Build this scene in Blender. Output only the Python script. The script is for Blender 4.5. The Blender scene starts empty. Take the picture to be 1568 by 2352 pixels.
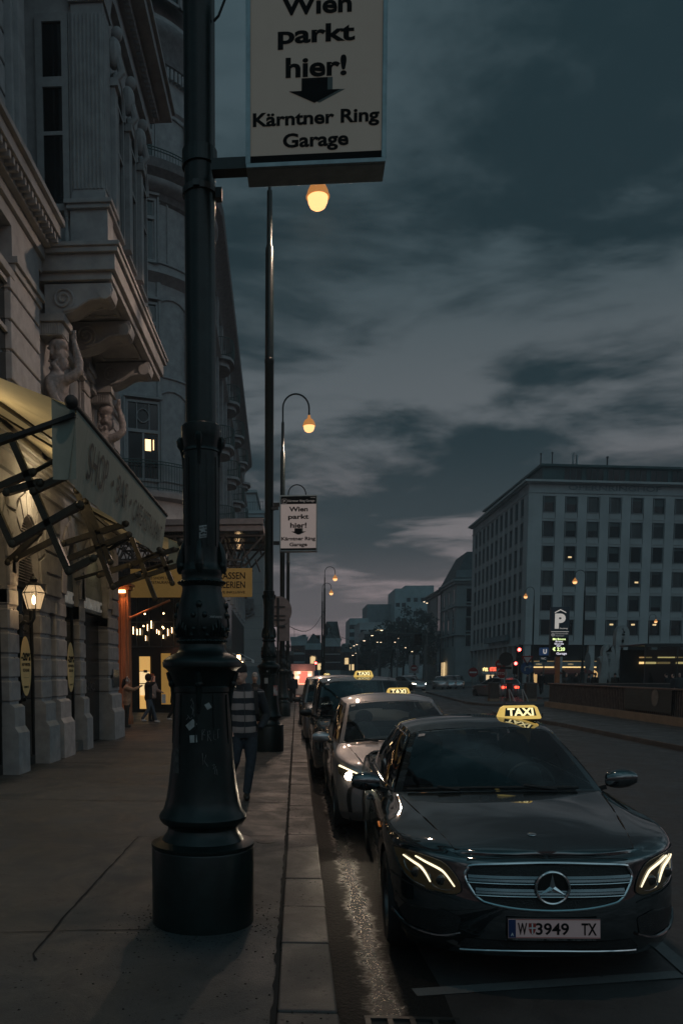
import bpy, bmesh, math, random
from mathutils import Vector, Matrix, Euler
random.seed(7)
S = bpy.context.scene
COL = S.collection
R = math.radians
PI = math.pi
# ------------------------------------------------------------------ camera
FPX, UP, VHOR, U0, CAMH = 1829.0, 580.0, 1545.0, 682.0, 1.90
PHI = R(4.5)
PSI = math.atan((U0-UP)*math.cos(PHI)/FPX)
VPP = VHOR+FPX*math.tan(PHI)
cam = bpy.data.cameras.new('camera')
cam.sensor_fit = 'VERTICAL'; cam.sensor_height = 36.0; cam.sensor_width = 24.0
cam.lens = FPX/2352*36
cam.shift_x = (784-UP)/2352; cam.shift_y = (VPP-1176)/2352
cam.clip_start = 0.05; cam.clip_end = 6000
camo = bpy.data.objects.new('camera', cam); COL.objects.link(camo)
camo.location = (0, 0, CAMH); camo.rotation_euler = (R(90)-PHI, 0, PSI)
S.camera = camo
_f0 = Vector((-math.sin(PSI), math.cos(PSI), 0)); _rt = Vector((math.cos(PSI), math.sin(PSI), 0)); _uz = Vector((0, 0, 1))
_fw = _f0*math.cos(PHI)-_uz*math.sin(PHI); _up = _uz*math.cos(PHI)+_f0*math.sin(PHI)
def at(u, v, X=None, Y=None, z=None):
    """survey helper: the point a photo pixel sees at a known distance or height"""
    r = _fw*FPX+_rt*(u-UP)-_up*(v-VPP)
    t = X/r.x if X is not None else Y/r.y if Y is not None else (z-CAMH)/r.z
    return Vector((0, 0, CAMH))+r*t
# ------------------------------------------------------------------ world, sun, exposure
W = bpy.data.worlds.new('World'); S.world = W; W.use_nodes = True
def build_world():
    nt = W.node_tree; N = nt.nodes; L = nt.links; N.clear()
    out = N.new('ShaderNodeOutputWorld'); bg = N.new('ShaderNodeBackground'); bgn = N.new('ShaderNodeBackground')
    add = N.new('ShaderNodeAddShader')
    sky = N.new('ShaderNodeTexSky'); sky.sky_type = 'NISHITA'; sky.sun_disc = False
    sky.sun_elevation = R(1.5); sky.sun_rotation = R(38)
    L.new(sky.outputs[0], bgn.inputs[0]); bgn.inputs[1].default_value = SKY_N
    tc = N.new('ShaderNodeTexCoord'); sep = N.new('ShaderNodeSeparateXYZ'); L.new(tc.outputs['Generated'], sep.inputs[0])
    def M(op, a, b=None, c=None):
        n = N.new('ShaderNodeMath'); n.operation = op
        for i, x in enumerate((a, b, c)):
            if x is None: continue
            if isinstance(x, (int, float)): n.inputs[i].default_value = x
            else: L.new(x, n.inputs[i])
        return n.outputs[0]
    z = M('MAXIMUM', sep.outputs[2], 0.0)
    den = M('ADD', z, 0.16)
    cx = M('DIVIDE', sep.outputs[0], den); cy = M('DIVIDE', sep.outputs[1], den)
    comb = N.new('ShaderNodeCombineXYZ'); L.new(cx, comb.inputs[0]); L.new(cy, comb.inputs[1])
    mp = N.new('ShaderNodeMapping'); mp.inputs['Rotation'].default_value = (0, 0, R(-24)); mp.inputs['Scale'].default_value = (0.85, 1.25, 1); mp.inputs['Location'].default_value = CLOUD_LOC
    L.new(comb.outputs[0], mp.inputs[0])
    def noise(scale, det, rough, dist):
        n = N.new('ShaderNodeTexNoise'); n.inputs['Scale'].default_value = scale; n.inputs['Detail'].default_value = det
        n.inputs['Roughness'].default_value = rough; n.inputs['Distortion'].default_value = dist
        L.new(mp.outputs[0], n.inputs['Vector']); return n.outputs[0]
    n1 = noise(1.35, 10, 0.60, 0.45); n2 = noise(0.5, 4, 0.5, 0.2); n3 = noise(4.2, 8, .6, .6)
    cl = M('ADD', M('ADD', M('MULTIPLY', n1, 0.56), M('MULTIPLY', n2, 0.30)), M('MULTIPLY', n3, 0.14))
    def ramp(fac, pts):
        r = N.new('ShaderNodeValToRGB'); r.color_ramp.interpolation = 'EASE'
        e = r.color_ramp.elements
        while len(e) < len(pts): e.new(0.5)
        for i, (p, c) in enumerate(pts): e[i].position = p; e[i].color = (*c, 1)
        L.new(fac, r.inputs[0]); return r.outputs[0]
    cm = ramp(cl, [(0.462, (0, 0, 0)), (0.572, (1, 1, 1))])
    light = ramp(z, SKY_LIGHT); dark = ramp(z, SKY_DARK)
    mx = N.new('ShaderNodeMix'); mx.data_type = 'RGBA'
    L.new(cm, mx.inputs[0]); L.new(dark, mx.inputs[6]); L.new(light, mx.inputs[7])
    # sky gain added out of view overhead, right and behind, to light the facades
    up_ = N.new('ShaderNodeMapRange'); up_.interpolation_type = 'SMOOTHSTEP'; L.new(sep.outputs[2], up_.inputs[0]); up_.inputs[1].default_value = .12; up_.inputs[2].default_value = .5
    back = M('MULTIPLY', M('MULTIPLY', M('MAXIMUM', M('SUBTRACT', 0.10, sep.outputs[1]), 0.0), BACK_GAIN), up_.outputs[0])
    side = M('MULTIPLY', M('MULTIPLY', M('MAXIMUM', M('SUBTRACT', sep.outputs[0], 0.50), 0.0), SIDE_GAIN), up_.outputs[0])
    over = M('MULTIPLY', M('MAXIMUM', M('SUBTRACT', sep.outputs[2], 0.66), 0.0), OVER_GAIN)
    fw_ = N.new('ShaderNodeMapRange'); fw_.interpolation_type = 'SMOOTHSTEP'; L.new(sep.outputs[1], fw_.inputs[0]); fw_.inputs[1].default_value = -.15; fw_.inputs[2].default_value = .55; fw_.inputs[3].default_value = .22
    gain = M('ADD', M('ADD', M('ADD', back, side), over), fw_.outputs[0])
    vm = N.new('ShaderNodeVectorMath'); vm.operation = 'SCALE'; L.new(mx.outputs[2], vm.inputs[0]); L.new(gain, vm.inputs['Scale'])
    L.new(vm.outputs[0], bg.inputs[0])
    bg.inputs[1].default_value = 1.0
    L.new(bg.outputs[0], add.inputs[0]); L.new(bgn.outputs[0], add.inputs[1]); L.new(add.outputs[0], out.inputs[0])
SKY_N = 0.0005
CLOUD_LOC = (3.1, 1.7, 0)
SKY_LIGHT = [(0.0, (.350, .255, .262)), (0.08, (.310, .248, .256)), (0.17, (.222, .202, .210)), (0.28, (.120, .136, .148)), (0.45, (.056, .084, .097)), (1.0, (.030, .066, .080))]
SKY_DARK = [(0.0, (.250, .188, .196)), (0.08, (.130, .118, .126)), (0.17, (.038, .051, .058)), (0.28, (.015, .030, .037)), (0.45, (.013, .028, .035)), (1.0, (.012, .032, .040))]
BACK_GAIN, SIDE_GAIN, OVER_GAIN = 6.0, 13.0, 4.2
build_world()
sun = bpy.data.lights.new('sun', 'SUN'); sun.energy = 0.03; sun.angle = R(90); sun.color = (1.0, .72, .70)
suno = bpy.data.objects.new('sun', sun); COL.objects.link(suno); suno.rotation_euler = (R(66), 0, R(142))
S.view_settings.view_transform = 'Standard'; S.view_settings.look = 'None'
S.view_settings.exposure = 0.0; S.view_settings.gamma = 1.0
try:
    S.cycles.use_denoising = True; S.cycles.max_bounces = 6; S.cycles.transparent_max_bounces = 8
    S.cycles.sample_clamp_indirect = 3.0; S.cycles.caustics_reflective = False; S.cycles.caustics_refractive = False
except Exception: pass
# ------------------------------------------------------------------ materials
MATS = {}
def mat(name, col, rough=0.6, metal=0.0, var=0.12, scale=6.0, bump=0.0, bscale=40.0, emit=None, es=0.0, coat=0.0, spec=None, col2=None, stretch=None):
    if name in MATS: return MATS[name]
    m = bpy.data.materials.new(name); m.use_nodes = True; MATS[name] = m
    nt = m.node_tree; N = nt.nodes; L = nt.links; b = N['Principled BSDF']
    b.inputs['Roughness'].default_value = rough; b.inputs['Metallic'].default_value = metal
    if coat: b.inputs['Coat Weight'].default_value = coat; b.inputs['Coat Roughness'].default_value = 0.03
    if spec is not None: b.inputs['Specular IOR Level'].default_value = spec
    tc = N.new('ShaderNodeTexCoord'); src = tc.outputs['Object']
    if stretch:
        mp = N.new('ShaderNodeMapping'); mp.inputs['Scale'].default_value = stretch; L.new(src, mp.inputs[0]); src = mp.outputs[0]
    if var > 0 or col2:
        n = N.new('ShaderNodeTexNoise'); n.inputs['Scale'].default_value = scale; n.inputs['Detail'].default_value = 6
        n.inputs['Roughness'].default_value = 0.6
        L.new(src, n.inputs['Vector'])
        r = N.new('ShaderNodeValToRGB'); e = r.color_ramp.elements
        c2 = col2 or tuple(min(1, c*(1+var)) for c in col); c1 = col if col2 else tuple(c*(1-var) for c in col)
        e[0].position = .35; e[1].position = .68; e[0].color = (*c1, 1); e[1].color = (*c2, 1)
        L.new(n.outputs[0], r.inputs[0]); L.new(r.outputs[0], b.inputs['Base Color'])
    else: b.inputs['Base Color'].default_value = (*col, 1)
    if bump > 0:
        n2 = N.new('ShaderNodeTexNoise'); n2.inputs['Scale'].default_value = bscale; n2.inputs['Detail'].default_value = 4
        L.new(src, n2.inputs['Vector'])
        bp = N.new('ShaderNodeBump'); bp.inputs['Strength'].default_value = bump; bp.inputs['Distance'].default_value = 0.01
        L.new(n2.outputs[0], bp.inputs['Height']); L.new(bp.outputs[0], b.inputs['Normal'])
    if emit:
        b.inputs['Emission Color'].default_value = (*emit, 1); b.inputs['Emission Strength'].default_value = es
    return m
def glassmat(name, tint=(.35, .45, .45), refl=1.0, ior=1.5, rough=0.015, wob=0.0):
    if name in MATS: return MATS[name]
    m = bpy.data.materials.new(name); m.use_nodes = True; MATS[name] = m
    nt = m.node_tree; N = nt.nodes; L = nt.links; N.clear()
    o = N.new('ShaderNodeOutputMaterial'); mx = N.new('ShaderNodeMixShader'); t = N.new('ShaderNodeBsdfTransparent'); g = N.new('ShaderNodeBsdfGlossy')
    fr = N.new('ShaderNodeFresnel'); fr.inputs[0].default_value = ior
    t.inputs[0].default_value = (*tint, 1); g.inputs['Roughness'].default_value = rough; g.inputs[0].default_value = (refl, refl, refl, 1)
    if wob:
        tc = N.new('ShaderNodeTexCoord'); n = N.new('ShaderNodeTexNoise'); n.inputs['Scale'].default_value = 1.2; L.new(tc.outputs['Object'], n.inputs['Vector'])
        bp = N.new('ShaderNodeBump'); bp.inputs['Strength'].default_value = wob; bp.inputs['Distance'].default_value = .05
        L.new(n.outputs[0], bp.inputs['Height']); L.new(bp.outputs[0], g.inputs['Normal'])
    L.new(fr.outputs[0], mx.inputs[0]); L.new(t.outputs[0], mx.inputs[1]); L.new(g.outputs[0], mx.inputs[2]); L.new(mx.outputs[0], o.inputs[0])
    return m
def emis(name, col, s):
    return mat(name, tuple(min(1, c) for c in col), 0.4, var=0, emit=col, es=s)
# ------------------------------------------------------------------ mesh builder
class MB:
    def __init__(s): s.v = []; s.f = []; s.mi = []; s.T = None; s.cur = 0
    def vert(s, p):
        p = Vector(p)
        if s.T is not None: p = s.T @ p
        s.v.append(p); return len(s.v)-1
    def face(s, idx): s.f.append(tuple(idx)); s.mi.append(s.cur)
    def poly(s, pts): s.face([s.vert(p) for p in pts])
    def box(s, x0, x1, y0, y1, z0, z1):
        i = [s.vert(p) for p in ((x0,y0,z0),(x1,y0,z0),(x1,y1,z0),(x0,y1,z0),(x0,y0,z1),(x1,y0,z1),(x1,y1,z1),(x0,y1,z1))]
        for q in ((0,3,2,1),(4,5,6,7),(0,1,5,4),(1,2,6,5),(2,3,7,6),(3,0,4,7)): s.face([i[k] for k in q])
        return s
    def cbox(s, c, d): return s.box(c[0]-d[0]/2, c[0]+d[0]/2, c[1]-d[1]/2, c[1]+d[1]/2, c[2]-d[2]/2, c[2]+d[2]/2)
    def bar(s, a, b, w, h=None, up=(0, 0, 1)):
        """square bar from a to b"""
        a = Vector(a); b = Vector(b); h = h or w; d = (b-a).normalized(); u = Vector(up)
        if abs(d.dot(u)) > .98: u = Vector((0, 1, 0))
        sd = d.cross(u).normalized(); u = sd.cross(d)
        i = []
        for p in (a, b):
            for (m, n) in ((-1,-1),(1,-1),(1,1),(-1,1)): i.append(s.vert(p+sd*m*w/2+u*n*h/2))
        for q in ((0,3,2,1),(4,5,6,7),(0,1,5,4),(1,2,6,5),(2,3,7,6),(3,0,4,7)): s.face([i[k] for k in q])
        return s
    def tube(s, pts, r, n=8, cap=True, closed=False):
        pts = [Vector(p) for p in pts]; rings = []
        rr = r if isinstance(r, (list, tuple)) else [r]*len(pts)
        prev = None; m = len(pts)
        for k, p in enumerate(pts):
            if closed: d = pts[(k+1) % m]-pts[k-1]
            else: d = pts[min(k+1, m-1)]-pts[max(k-1, 0)]
            if d.length < 1e-9: d = Vector((0, 0, 1))
            d.normalize()
            if prev is None:
                u = Vector((0, 0, 1)) if abs(d.z) < .9 else Vector((1, 0, 0))
                sd = d.cross(u).normalized()
            else:
                sd = (prev - d*prev.dot(d)).normalized()
            prev = sd; u = sd.cross(d)
            rings.append([s.vert(p+(sd*math.cos(2*PI*j/n)+u*math.sin(2*PI*j/n))*rr[k]) for j in range(n)])
        for k in range(m if closed else m-1):
            A = rings[k]; B = rings[(k+1) % m]
            for j in range(n): s.face((A[j], A[(j+1) % n], B[(j+1) % n], B[j]))
        if cap and not closed: s.face(rings[0][::-1]); s.face(rings[-1])
        return s
    def lathe(s, prof, n=32, c=(0, 0, 0), cap=True, a0=0, a1=2*PI, axis='z'):
        full = abs(a1-a0-2*PI) < 1e-6; k = n if full else n+1; rings = []
        for (r, z) in prof:
            row = []
            for j in range(k):
                a = a0+(a1-a0)*j/n; x, y = r*math.cos(a), r*math.sin(a)
                p = (x, y, z) if axis == 'z' else (x, z, y) if axis == 'y' else (z, x, y)
                row.append(s.vert((c[0]+p[0], c[1]+p[1], c[2]+p[2])))
            rings.append(row)
        for A, B in zip(rings, rings[1:]):
            for j in range(n if full else n):
                if not full and j+1 >= k: continue
                s.face((A[j], A[(j+1) % k], B[(j+1) % k], B[j]))
        if cap and full: s.face(rings[0][::-1]); s.face(rings[-1])
        return s
    def grid(s, rows, closed=False, skip=None):
        idx = [[s.vert(p) for p in r] for r in rows]
        for i in range(len(idx)-1):
            n = len(idx[i])
            for j in range(n if closed else n-1):
                if skip and skip(i, j): continue
                s.face((idx[i][j], idx[i][(j+1) % n], idx[i+1][(j+1) % n], idx[i+1][j]))
        return s
    def prism(s, pts, d):
        """polygon (3D points, planar) extruded by vector d"""
        d = Vector(d); n = len(pts); a = [s.vert(p) for p in pts]; b = [s.vert(Vector(p)+d) for p in pts]
        s.face(a[::-1]); s.face(b)
        for j in range(n): s.face((a[j], a[(j+1) % n], b[(j+1) % n], b[j]))
        return s
    def ball(s, c, r, n=12, m=8):
        r = r if isinstance(r, (tuple, list)) else (r, r, r)
        return s.grid([[(c[0]+r[0]*math.sin(PI*i/m)*math.cos(2*PI*j/n), c[1]+r[1]*math.sin(PI*i/m)*math.sin(2*PI*j/n), c[2]+r[2]*math.cos(PI*i/m)) for j in range(n)] for i in range(m+1)], closed=True)
    def build(s, name, m, parent=None, smooth=False, bevel=0.0, ang=40, fix=True):
        me = bpy.data.meshes.new(name); me.from_pydata([tuple(v) for v in s.v], [], s.f)
        ms = m if isinstance(m, (list, tuple)) else [m]
        for x in ms: me.materials.append(x)
        if len(ms) > 1: me.polygons.foreach_set('material_index', s.mi)
        if fix:
            b = bmesh.new(); b.from_mesh(me); bmesh.ops.remove_doubles(b, verts=b.verts, dist=1e-5)
            bmesh.ops.recalc_face_normals(b, faces=b.faces); b.to_mesh(me); b.free()
        if smooth:
            me.polygons.foreach_set('use_smooth', [True]*len(me.polygons)); me.set_sharp_from_angle(angle=R(ang))
        o = bpy.data.objects.new(name, me); COL.objects.link(o)
        if parent is not None: o.parent = parent
        if bevel:
            bm = o.modifiers.new('bevel', 'BEVEL'); bm.width = bevel; bm.segments = 2; bm.limit_method = 'ANGLE'
        return o
def pieces(mb, name, m, parent=None, pad=.004, **k):
    """one object for each piece of mb that stands apart from the others"""
    n = len(mb.v); up = list(range(n))
    def find(a):
        while up[a] != a: up[a] = up[up[a]]; a = up[a]
        return a
    for f in mb.f:
        for i in f[1:]: up[find(i)] = find(f[0])
    g = {}
    for f in mb.f: g.setdefault(find(f[0]), []).append(f)
    bx = []
    for r, fs in g.items():
        vs = [mb.v[i] for f in fs for i in f]; bx.append([[min(v[a] for v in vs)-pad for a in range(3)], [max(v[a] for v in vs)+pad for a in range(3)], fs])
    done = []
    while bx:
        c = bx.pop(); again = True
        while again:
            again = False
            for d in list(bx):
                if all(c[0][a] <= d[1][a] and d[0][a] <= c[1][a] for a in range(3)):
                    c = [[min(c[0][a], d[0][a]) for a in range(3)], [max(c[1][a], d[1][a]) for a in range(3)], c[2]+d[2]]; bx.remove(d); again = True
        done.append(c[2])
    for fs in done:
        q = MB(); q.v = mb.v; used = sorted(set(i for f in fs for i in f)); mp = {i: j for j, i in enumerate(used)}; q.v = [mb.v[i] for i in used]; q.f = [tuple(mp[i] for i in f) for f in fs]; q.mi = [0]*len(q.f); q.build(name, m, parent, **k)
def tag(o, label=None, cat=None, group=None, kind=None):
    if label: o['label'] = label
    if cat: o['category'] = cat
    if group: o['group'] = group
    if kind: o['kind'] = kind
    return o
def thing(name, label, cat, loc=(0, 0, 0), rz=0.0, group=None, rot=None):
    o = bpy.data.objects.new(name, None); COL.objects.link(o); o.empty_display_size = .2
    o.location = loc; o.rotation_euler = rot or (0, 0, rz)
    return tag(o, label, cat, group)
def struct(name, mb, m, **k): return tag(mb.build(name, m, **k), kind='structure')
def copy_tree(o, parent=None):
    c = o.copy(); COL.objects.link(c)
    if parent is not None: c.parent = parent
    for ch in list(o.children): copy_tree(ch, c)
    return c
_TXT = {}
def text_polys(s, bold=0.0):
    k = (s, bold)
    if k in _TXT: return _TXT[k]
    cu = bpy.data.curves.new('t', 'FONT'); cu.body = s; cu.size = 1.0; cu.offset = bold; cu.resolution_u = 4
    o = bpy.data.objects.new('t', cu); COL.objects.link(o)
    me = o.to_mesh(); vs = [v.co.copy() for v in me.vertices]; fs = [tuple(p.vertices) for p in me.polygons]
    o.to_mesh_clear(); bpy.data.objects.remove(o); bpy.data.curves.remove(cu)
    _TXT[k] = (vs, fs); return vs, fs
def text(mb, s, o, w, h, rt=(1, 0, 0), up=(0, 0, 1), bold=0.02, align='c', warp=None, flip=False):
    """lettering fitted to w x h, anchored at its centre (or left) o; thin raised letters"""
    vs, fs = text_polys(s, bold)
    x0 = min(v.x for v in vs); x1 = max(v.x for v in vs); y0 = min(v.y for v in vs); y1 = max(v.y for v in vs)
    rt = Vector(rt).normalized(); up = Vector(up).normalized(); o = Vector(o); n = rt.cross(up)
    kh = h/(y1-y0); kw = kh if w is None else w/(x1-x0)
    ax = (x0+x1)/2 if align == 'c' else x0
    base = len(mb.v)
    for v in vs:
        a, b = (v.x-ax)*kw, (v.y-(y0+y1)/2)*kh
        mb.vert(warp(a, b) if warp else o+rt*a+up*b)
    for f in fs: mb.face([base+i for i in (f[::-1] if flip else f)])
    return mb
def lerp(a, b, t): return a+(b-a)*t
def interp(pts, x):
    if x <= pts[0][0]: return pts[0][1]
    for (a, p), (b, q) in zip(pts, pts[1:]):
        if x <= b:
            t = (x-a)/(b-a); return lerp(p, q, t)
    return pts[-1][1]
def sinterp(pts, x):
    """smooth (monotone-ish catmull) interpolation"""
    n = len(pts)
    if x <= pts[0][0]: return pts[0][1]
    if x >= pts[-1][0]: return pts[-1][1]
    for i in range(n-1):
        if x <= pts[i+1][0]:
            x0, y0 = pts[i]; x1, y1 = pts[i+1]
            m0 = (y1-pts[i-1][1])/(x1-pts[i-1][0]) if i > 0 else (y1-y0)/(x1-x0)
            m1 = (pts[i+2][1]-y0)/(pts[i+2][0]-x0) if i+2 < n else (y1-y0)/(x1-x0)
            h = x1-x0; t = (x-x0)/h
            return (2*t**3-3*t**2+1)*y0+(t**3-2*t**2+t)*h*m0+(-2*t**3+3*t**2)*y1+(t**3-t**2)*h*m1
# colours shared by many things
STONE = mat('stone_render', (.335, .325, .327), .85, var=.16, scale=3.0, bump=.25, bscale=60)
STONE2 = mat('stone_rustic', (.375, .358, .36), .85, var=.18, scale=4.0, bump=.35, bscale=45)
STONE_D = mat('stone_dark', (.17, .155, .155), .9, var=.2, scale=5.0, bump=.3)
IRON = mat('cast_iron_green', (.006, .013, .0125), .34, var=.35, scale=9, bump=.12, bscale=30, spec=.35)
DARK = mat('dark_metal', (.018, .020, .020), .45, var=.25, scale=12)
BLACK = mat('black_matte', (.008, .009, .009), .7, var=.2)
VOID = mat('dark_interior', (.010, .012, .013), .8, var=.3, scale=2)
GLASS = glassmat('window_glass', (.30, .36, .36), 1.0, 1.55, .02)
WIN = mat('window_pane_dark', (.010, .014, .016), .06, var=.5, scale=.8, spec=.6)
FRAME = mat('window_frame_paint', (.30, .29, .29), .6, var=.1)
CHROME = mat('chrome', (.55, .57, .58), .12, 1.0, var=.05)
RUBBER = mat('rubber', (.012, .012, .012), .75, var=.2)
WHITE = mat('white_paint', (.72, .70, .68), .55, var=.08)
WARM = emis('warm_lamp', (1.0, .62, .30), 9.0)
# ------------------------------------------------------------------ ground materials
def groundmat(name, col, rough=(.45, .8), spots=0.55, spotcol=(.006, .006, .006), patch=.7, wet=0.0, bump=.35, fine=160):
    m = bpy.data.materials.new(name); m.use_nodes = True; nt = m.node_tree; N = nt.nodes; L = nt.links; b = N['Principled BSDF']
    tc = N.new('ShaderNodeTexCoord'); src = tc.outputs['Object']
    def noise(s, d=5, r=.6, dist=0.0):
        n = N.new('ShaderNodeTexNoise'); n.inputs['Scale'].default_value = s; n.inputs['Detail'].default_value = d; n.inputs['Roughness'].default_value = r; n.inputs['Distortion'].default_value = dist
        L.new(src, n.inputs['Vector']); return n.outputs[0]
    def ramp(f, p0, c0, p1, c1):
        r = N.new('ShaderNodeValToRGB'); e = r.color_ramp.elements; e[0].position = p0; e[1].position = p1; e[0].color = (*c0, 1); e[1].color = (*c1, 1); L.new(f, r.inputs[0]); return r.outputs[0]
    def mix(f, a, c, mode='MIX'):
        x = N.new('ShaderNodeMix'); x.data_type = 'RGBA'; x.blend_type = mode
        for i, q in ((0, f), (6, a), (7, c)):
            if isinstance(q, tuple): x.inputs[i].default_value = (*q, 1)
            elif isinstance(q, float): x.inputs[i].default_value = q
            else: L.new(q, x.inputs[i])
        return x.outputs[2]
    big = ramp(noise(.55, 5, .6, .4), .35, tuple(c*(1-patch*.5) for c in col), .66, tuple(c*(1+patch*.5) for c in col))
    mid = mix(.5, big, ramp(noise(5.0, 6, .7), .3, tuple(c*.6 for c in col), .7, tuple(c*1.35 for c in col)))
    gr = mix(.45, mid, ramp(noise(fine, 3, .7), .35, tuple(c*.45 for c in col), .65, tuple(c*1.6 for c in col)))
    vo = N.new('ShaderNodeTexVoronoi'); vo.inputs['Scale'].default_value = 17; L.new(src, vo.inputs['Vector'])
    sp = N.new('ShaderNodeMath'); sp.operation = 'MULTIPLY'
    L.new(ramp(vo.outputs['Distance'], .13, (1, 1, 1), .24, (0, 0, 0)), sp.inputs[0])
    L.new(ramp(noise(2.6, 4, .6), 1-spots, (0, 0, 0), min(1, 1.08-spots), (1, 1, 1)), sp.inputs[1])
    L.new(mix(sp.outputs[0], gr, spotcol), b.inputs['Base Color'])
    rn = N.new('ShaderNodeMapRange'); L.new(noise(1.7, 6, .65, .6), rn.inputs[0]); rn.inputs[1].default_value = .34+.0*wet; rn.inputs[2].default_value = .62
    rn.inputs[3].default_value = rough[0]; rn.inputs[4].default_value = rough[1]; L.new(rn.outputs[0], b.inputs['Roughness'])
    bp = N.new('ShaderNodeBump'); bp.inputs['Strength'].default_value = bump; bp.inputs['Distance'].default_value = .012
    L.new(noise(fine*.55, 4, .75), bp.inputs['Height']); L.new(bp.outputs[0], b.inputs['Normal'])
    MATS[name] = m; return m
PAVE = groundmat('asphalt_pavement', (.057, .058, .058), (.38, .70), .50, patch=1.35)
KERBM = groundmat('granite_kerb', (.058, .054, .052), (.36, .65), .50, patch=.5, bump=.3, fine=220)
ROADM = groundmat('asphalt_road', (.045, .042, .041), (.35, .72), .40, patch=.6)
def gutter_mat():
    m = bpy.data.materials.new('wet_gutter'); m.use_nodes = True; nt = m.node_tree; N = nt.nodes; L = nt.links; b = N['Principled BSDF']; tc = N.new('ShaderNodeTexCoord'); sp = N.new('ShaderNodeSeparateXYZ'); L.new(tc.outputs['Object'], sp.inputs[0])
    def M(op, *a):
        q = N.new('ShaderNodeMath'); q.operation = op
        for i, x in enumerate(a):
            if isinstance(x, float): q.inputs[i].default_value = x
            else: L.new(x, q.inputs[i])
        return q.outputs[0]
    def NZ(s_, d=5, r=.65):
        n = N.new('ShaderNodeTexNoise'); n.inputs['Scale'].default_value = s_; n.inputs['Detail'].default_value = d; n.inputs['Roughness'].default_value = r; L.new(tc.outputs['Object'], n.inputs['Vector']); return n.outputs[0]
    # a film of water runs down the channel: widest in the dip, broken by the uneven tar
    off = M('ABSOLUTE', M('SUBTRACT', sp.outputs[0], .50)); f = M('ADD', M('MULTIPLY', off, -5.0), M('ADD', M('MULTIPLY', NZ(3.0, 8, .7), 1.7), M('MULTIPLY', NZ(22.0, 4, .7), .6)))
    mr = N.new('ShaderNodeMapRange'); mr.interpolation_type = 'SMOOTHSTEP'; L.new(f, mr.inputs[0]); mr.inputs[1].default_value = .55; mr.inputs[2].default_value = .95; w = mr.outputs[0]
    ro = N.new('ShaderNodeMapRange'); L.new(w, ro.inputs[0]); ro.inputs[3].default_value = .62; ro.inputs[4].default_value = .20; L.new(ro.outputs[0], b.inputs['Roughness'])
    sl = N.new('ShaderNodeMapRange'); L.new(w, sl.inputs[0]); sl.inputs[3].default_value = .12; sl.inputs[4].default_value = .6; L.new(sl.outputs[0], b.inputs['Specular IOR Level'])
    r = N.new('ShaderNodeValToRGB'); e = r.color_ramp.elements; e[0].position = .3; e[1].position = .7; e[0].color = (.006, .006, .006, 1); e[1].color = (.022, .021, .020, 1); L.new(NZ(60.0), r.inputs[0]); L.new(r.outputs[0], b.inputs['Base Color'])
    bp = N.new('ShaderNodeBump'); bp.inputs['Strength'].default_value = 1.0; bp.inputs['Distance'].default_value = .022; L.new(M('ADD', M('MULTIPLY', NZ(30.0, 5, .6), .6), M('MULTIPLY', NZ(110.0, 2, .5), .25)), bp.inputs['Height']); L.new(bp.outputs[0], b.inputs['Normal']); return m
GUTTER = gutter_mat()
PAINT = groundmat('road_paint', (.125, .125, .123), (.5, .8), .45, (.03, .03, .03), patch=.6)
SLOT = mat('joint_dirt', (.006, .006, .006), .95, var=.2)
# ------------------------------------------------------------------ the setting
KX = 0.22
def road_z(x):
    return interp([(KX, 0.0), (3.4, .073), (6.2, .07), (9.3, 0.0), (400, 0.0)], x)
mb = MB(); mb.poly([(-900, -60, -.06), (1500, -60, -.06), (1500, 1600, -.06), (-900, 1600, -.06)]); struct('ground', mb, ROADM)
xs = [KX-.02, .5, .8, 1.2, 1.6, 2, 2.4, 2.9, 3.4, 4.2, 5, 6.2, 7, 8, 9.3, 40, 260]
mb = MB(); mb.grid([[(x, y, road_z(x)) for x in xs] for y in (-20, 0, 6, 12, 20, 30, 45, 70, 110, 200, 520)]); struct('road', mb, ROADM)
mb = MB()
rng = random.Random(3); rows = []
for i in range(60):
    y = -2+i*.6; w = .62+.03*math.sin(i*1.3)
    rows.append([(x, y, road_z(x)+.004) for x in (KX+.005, KX+w*.5, KX+w)])
mb.grid(rows); struct('gutter', mb, GUTTER)
mb = MB(); mb.box(-60, -.118, -20, 150, -.05, .14); struct('pavement', mb, PAVE)
mb = MB(); y = -1.6; rng = random.Random(5)
while y < 120:
    l = rng.choice((.82, .95, 1.05)) if y < 40 else 4.0
    mb.box(-.095+rng.uniform(-.004, .004), KX+rng.uniform(-.004, .004), y, y+l-.012, -.05, .14+rng.uniform(-.003, .004)); y += l
struct('kerb', mb, KERBM, bevel=.012)
mb = MB(); mb.box(-.117, KX-.03, -1.6, 120, -.05, .128); struct('kerb_joint', mb, SLOT)
def strip(mb, pts, w, z=.1445, jit=0.0, seed=1):
    rng = random.Random(seed); pts = [Vector((p[0], p[1], 0)) for p in pts]; rows = []
    fine = []
    for a, b in zip(pts, pts[1:]):
        n = max(2, int((b-a).length/.08)) if jit else 1
        for k in range(n): fine.append(a.lerp(b, k/n))
    fine.append(pts[-1])
    for i, p in enumerate(fine):
        d = fine[min(i+1, len(fine)-1)]-fine[max(i-1, 0)]; s = Vector((d.y, -d.x, 0)).normalized()
        o = rng.uniform(-jit, jit); ww = w*(1+rng.uniform(-.4, .5)*(1 if jit else 0))
        zz = z if not callable(z) else z(p.x)
        rows.append([(p.x+s.x*(o-ww/2), p.y+s.y*(o-ww/2), zz), (p.x+s.x*(o+ww/2), p.y+s.y*(o+ww/2), zz)])
    mb.grid(rows)
mb = MB()
a = [at(*q, z=.14) for q in ((318, 1922), (250, 1995), (150, 2105), (78, 2192), (82, 2206))]; strip(mb, a, .016, jit=.006, seed=2)
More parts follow.
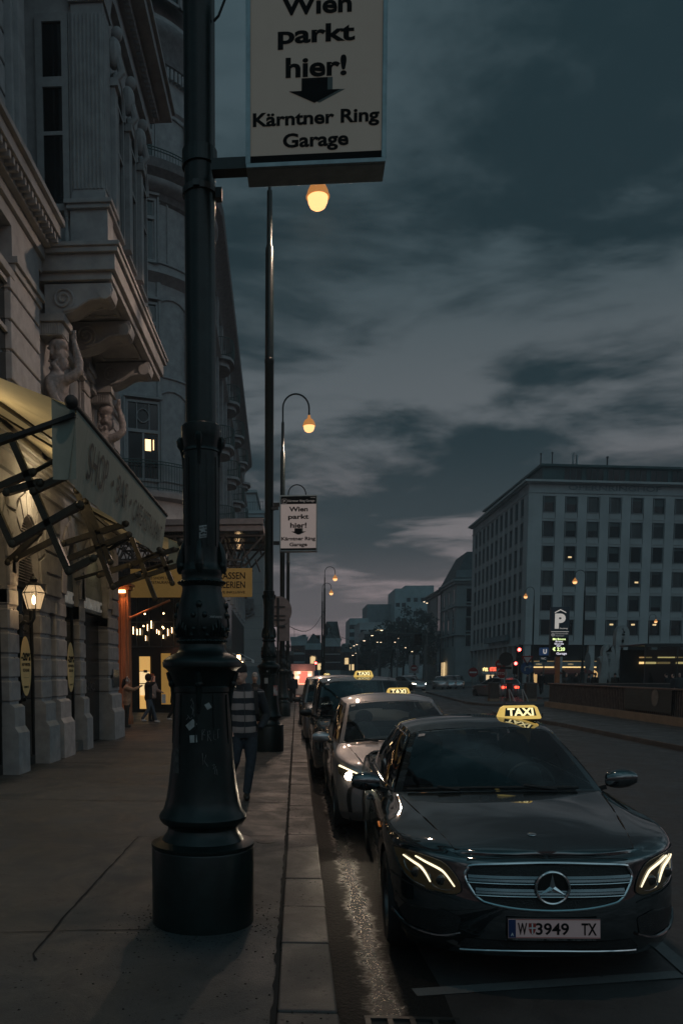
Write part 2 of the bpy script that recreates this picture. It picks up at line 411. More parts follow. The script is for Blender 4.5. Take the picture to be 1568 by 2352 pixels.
a = [at(*q, z=.14) for q in ((318, 1922), (420, 1921), (648, 1921))]; strip(mb, a, .010, jit=.004, seed=3)
a = [at(*q, z=.14) for q in ((0, 2143), (190, 2138), (345, 2136))]; strip(mb, a, .010, jit=.004, seed=4)
for yy in (10.7, 15.2, 21.5, 27.2): strip(mb, [(-4.8, yy+.15), (-2.5, yy+.05), (-.12, yy)], .016, jit=.006, seed=int(yy*10))
strip(mb, [(-.104, 0), (-.112, 5), (-.104, 9), (-.112, 14), (-.108, 20), (-.11, 40)], .024, jit=.006, seed=9)
struct('pavement_joint', mb, SLOT)
mb = MB(); zr = lambda x: road_z(x)+.006
strip(mb, [(.70, 4.62), (1.5, 4.75), (2.36, 4.90)], .11, zr, .0)
strip(mb, [(2.42, 4.85), (2.62, 8), (2.62, 40)], .10, zr)
struct('parking_bay_line', mb, PAINT)
mb = MB()
P0, P1 = Vector((8.3, 36.5, 0)), Vector((11.2, 57.5, 0))
for k in range(13):
    a = P0.lerp(P1, k/13); b = P0.lerp(P1, (k+.5)/13); strip(mb, [a, b], .28, lambda x: road_z(x)+.008)
for k in range(9):
    x = 9.2+k*1.55; strip(mb, [(x, 73.5-k*.55), (x+.75, 73.2-k*.55)], .9, .012)
for k in range(6): strip(mb, [(3.6, 50+k*9), (3.6, 54+k*9)], .14, lambda x: road_z(x)+.008)
struct('road_markings', mb, PAINT)
def slab(name, pts, z, m=PAVE, edge=True):
    b = MB(); b.prism([(x, y, -.05) for x, y in pts], (0, 0, z+.05)); o = struct(name, b, m, bevel=.02); return o
slab('pavement_right', [(9.3, 10), (9.3, 28.5), (8.75, 36), (9.2, 38.2), (10.4, 40), (13.0, 42.3), (42, 43), (42, 10)], .14)
slab('traffic_island', [(12.1, 76), (10.95, 59), (10.3, 49), (10.7, 46.4), (12.2, 44.8), (14.2, 46), (15.9, 51.4), (15.6, 60), (13.6, 76)], .14)
slab('pavement_far', [(17.5, 58), (60, 58), (60, 117), (33, 117), (33, 160), (22, 160), (22, 100), (19.5, 80)], .13)
# ------------------------------------------------------------------ drain and valve covers
g = thing('drain_grate', 'dark iron drain grate in the wet gutter at the front edge of the road', 'drain', (at(945, 2353, z=.01)+Vector((0, .02, .0))))
b = MB(); b.box(-.24, .24, -.22, .0, .0, .006); b.build('pit', VOID, g)
b = MB()
for i in range(5): b.box(-.25+i*.12, -.22+i*.12, -.24, .02, .002, .022)
b.box(-.25, .26, .0, .03, .002, .023); b.box(-.25, .26, -.12, -.09, .002, .023); b.build('bars', DARK, g)
v = thing('valve_cover', 'small round iron valve cover set in the pavement by the kerb', 'cover', at(610, 1933, z=.14))
b = MB(); b.lathe([(.0, .006), (.085, .006), (.10, .004), (.10, 0)], 24, cap=False); b.build('lid', mat('cover_iron', (.05, .045, .042), .5, var=.6, scale=40), v, smooth=True)
# ------------------------------------------------------------------ lamp posts
POST = [(.350, .0), (.350, .59), (.345, .62), (.352, .65), (.352, .70), (.335, .73), (.30, .745), (.285, .765), (.262, .79), (.255, .83), (.262, .855), (.298, .875), (.318, .905), (.322, .93), (.312, .955),
        (.29, .985), (.268, 1.06), (.252, 1.15), (.236, 1.28), (.222, 1.42), (.212, 1.56), (.204, 1.70), (.200, 1.80), (.206, 1.81), (.206, 1.85), (.200, 1.86), (.212, 1.90), (.235, 1.955), (.262, 1.985), (.284, 2.0), (.288, 2.02),
        (.280, 2.05), (.255, 2.085), (.205, 2.115), (.185, 2.125), (.170, 2.15), (.163, 2.17), (.160, 2.20), (.168, 2.215), (.174, 2.23), (.166, 2.245), (.170, 2.27), (.184, 2.32), (.190, 2.37), (.184, 2.43), (.170, 2.50), (.152, 2.56),
        (.142, 2.605), (.140, 2.63), (.154, 2.645), (.160, 2.66), (.154, 2.68), (.146, 2.695), (.143, 2.73), (.150, 2.75), (.150, 2.775), (.134, 2.80), (.128, 2.83), (.126, 2.9), (.126, 3.60), (.133, 3.61), (.133, 3.635), (.128, 3.65), (.130, 3.70),
        (.137, 3.74), (.140, 3.76), (.140, 3.83), (.132, 3.84), (.108, 3.845), (.106, 4.4), (.102, 8.15), (.108, 8.16), (.108, 8.24), (.100, 8.25), (.092, 10.45), (.062, 10.55), (.058, 11.6), (.0, 11.6)]
POST = [(r*(.93 if z > .72 and z < 8 else 1.0), z) for r, z in POST]
ZMAP = [(0, 0), (.59, .526), (.70, .567), (.745, .588), (.79, .645), (.855, .69), (.93, .756), (.985, .80), (1.28, 1.10), (1.80, 1.62), (1.90, 1.70), (2.0, 1.80), (2.02, 1.83), (2.085, 1.865), (2.125, 1.90), (2.20, 1.955), (2.27, 2.005), (2.37, 2.09), (2.605, 2.325), (2.66, 2.38), (2.73, 2.42), (2.80, 2.48), (2.9, 2.60), (3.60, 3.25), (3.70, 3.30), (3.76, 3.36), (3.845, 3.44), (4.4, 4.0), (8, 8), (20, 20)]
POST0 = POST; POST = [(r, interp(ZMAP, z)) for r, z in POST0]
def zremap(mb):
    for v in mb.v: v.z = interp(ZMAP, v.z)
LAMPGLASS = emis('lamp_bowl_light', (1.0, .50, .20), 1.7)
LAMPHOOD = mat('lamp_hood_glow', (.16, .07, .03), .4, var=.2, emit=(1.0, .40, .10), es=.42)  # emission paints the bulb's orange light on to the hood
def make_lamp_post():
    t = thing('street_lamp', '', 'street lamp')
    b = MB(); b.lathe(POST0, 48, cap=False)
    for k in range(10):
        a = 2*PI*k/10+.2; c, s = math.cos(a), math.sin(a)
        for (r0, z0, r1, z1) in ((.204, 1.45, .190, 1.79), (.1172, 2.92, .1172, 3.56)):
            b.bar((c*r0, s*r0, z0), (c*r1, s*r1, z1), .010 if z0 < 2 else .026, .008, up=(c, s, 0))
    for k in range(28):
        a = 2*PI*k/28
        b.ball((.151*math.cos(a), .151*math.sin(a), 2.66), .0135, 6, 4); b.ball((.161*math.cos(a), .161*math.sin(a), 2.23), .013, 6, 4)
    zremap(b); b.build('column', IRON, t, smooth=True, ang=32)
    o = MB()
    for k in range(4):
        a = PI/2*k+PI/4*0; c, s = math.cos(a), math.sin(a)
        P = lambda r, z: (c*r, s*r, z)
        o.tube([P(.122, 2.96), P(.132, 2.93), P(.146, 2.88), P(.154, 2.83), P(.152, 2.78), P(.146, 2.755)], [.012, .020, .026, .030, .028, .02], 8)
        o.ball(P(.150, 2.81), (.034, .034, .036), 8, 6)
        o.tube([P(.124, 3.50), P(.126, 3.58), P(.134, 3.65), P(.146, 3.70), P(.150, 3.735), P(.140, 3.755)], [.010, .014, .018, .024, .026, .018], 8)
        o.tube([P(.200, 1.66), P(.205, 1.78), P(.213, 1.87), P(.232, 1.93), P(.250, 1.965)], [.008, .018, .024, .026, .016], 8)
        o.ball(P(.218, 1.88), (.03, .03, .04), 8, 6)
        # rose branch on the bulb
        o.tube([P(.186, 2.28), P(.192, 2.36), P(.186, 2.44), P(.166, 2.52)], .008, 6)
        for (da, z, r) in ((.0, 2.50, .024), (.22, 2.43, .02), (-.22, 2.43, .02), (.2, 2.33, .017), (-.2, 2.33, .017), (.30, 2.28, .016), (-.30, 2.28, .016)):
            rr = sinterp([(2.2, .166), (2.37, .19), (2.5, .17), (2.6, .142)], z)
            o.ball((math.cos(a+da)*rr, math.sin(a+da)*rr, z), (r, r, r*1.1), 8, 5)
        for k2 in range(5):
            a2 = a+PI/4+(k2-2)*.13; rr = .182
            o.tube([(math.cos(a2)*.172, math.sin(a2)*.172, 2.27), (math.cos(a2)*.196, math.sin(a2)*.196, 2.32+.02*(2-abs(k2-2))), (math.cos(a2)*.190, math.sin(a2)*.190, 2.36+.02*(2-abs(k2-2)))], [.006, .012, .004], 6)
    for v_ in o.v: v_.x *= .935; v_.y *= .935
    zremap(o); pieces(o, 'ornament', IRON, t, smooth=True)
    b = MB(); b.box(-.09, .09, -.267, -.20, .88, 1.34); d = b.build('access_door', IRON, t, bevel=.004)
    d.rotation_euler = (R(-7), 0, 0); d.location = (0, -.045, -.02)
    # arm and lantern
    b = MB(); arc = [(0, 0, 11.5), (0, 0, 12.1)]
    for k in range(13):
        a = PI-PI*k/12; arc.append((.535+.535*math.cos(a), 0, 12.15+.55*math.sin(a)))
    arc.append((1.07, 0, 11.98)); b.tube(arc, .034, 10)
    b.lathe([(.0, 12.0), (.03, 12.0), (.045, 11.96), (.03, 11.93), (.022, 11.86), (0, 11.86)], 12, (1.07, 0, 0), cap=False); b.build('arm', IRON, t, smooth=True)
    b = MB(); b.lathe([(.02, 11.90), (.055, 11.88), (.062, 11.80), (.085, 11.76), (.17, 11.70), (.225, 11.60), (.245, 11.52), (.262, 11.50), (.262, 11.475), (.235, 11.47), (.21, 11.50), (.0, 11.56)], 28, (1.07, 0, 0), cap=False)
    b.build('lamp_hood', LAMPHOOD, t, smooth=True)
    b = MB(); b.lathe([(.225, 11.475), (.215, 11.38), (.17, 11.29), (.10, 11.245), (0, 11.235)], 24, (1.07, 0, 0), cap=False); b.build('lamp_bowl', LAMPGLASS, t, smooth=True)
    return t
def spot_light(x, y, z, e, col=(1.0, .71, .53), ang=172, name='street_light'):
    l = bpy.data.lights.new(name, 'SPOT'); l.energy = e; l.color = col; l.shadow_soft_size = .12; l.spot_size = R(ang); l.spot_blend = .35
    o = bpy.data.objects.new(name, l); COL.objects.link(o); o.location = (x, y, z); return o
def lamp_light(x, y, z, e, col=(1.0, .58, .28), r=.16, name='lamp_light'):
    l = bpy.data.lights.new(name, 'POINT'); l.energy = e; l.color = col; l.shadow_soft_size = r
    o = bpy.data.objects.new(name, l); COL.objects.link(o); o.location = (x, y, z); return o
LG = 'street lamps with curved arms along the left kerb'
post = make_lamp_post()
POSTS = [(-.66, 5.55, 1.03, 'nearest dark green lamp post with stickers and graffiti on its base'),
         (-.63, 17.95, .965, 'second lamp post, behind the man in the striped jacket, lamp glowing under the sign'),
         (-.60, 32.3, .97, 'third lamp post along the kerb, its lit lamp hanging above the smaller parking sign'),
         (-.55, 47.5, .97, 'lamp post whose curved arm rises right behind the smaller parking sign')]
roots = []
for i, (x, y, s, lab) in enumerate(POSTS):
    t = post if i == 0 else copy_tree(post)
    t.location = (x, y, .14); t.scale = (s, s, 1.04 if i == 1 else 1.0); tag(t, lab, 'street lamp', LG); roots.append(t)
    if i: t.rotation_euler = (0, 0, R(3*i))
LAMP_E = 560
for (x, y, z) in ((.44, 5.55, 11.2), (.40, 17.95, 11.8), (.44, 32.3, 11.2), (.5, 47.5, 11.2)): spot_light(x, y, z, LAMP_E*(.55 if y < 6 else 1.1))
# stickers, scratches and fittings on the nearest post
PX, PY = -.66, 5.55
def postr(z): return interp([(zz, r) for r, zz in POST[:-1]], z)
def wrap(uc, vc):
    """map flat artwork on to the column round the point the photo shows"""
    p = at(uc, vc, Y=PY-.2); z0 = p.z-.14; r = postr(z0); sx = max(-.97, min(.97, (at(uc, vc, Y=PY-r*.9).x-PX)/r)); a0 = math.asin(sx)
    def f(a, b):
        z = z0+b; rr = postr(z)+.0035; an = a0+a/rr
        return (rr*math.sin(an), -rr*math.cos(an), z)
    return f
def patch(mb, f, w, h, rot=0.0, off=0.0, n=8):
    c, s = math.cos(rot), math.sin(rot)
    def g(a, b):
        x, y = a*c-b*s, a*s+b*c; q = Vector(f(x, y)); rad = Vector((q.x, q.y, 0)).normalized(); return q+rad*off
    mb.grid([[g(w*(i/n-.5), h*(j/4-.5)) for i in range(n+1)] for j in range(5)]); return g
t = roots[0]
PAPER = mat('sticker_paper', (.34, .33, .32), .6, var=.25, scale=30); INK = mat('sticker_ink', (.02, .02, .02), .6, var=0)
b = MB(); g = patch(b, wrap(467, 1216), .085, .082, R(10)); st = b.build('sticker', PAPER, t)
b = MB(); g2 = lambda a, bb: g(a, bb)+Vector((0, -.003, 0))
text(b, 'BROKEN TEETH', (0, 0, 0), .072, .012, warp=lambda a, c: g2(a, c+.026), bold=.03); text(b, 'GANG', (0, 0, 0), .05, .009, warp=lambda a, c: g2(a, c-.03), bold=.02)
for i, (x, y) in enumerate(((-.02, .005), (.0, -.008), (.02, .006), (-.012, -.012), (.014, -.012))): b.poly([g2(x+.008*math.cos(k*1.05), y+.007*math.sin(k*1.05)) for k in range(6)])
b.build('print', INK, st)
b = MB(); wq = wrap(495, 1415); text(b, 'QUERFUNK', (0, 0, 0), .105, .017, warp=lambda a, c: wq(-a, -c), bold=.02); b.build('sticker', PAPER, t)
b = MB(); patch(b, wrap(446, 1697), .05, .05, R(5)); b.build('sticker', PAPER, t)
b = MB(); patch(b, wrap(441, 1665), .07, .045, R(40)); patch(b, wrap(478, 1622), .035, .04, R(30)); b.build('torn_paper', PAPER, t)
b = MB(); patch(b, wrap(404, 1750), .07, .17, R(8)); b.build('worn_patch', mat('worn_paint', (.07, .065, .06), .7, var=.6, scale=30), t)
SCR = mat('scratch_white', (.16, .155, .15), .7, var=.3, scale=60)
b = MB()
def scribble(uc, vc, pts, k=.001, w=.0022):
    f = wrap(uc, vc); b.tube([f(x*k, y*k) for x, y in pts], w, 4)
scribble(443, 1625, [(-10, 45), (-4, 60), (6, 30), (-8, 5), (10, -20), (2, -50), (14, 40), (16, -60)])
scribble(436, 1650, [(-20, -10), (0, 12), (-10, 20), (10, -5), (24, 8)])
scribble(478, 1690, [(-40, -30), (-38, 40), (-20, 44), (-38, 8), (-20, 6)]); scribble(480, 1690, [(-10, -35), (-8, 30), (6, 34), (8, 12), (-8, 4), (14, -36)])
scribble(486, 1688, [(14, 30), (12, -30), (26, -34)]); scribble(486, 1688, [(12, 2), (24, 0)]); scribble(494, 1685, [(16, -36), (14, 28), (28, 26)])
scribble(476, 1750, [(-30, 60), (-28, -20), (-6, 50), (-18, 8), (4, -30)]); scribble(490, 1770, [(-10, 36), (8, 44), (-4, 10), (16, 30), (4, -20), (24, -30), (20, 10)])
pieces(b, 'graffiti', SCR, t)
# clamp with small box and cable
b = MB(); zz = at(497, 443, Y=PY).z-.14
b.lathe([(.107, zz-.02), (.112, zz-.02), (.112, zz+.02), (.107, zz+.02)], 32, cap=False); b.box(.105, .145, -.03, .03, zz-.045, zz+.02); b.box(-.03, .012, -.124, -.104, zz-.016, zz+.022)
b.build('clamp', DARK, t)
zc = at(505, 40, Y=PY).z-.14
b = MB(); b.tube([(.105, -.05, zc+.35), (.16, -.05, zc+.33), (.185, -.05, zc+.2), (.175, -.05, zc+.08), (.13, -.05, zc-.03), (.10, -.05, zc-.06)], .008, 6)
b.box(.10, .17, -.08, -.02, zc+.16, zc+.21); b.build('cable', BLACK, t)
# collar where the bracket meets
b = MB(); za = at(470, 368, Y=PY).z-.14; b.lathe([(.106, za-.05), (.113, za-.05), (.113, za+.05), (.106, za+.05)], 32, cap=False); b.build('collar', IRON, t)
# banner tape round post two, rag and poster
t2 = roots[1]
b = MB(); b.lathe([(.207, 1.2), (.212, 1.2), (.204, 1.42), (.20, 1.42)], 24, (.0, 0, 0), a0=R(-60), a1=R(20), cap=False); b.build('barrier_tape', mat('red_white_tape', (.35, .05, .03), .6, col2=(.5, .45, .42), scale=9), t2)
b = MB()
for (a, z, w, h) in ((-1.9, 1.52, .09, .12), (-1.75, 1.72, .03, .03)):
    b.grid([[((postr(z)+.02)*math.cos(a+da), (postr(z)+.02)*math.sin(a+da), z+dz) for da in (-w/.42, 0, w/.42)] for dz in (-h/2, h/2)])
b.build('sticker', PAPER, t2)
# ------------------------------------------------------------------ parking signs on the posts
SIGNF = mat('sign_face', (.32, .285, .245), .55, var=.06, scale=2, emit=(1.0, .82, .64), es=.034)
SIGNF2 = mat('sign_face_lit', (.55, .46, .43), .55, var=.05, scale=2, emit=(1.0, .76, .68), es=.12)  # lit copy of the sign face: lighter base and emission carry its light
SIGNB = mat('sign_black', (.008, .008, .008), .8, var=.1, spec=.15); SIGNSH = mat('sign_shadow_print', (.06, .07, .06), .5, var=0)
ALU = mat('sign_frame_aluminium', (.20, .24, .25), .38, .7, var=.15, scale=10)
def parking_sign(root, w, h, d, face):
    """origin at the lower left front corner; local x right, z up"""
    fr = .026*w/.84
    b = MB(); b.box(0, w, 0, d, 0, h); b.build('case', ALU, root, bevel=.006)
    b = MB(); b.box(0, w, -.018, 0, 0, fr); b.box(0, w, -.018, 0, h-fr, h); b.box(0, fr, -.018, 0, fr, h-fr); b.box(w-fr, w, -.018, 0, fr, h-fr); b.build('frame', ALU, root, bevel=.004)
    b = MB(); b.box(fr, w-fr, -.006, -.002, fr, h-fr); f = b.build('panel', face, root)
    k = w/.84; b = MB(); y = -.0085
    hh = (h-2*fr)
    b.box(fr, w-fr, -.009, -.007, fr, fr+.045*k); b.box(fr, w-fr, -.009, -.007, h-fr-.17*k, h-fr)
    Z = lambda t: fr+.045*k+(hh-.215*k)*t   # 0 at foot of white field
    def T(s, t, ww, hgt, xx=w/2, bold=.032): text(b, s, (xx, y, Z(t)), ww*k, hgt*k, bold=bold)
    T('Wien', .885, .42, .108); T('parkt', .70, .46, .135); T('hier!', .52, .365, .118)
    T('Garage', .072, .395, .108); T('K\u00e4rntner Ring', .205, .76, .104)
    ax, az = w*.49, Z(.375)
    b.poly([(ax-.078*k, y, az+.075*k), (ax+.078*k, y, az+.075*k), (ax+.078*k, y, az+.004*k), (ax+.155*k, y, az+.004*k), (ax, y, az-.068*k), (ax-.155*k, y, az+.004*k), (ax-.078*k, y, az+.004*k)][::-1])
    b.build('lettering', SIGNB, f)
    b = MB(); q = .03*k; y2 = -.0072
    b.poly([(ax-.078*k+q, y2, az+.075*k), (ax+.078*k+q, y2, az+.075*k), (ax+.078*k+q, y2, az+.004*k), (ax+.155*k+q, y2, az+.004*k), (ax+q, y2, az-.068*k), (ax-.155*k+q, y2, az+.004*k), (ax-.078*k+q, y2, az+.004*k)][::-1])
    b.build('arrow_shadow', SIGNSH, f)
    b = MB(); y3 = -.0105; zt = h-fr-.105*k
    text(b, 'K\u00e4rntner Ring Garage', (w*.57, y3, zt), .60*k, .062*k, bold=.02)
    text(b, 'P', (w*.125, y3, zt), .04*k, .05*k, bold=.03)
    for (x0, x1, z0, z1) in ((-.045, .045, -.052, -.045), (-.045, .045, .045, .052), (-.05, -.043, -.05, .05), (.043, .05, -.05, .05)): b.box(w*.125+x0*k, w*.125+x1*k, y3, y3+.001, zt+z0*k, zt+z1*k)
    text(b, 'VONTOBEL', (w*.88, y3, h-fr-.03*k), .12*k, .022*k, bold=.02)
    b.build('header_lettering', mat('sign_print_pale', (.45, .40, .38), .5, var=.05, emit=(1, .8, .7), es=.05), f)
def sign_on(root_loc, rz, w, h, d, face, lab, arms, px_):
    s = thing('parking_sign', lab, 'sign', root_loc, rz, 'garage signs hung on the lamp posts')
    parking_sign(s, w, h, d, face)
    b = MB()
    for z in arms: b.box(px_, 0.0, d*.25, d*.75, z-.035, z+.035)
    pieces(b, 'bracket', IRON, s)
    return s
p = at(566, 390, Y=5.28); w1 = at(884, 390, Y=5.28).x-p.x
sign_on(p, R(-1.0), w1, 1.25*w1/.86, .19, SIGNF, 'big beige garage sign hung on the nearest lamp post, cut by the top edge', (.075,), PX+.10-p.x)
p = at(642, 1267, Y=17.75); w2 = at(728, 1267, Y=17.75).x-p.x
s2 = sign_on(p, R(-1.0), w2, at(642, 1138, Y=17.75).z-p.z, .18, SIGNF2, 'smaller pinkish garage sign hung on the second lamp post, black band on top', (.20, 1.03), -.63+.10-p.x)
b = MB(); b.box(-.18, -.03, .06, .12, .92, .98); b.tube([(-.2, .09, .97), (-.14, .09, .90), (-.08, .09, .93)], .006, 5); b.build('junction_box', DARK, s2)

# ------------------------------------------------------------------ grit swept against the post and kerb
rng = random.Random(77); b = MB()
def chip(x, y, r):
    a = rng.uniform(0, 6.28); h = r*rng.uniform(.25, .6); p = [(x+r*rng.uniform(.6, 1.2)*math.cos(a+k*1.57), y+r*rng.uniform(.6, 1.2)*math.sin(a+k*1.57), .1405) for k in range(4)]; t_ = (x, y, .1405+h)
    for k in range(4): b.poly([p[k], p[(k+1) % 4], t_])
for k in range(1500):
    q = rng.random()
    if q < .34: a = rng.uniform(0, 6.28); d = .37+abs(rng.gauss(0, .16)); x, y = -.66+d*math.cos(a), 5.55+d*math.sin(a)
    elif q < .62: x, y = -.06+rng.uniform(-.05, .24), rng.uniform(3.6, 12)
    elif q < .84: x, y = rng.gauss(-.5, .55), rng.gauss(4.7, .5)
    else: x, y = rng.uniform(-4.6, -.1), rng.uniform(3.8, 13)
    if x > .19 or x < -4.7 or y < 3.5: continue
    if (x+.66)**2+(y-5.55)**2 < .1325: continue
    chip(x, y, rng.choice((.003, .004, .005, .006, .010)))
g = b.build('grit', mat('grit_dark', (.010, .010, .009), .9, var=.4, scale=50), fix=False); tag(g, 'dark grit and dirt crumbs scattered over the pavement', 'grit', kind='stuff')
# ------------------------------------------------------------------ cars
CARGLASS = glassmat('car_glass', (.62, .74, .76), 1.0, 1.75, .012)
CARGLASS_D = glassmat('car_glass_tinted', (.22, .27, .28), 1.0, 1.7, .012)
def paint(name, col, metal=.0, rough=.22, fl=.0):
    m = mat(name, col, rough, metal, var=.08, scale=300, coat=1.0); m.node_tree.nodes['Principled BSDF'].inputs['Coat IOR'].default_value = 2.3; m.node_tree.nodes['Principled BSDF'].inputs['Coat Tint'].default_value = (.72, .95, 1.0, 1) if not metal else (1, 1, 1, 1); m.node_tree.nodes['Principled BSDF'].inputs['Specular IOR Level'].default_value = .5 if metal else .05; return m
P_BLACK = paint('car_paint_black', (.0035, .0065, .0075), 0, .6)
P_GREY = paint('car_paint_grey', (.30, .275, .268), .7, .36)
P_NAVY = paint('car_paint_dark', (.007, .010, .012), 0, .6)
P_SILVER = paint('car_paint_silver', (.28, .28, .28), .8, .32)
TRIM = mat('black_trim', (.007, .008, .008), .38, var=.2)
SEATM = mat('seat_fabric', (.06, .062, .062), .7, var=.2)
LAMPIN = mat('headlamp_inner', (.035, .033, .025), .14, .6, var=.3, scale=30, coat=1.0, emit=(1.0, .75, .30), es=.007)
LED = emis('led_light', (1.0, .85, .56), 1.5)
HEAD = emis('headlight_beam', (1.0, .82, .60), 40.0)
TAIL = emis('tail_light', (1.0, .06, .03), 6.0)
MESHM = mat('grille_mesh', (.010, .011, .011), .5, var=.8, scale=120, bump=.8, bscale=130)
class CarShape:
    def __init__(s, P):
        s.P = P; L, Wd, a, p, ar, pr = P['L'], P['W'], P['a'], P['p'], P['ar'], P['pr']
        st = []
        nF = 16
        for i in range(nF+1):
            t = PI/2*i/nF; st.append((Wd*math.sin(t)**(2/p), a*(1-math.cos(t)**(2/p))))
        n = int((L-a-ar)/.085)
        for i in range(1, n): st.append((Wd*(1-.012*((i/n-.5)*2)**2), a+(L-a-ar)*i/n))
        for i in range(nF+1):
            t = PI/2*(1-i/nF); st.append((Wd*math.sin(t)**(2/pr), L-ar*(1-math.cos(t)**(2/pr))))
        s.st = st; s.n = []
        for i in range(len(st)):
            a_, b_ = st[max(i-1, 0)], st[min(i+1, len(st)-1)]; d = Vector((b_[0]-a_[0], b_[1]-a_[1])).normalized()
            nn = Vector((d.y, -d.x))
            if i == 0: nn = Vector((0, -1))
            if i == len(st)-1: nn = Vector((0, 1))
            s.n.append(nn)
    def zt(s, y): return sinterp(s.P['ztop'], y)
    def zb(s, y):
        z = interp(s.P['zbot'], y)
        for yw in s.P['wheels']:
            r = s.P['arch']
            if abs(y-yw) < r: z = max(z, s.P['rw']+math.sqrt(r*r-(y-yw)**2))
        return z
    def inset(s, i, z):
        nx = abs(s.n[i].x); f = interp(s.P['front'], z) if s.n[i].y < 0 else interp(s.P['rear'], z)
        return lerp(f, interp(s.P['side'], z), nx**1.6)
    def shell(s, i, w):
        x, y = s.st[i]; zb, zt = s.zb(y), s.zt(y); z = lerp(zb, zt, w); o = s.inset(i, z)
        rr = s.P.get('round', .05)
        if zt-z < rr: o += rr*(1-math.sqrt(max(0, 1-((rr-(zt-z))/rr)**2)))*.9
        n = s.n[i]; return Vector((x-n.x*o, y-n.y*o, z))
    def fy(s, x, z):
        """front surface y at x, z"""
        x = min(abs(x), s.P['W']*.985)
        for i in range(len(s.st)-1):
            pa = s.ins(i, z); pb = s.ins(i+1, z)
            if pa.x <= x <= pb.x and pb.x > pa.x:
                t = (x-pa.x)/(pb.x-pa.x); return lerp(pa.y, pb.y, t)
        return s.P['a']
    def ins(s, i, z):
        x, y = s.st[i]; o = s.inset(i, z); n = s.n[i]; return Vector((x-n.x*o, y-n.y*o, z))
    def fp(s, x, z, off=.004):
        """point on the nose, lifted off along the outward normal"""
        e = .01; y = s.fy(x, z); g = (s.fy(abs(x)+e, z)-s.fy(abs(x)-e, z))/(2*e)*(1 if x >= 0 else -1); gz = (s.fy(x, z+e)-s.fy(x, z-e))/(2*e)
        n = Vector((g, -1, gz)).normalized(); return Vector((x, y, z))+n*off
def poly_patch(cs, mb, pts, off, n=14):
    """fill an outline given in x,z on the nose"""
    zs = [p[1] for p in pts]; z0, z1 = min(zs)+1e-4, max(zs)-1e-4; rows = []
    for i in range(n+1):
        z = lerp(z0, z1, i/n); xs = []
        for (xa, za), (xb, zb) in zip(pts, pts[1:]+pts[:1]):
            if (za-z)*(zb-z) <= 0 and za != zb: xs.append(xa+(z-za)/(zb-za)*(xb-xa))
        xa, xb = min(xs), max(xs); rows.append([cs.fp(lerp(xa, xb, j/n), z, off) for j in range(n+1)])
    mb.grid(rows)
def smooth_line(pts, n=6):
    out = []
    for i in range(len(pts)-1):
        p0 = pts[max(i-1, 0)]; p1, p2 = pts[i], pts[i+1]; p3 = pts[min(i+2, len(pts)-1)]
        for k in range(n):
            t = k/n; out.append(tuple(.5*((2*b)+(-a+c)*t+(2*a-5*b+4*c-d)*t*t+(-a+3*b-3*c+d)*t**3) for a, b, c, d in zip(p0, p1, p2, p3)))
    out.append(tuple(pts[-1])); return out
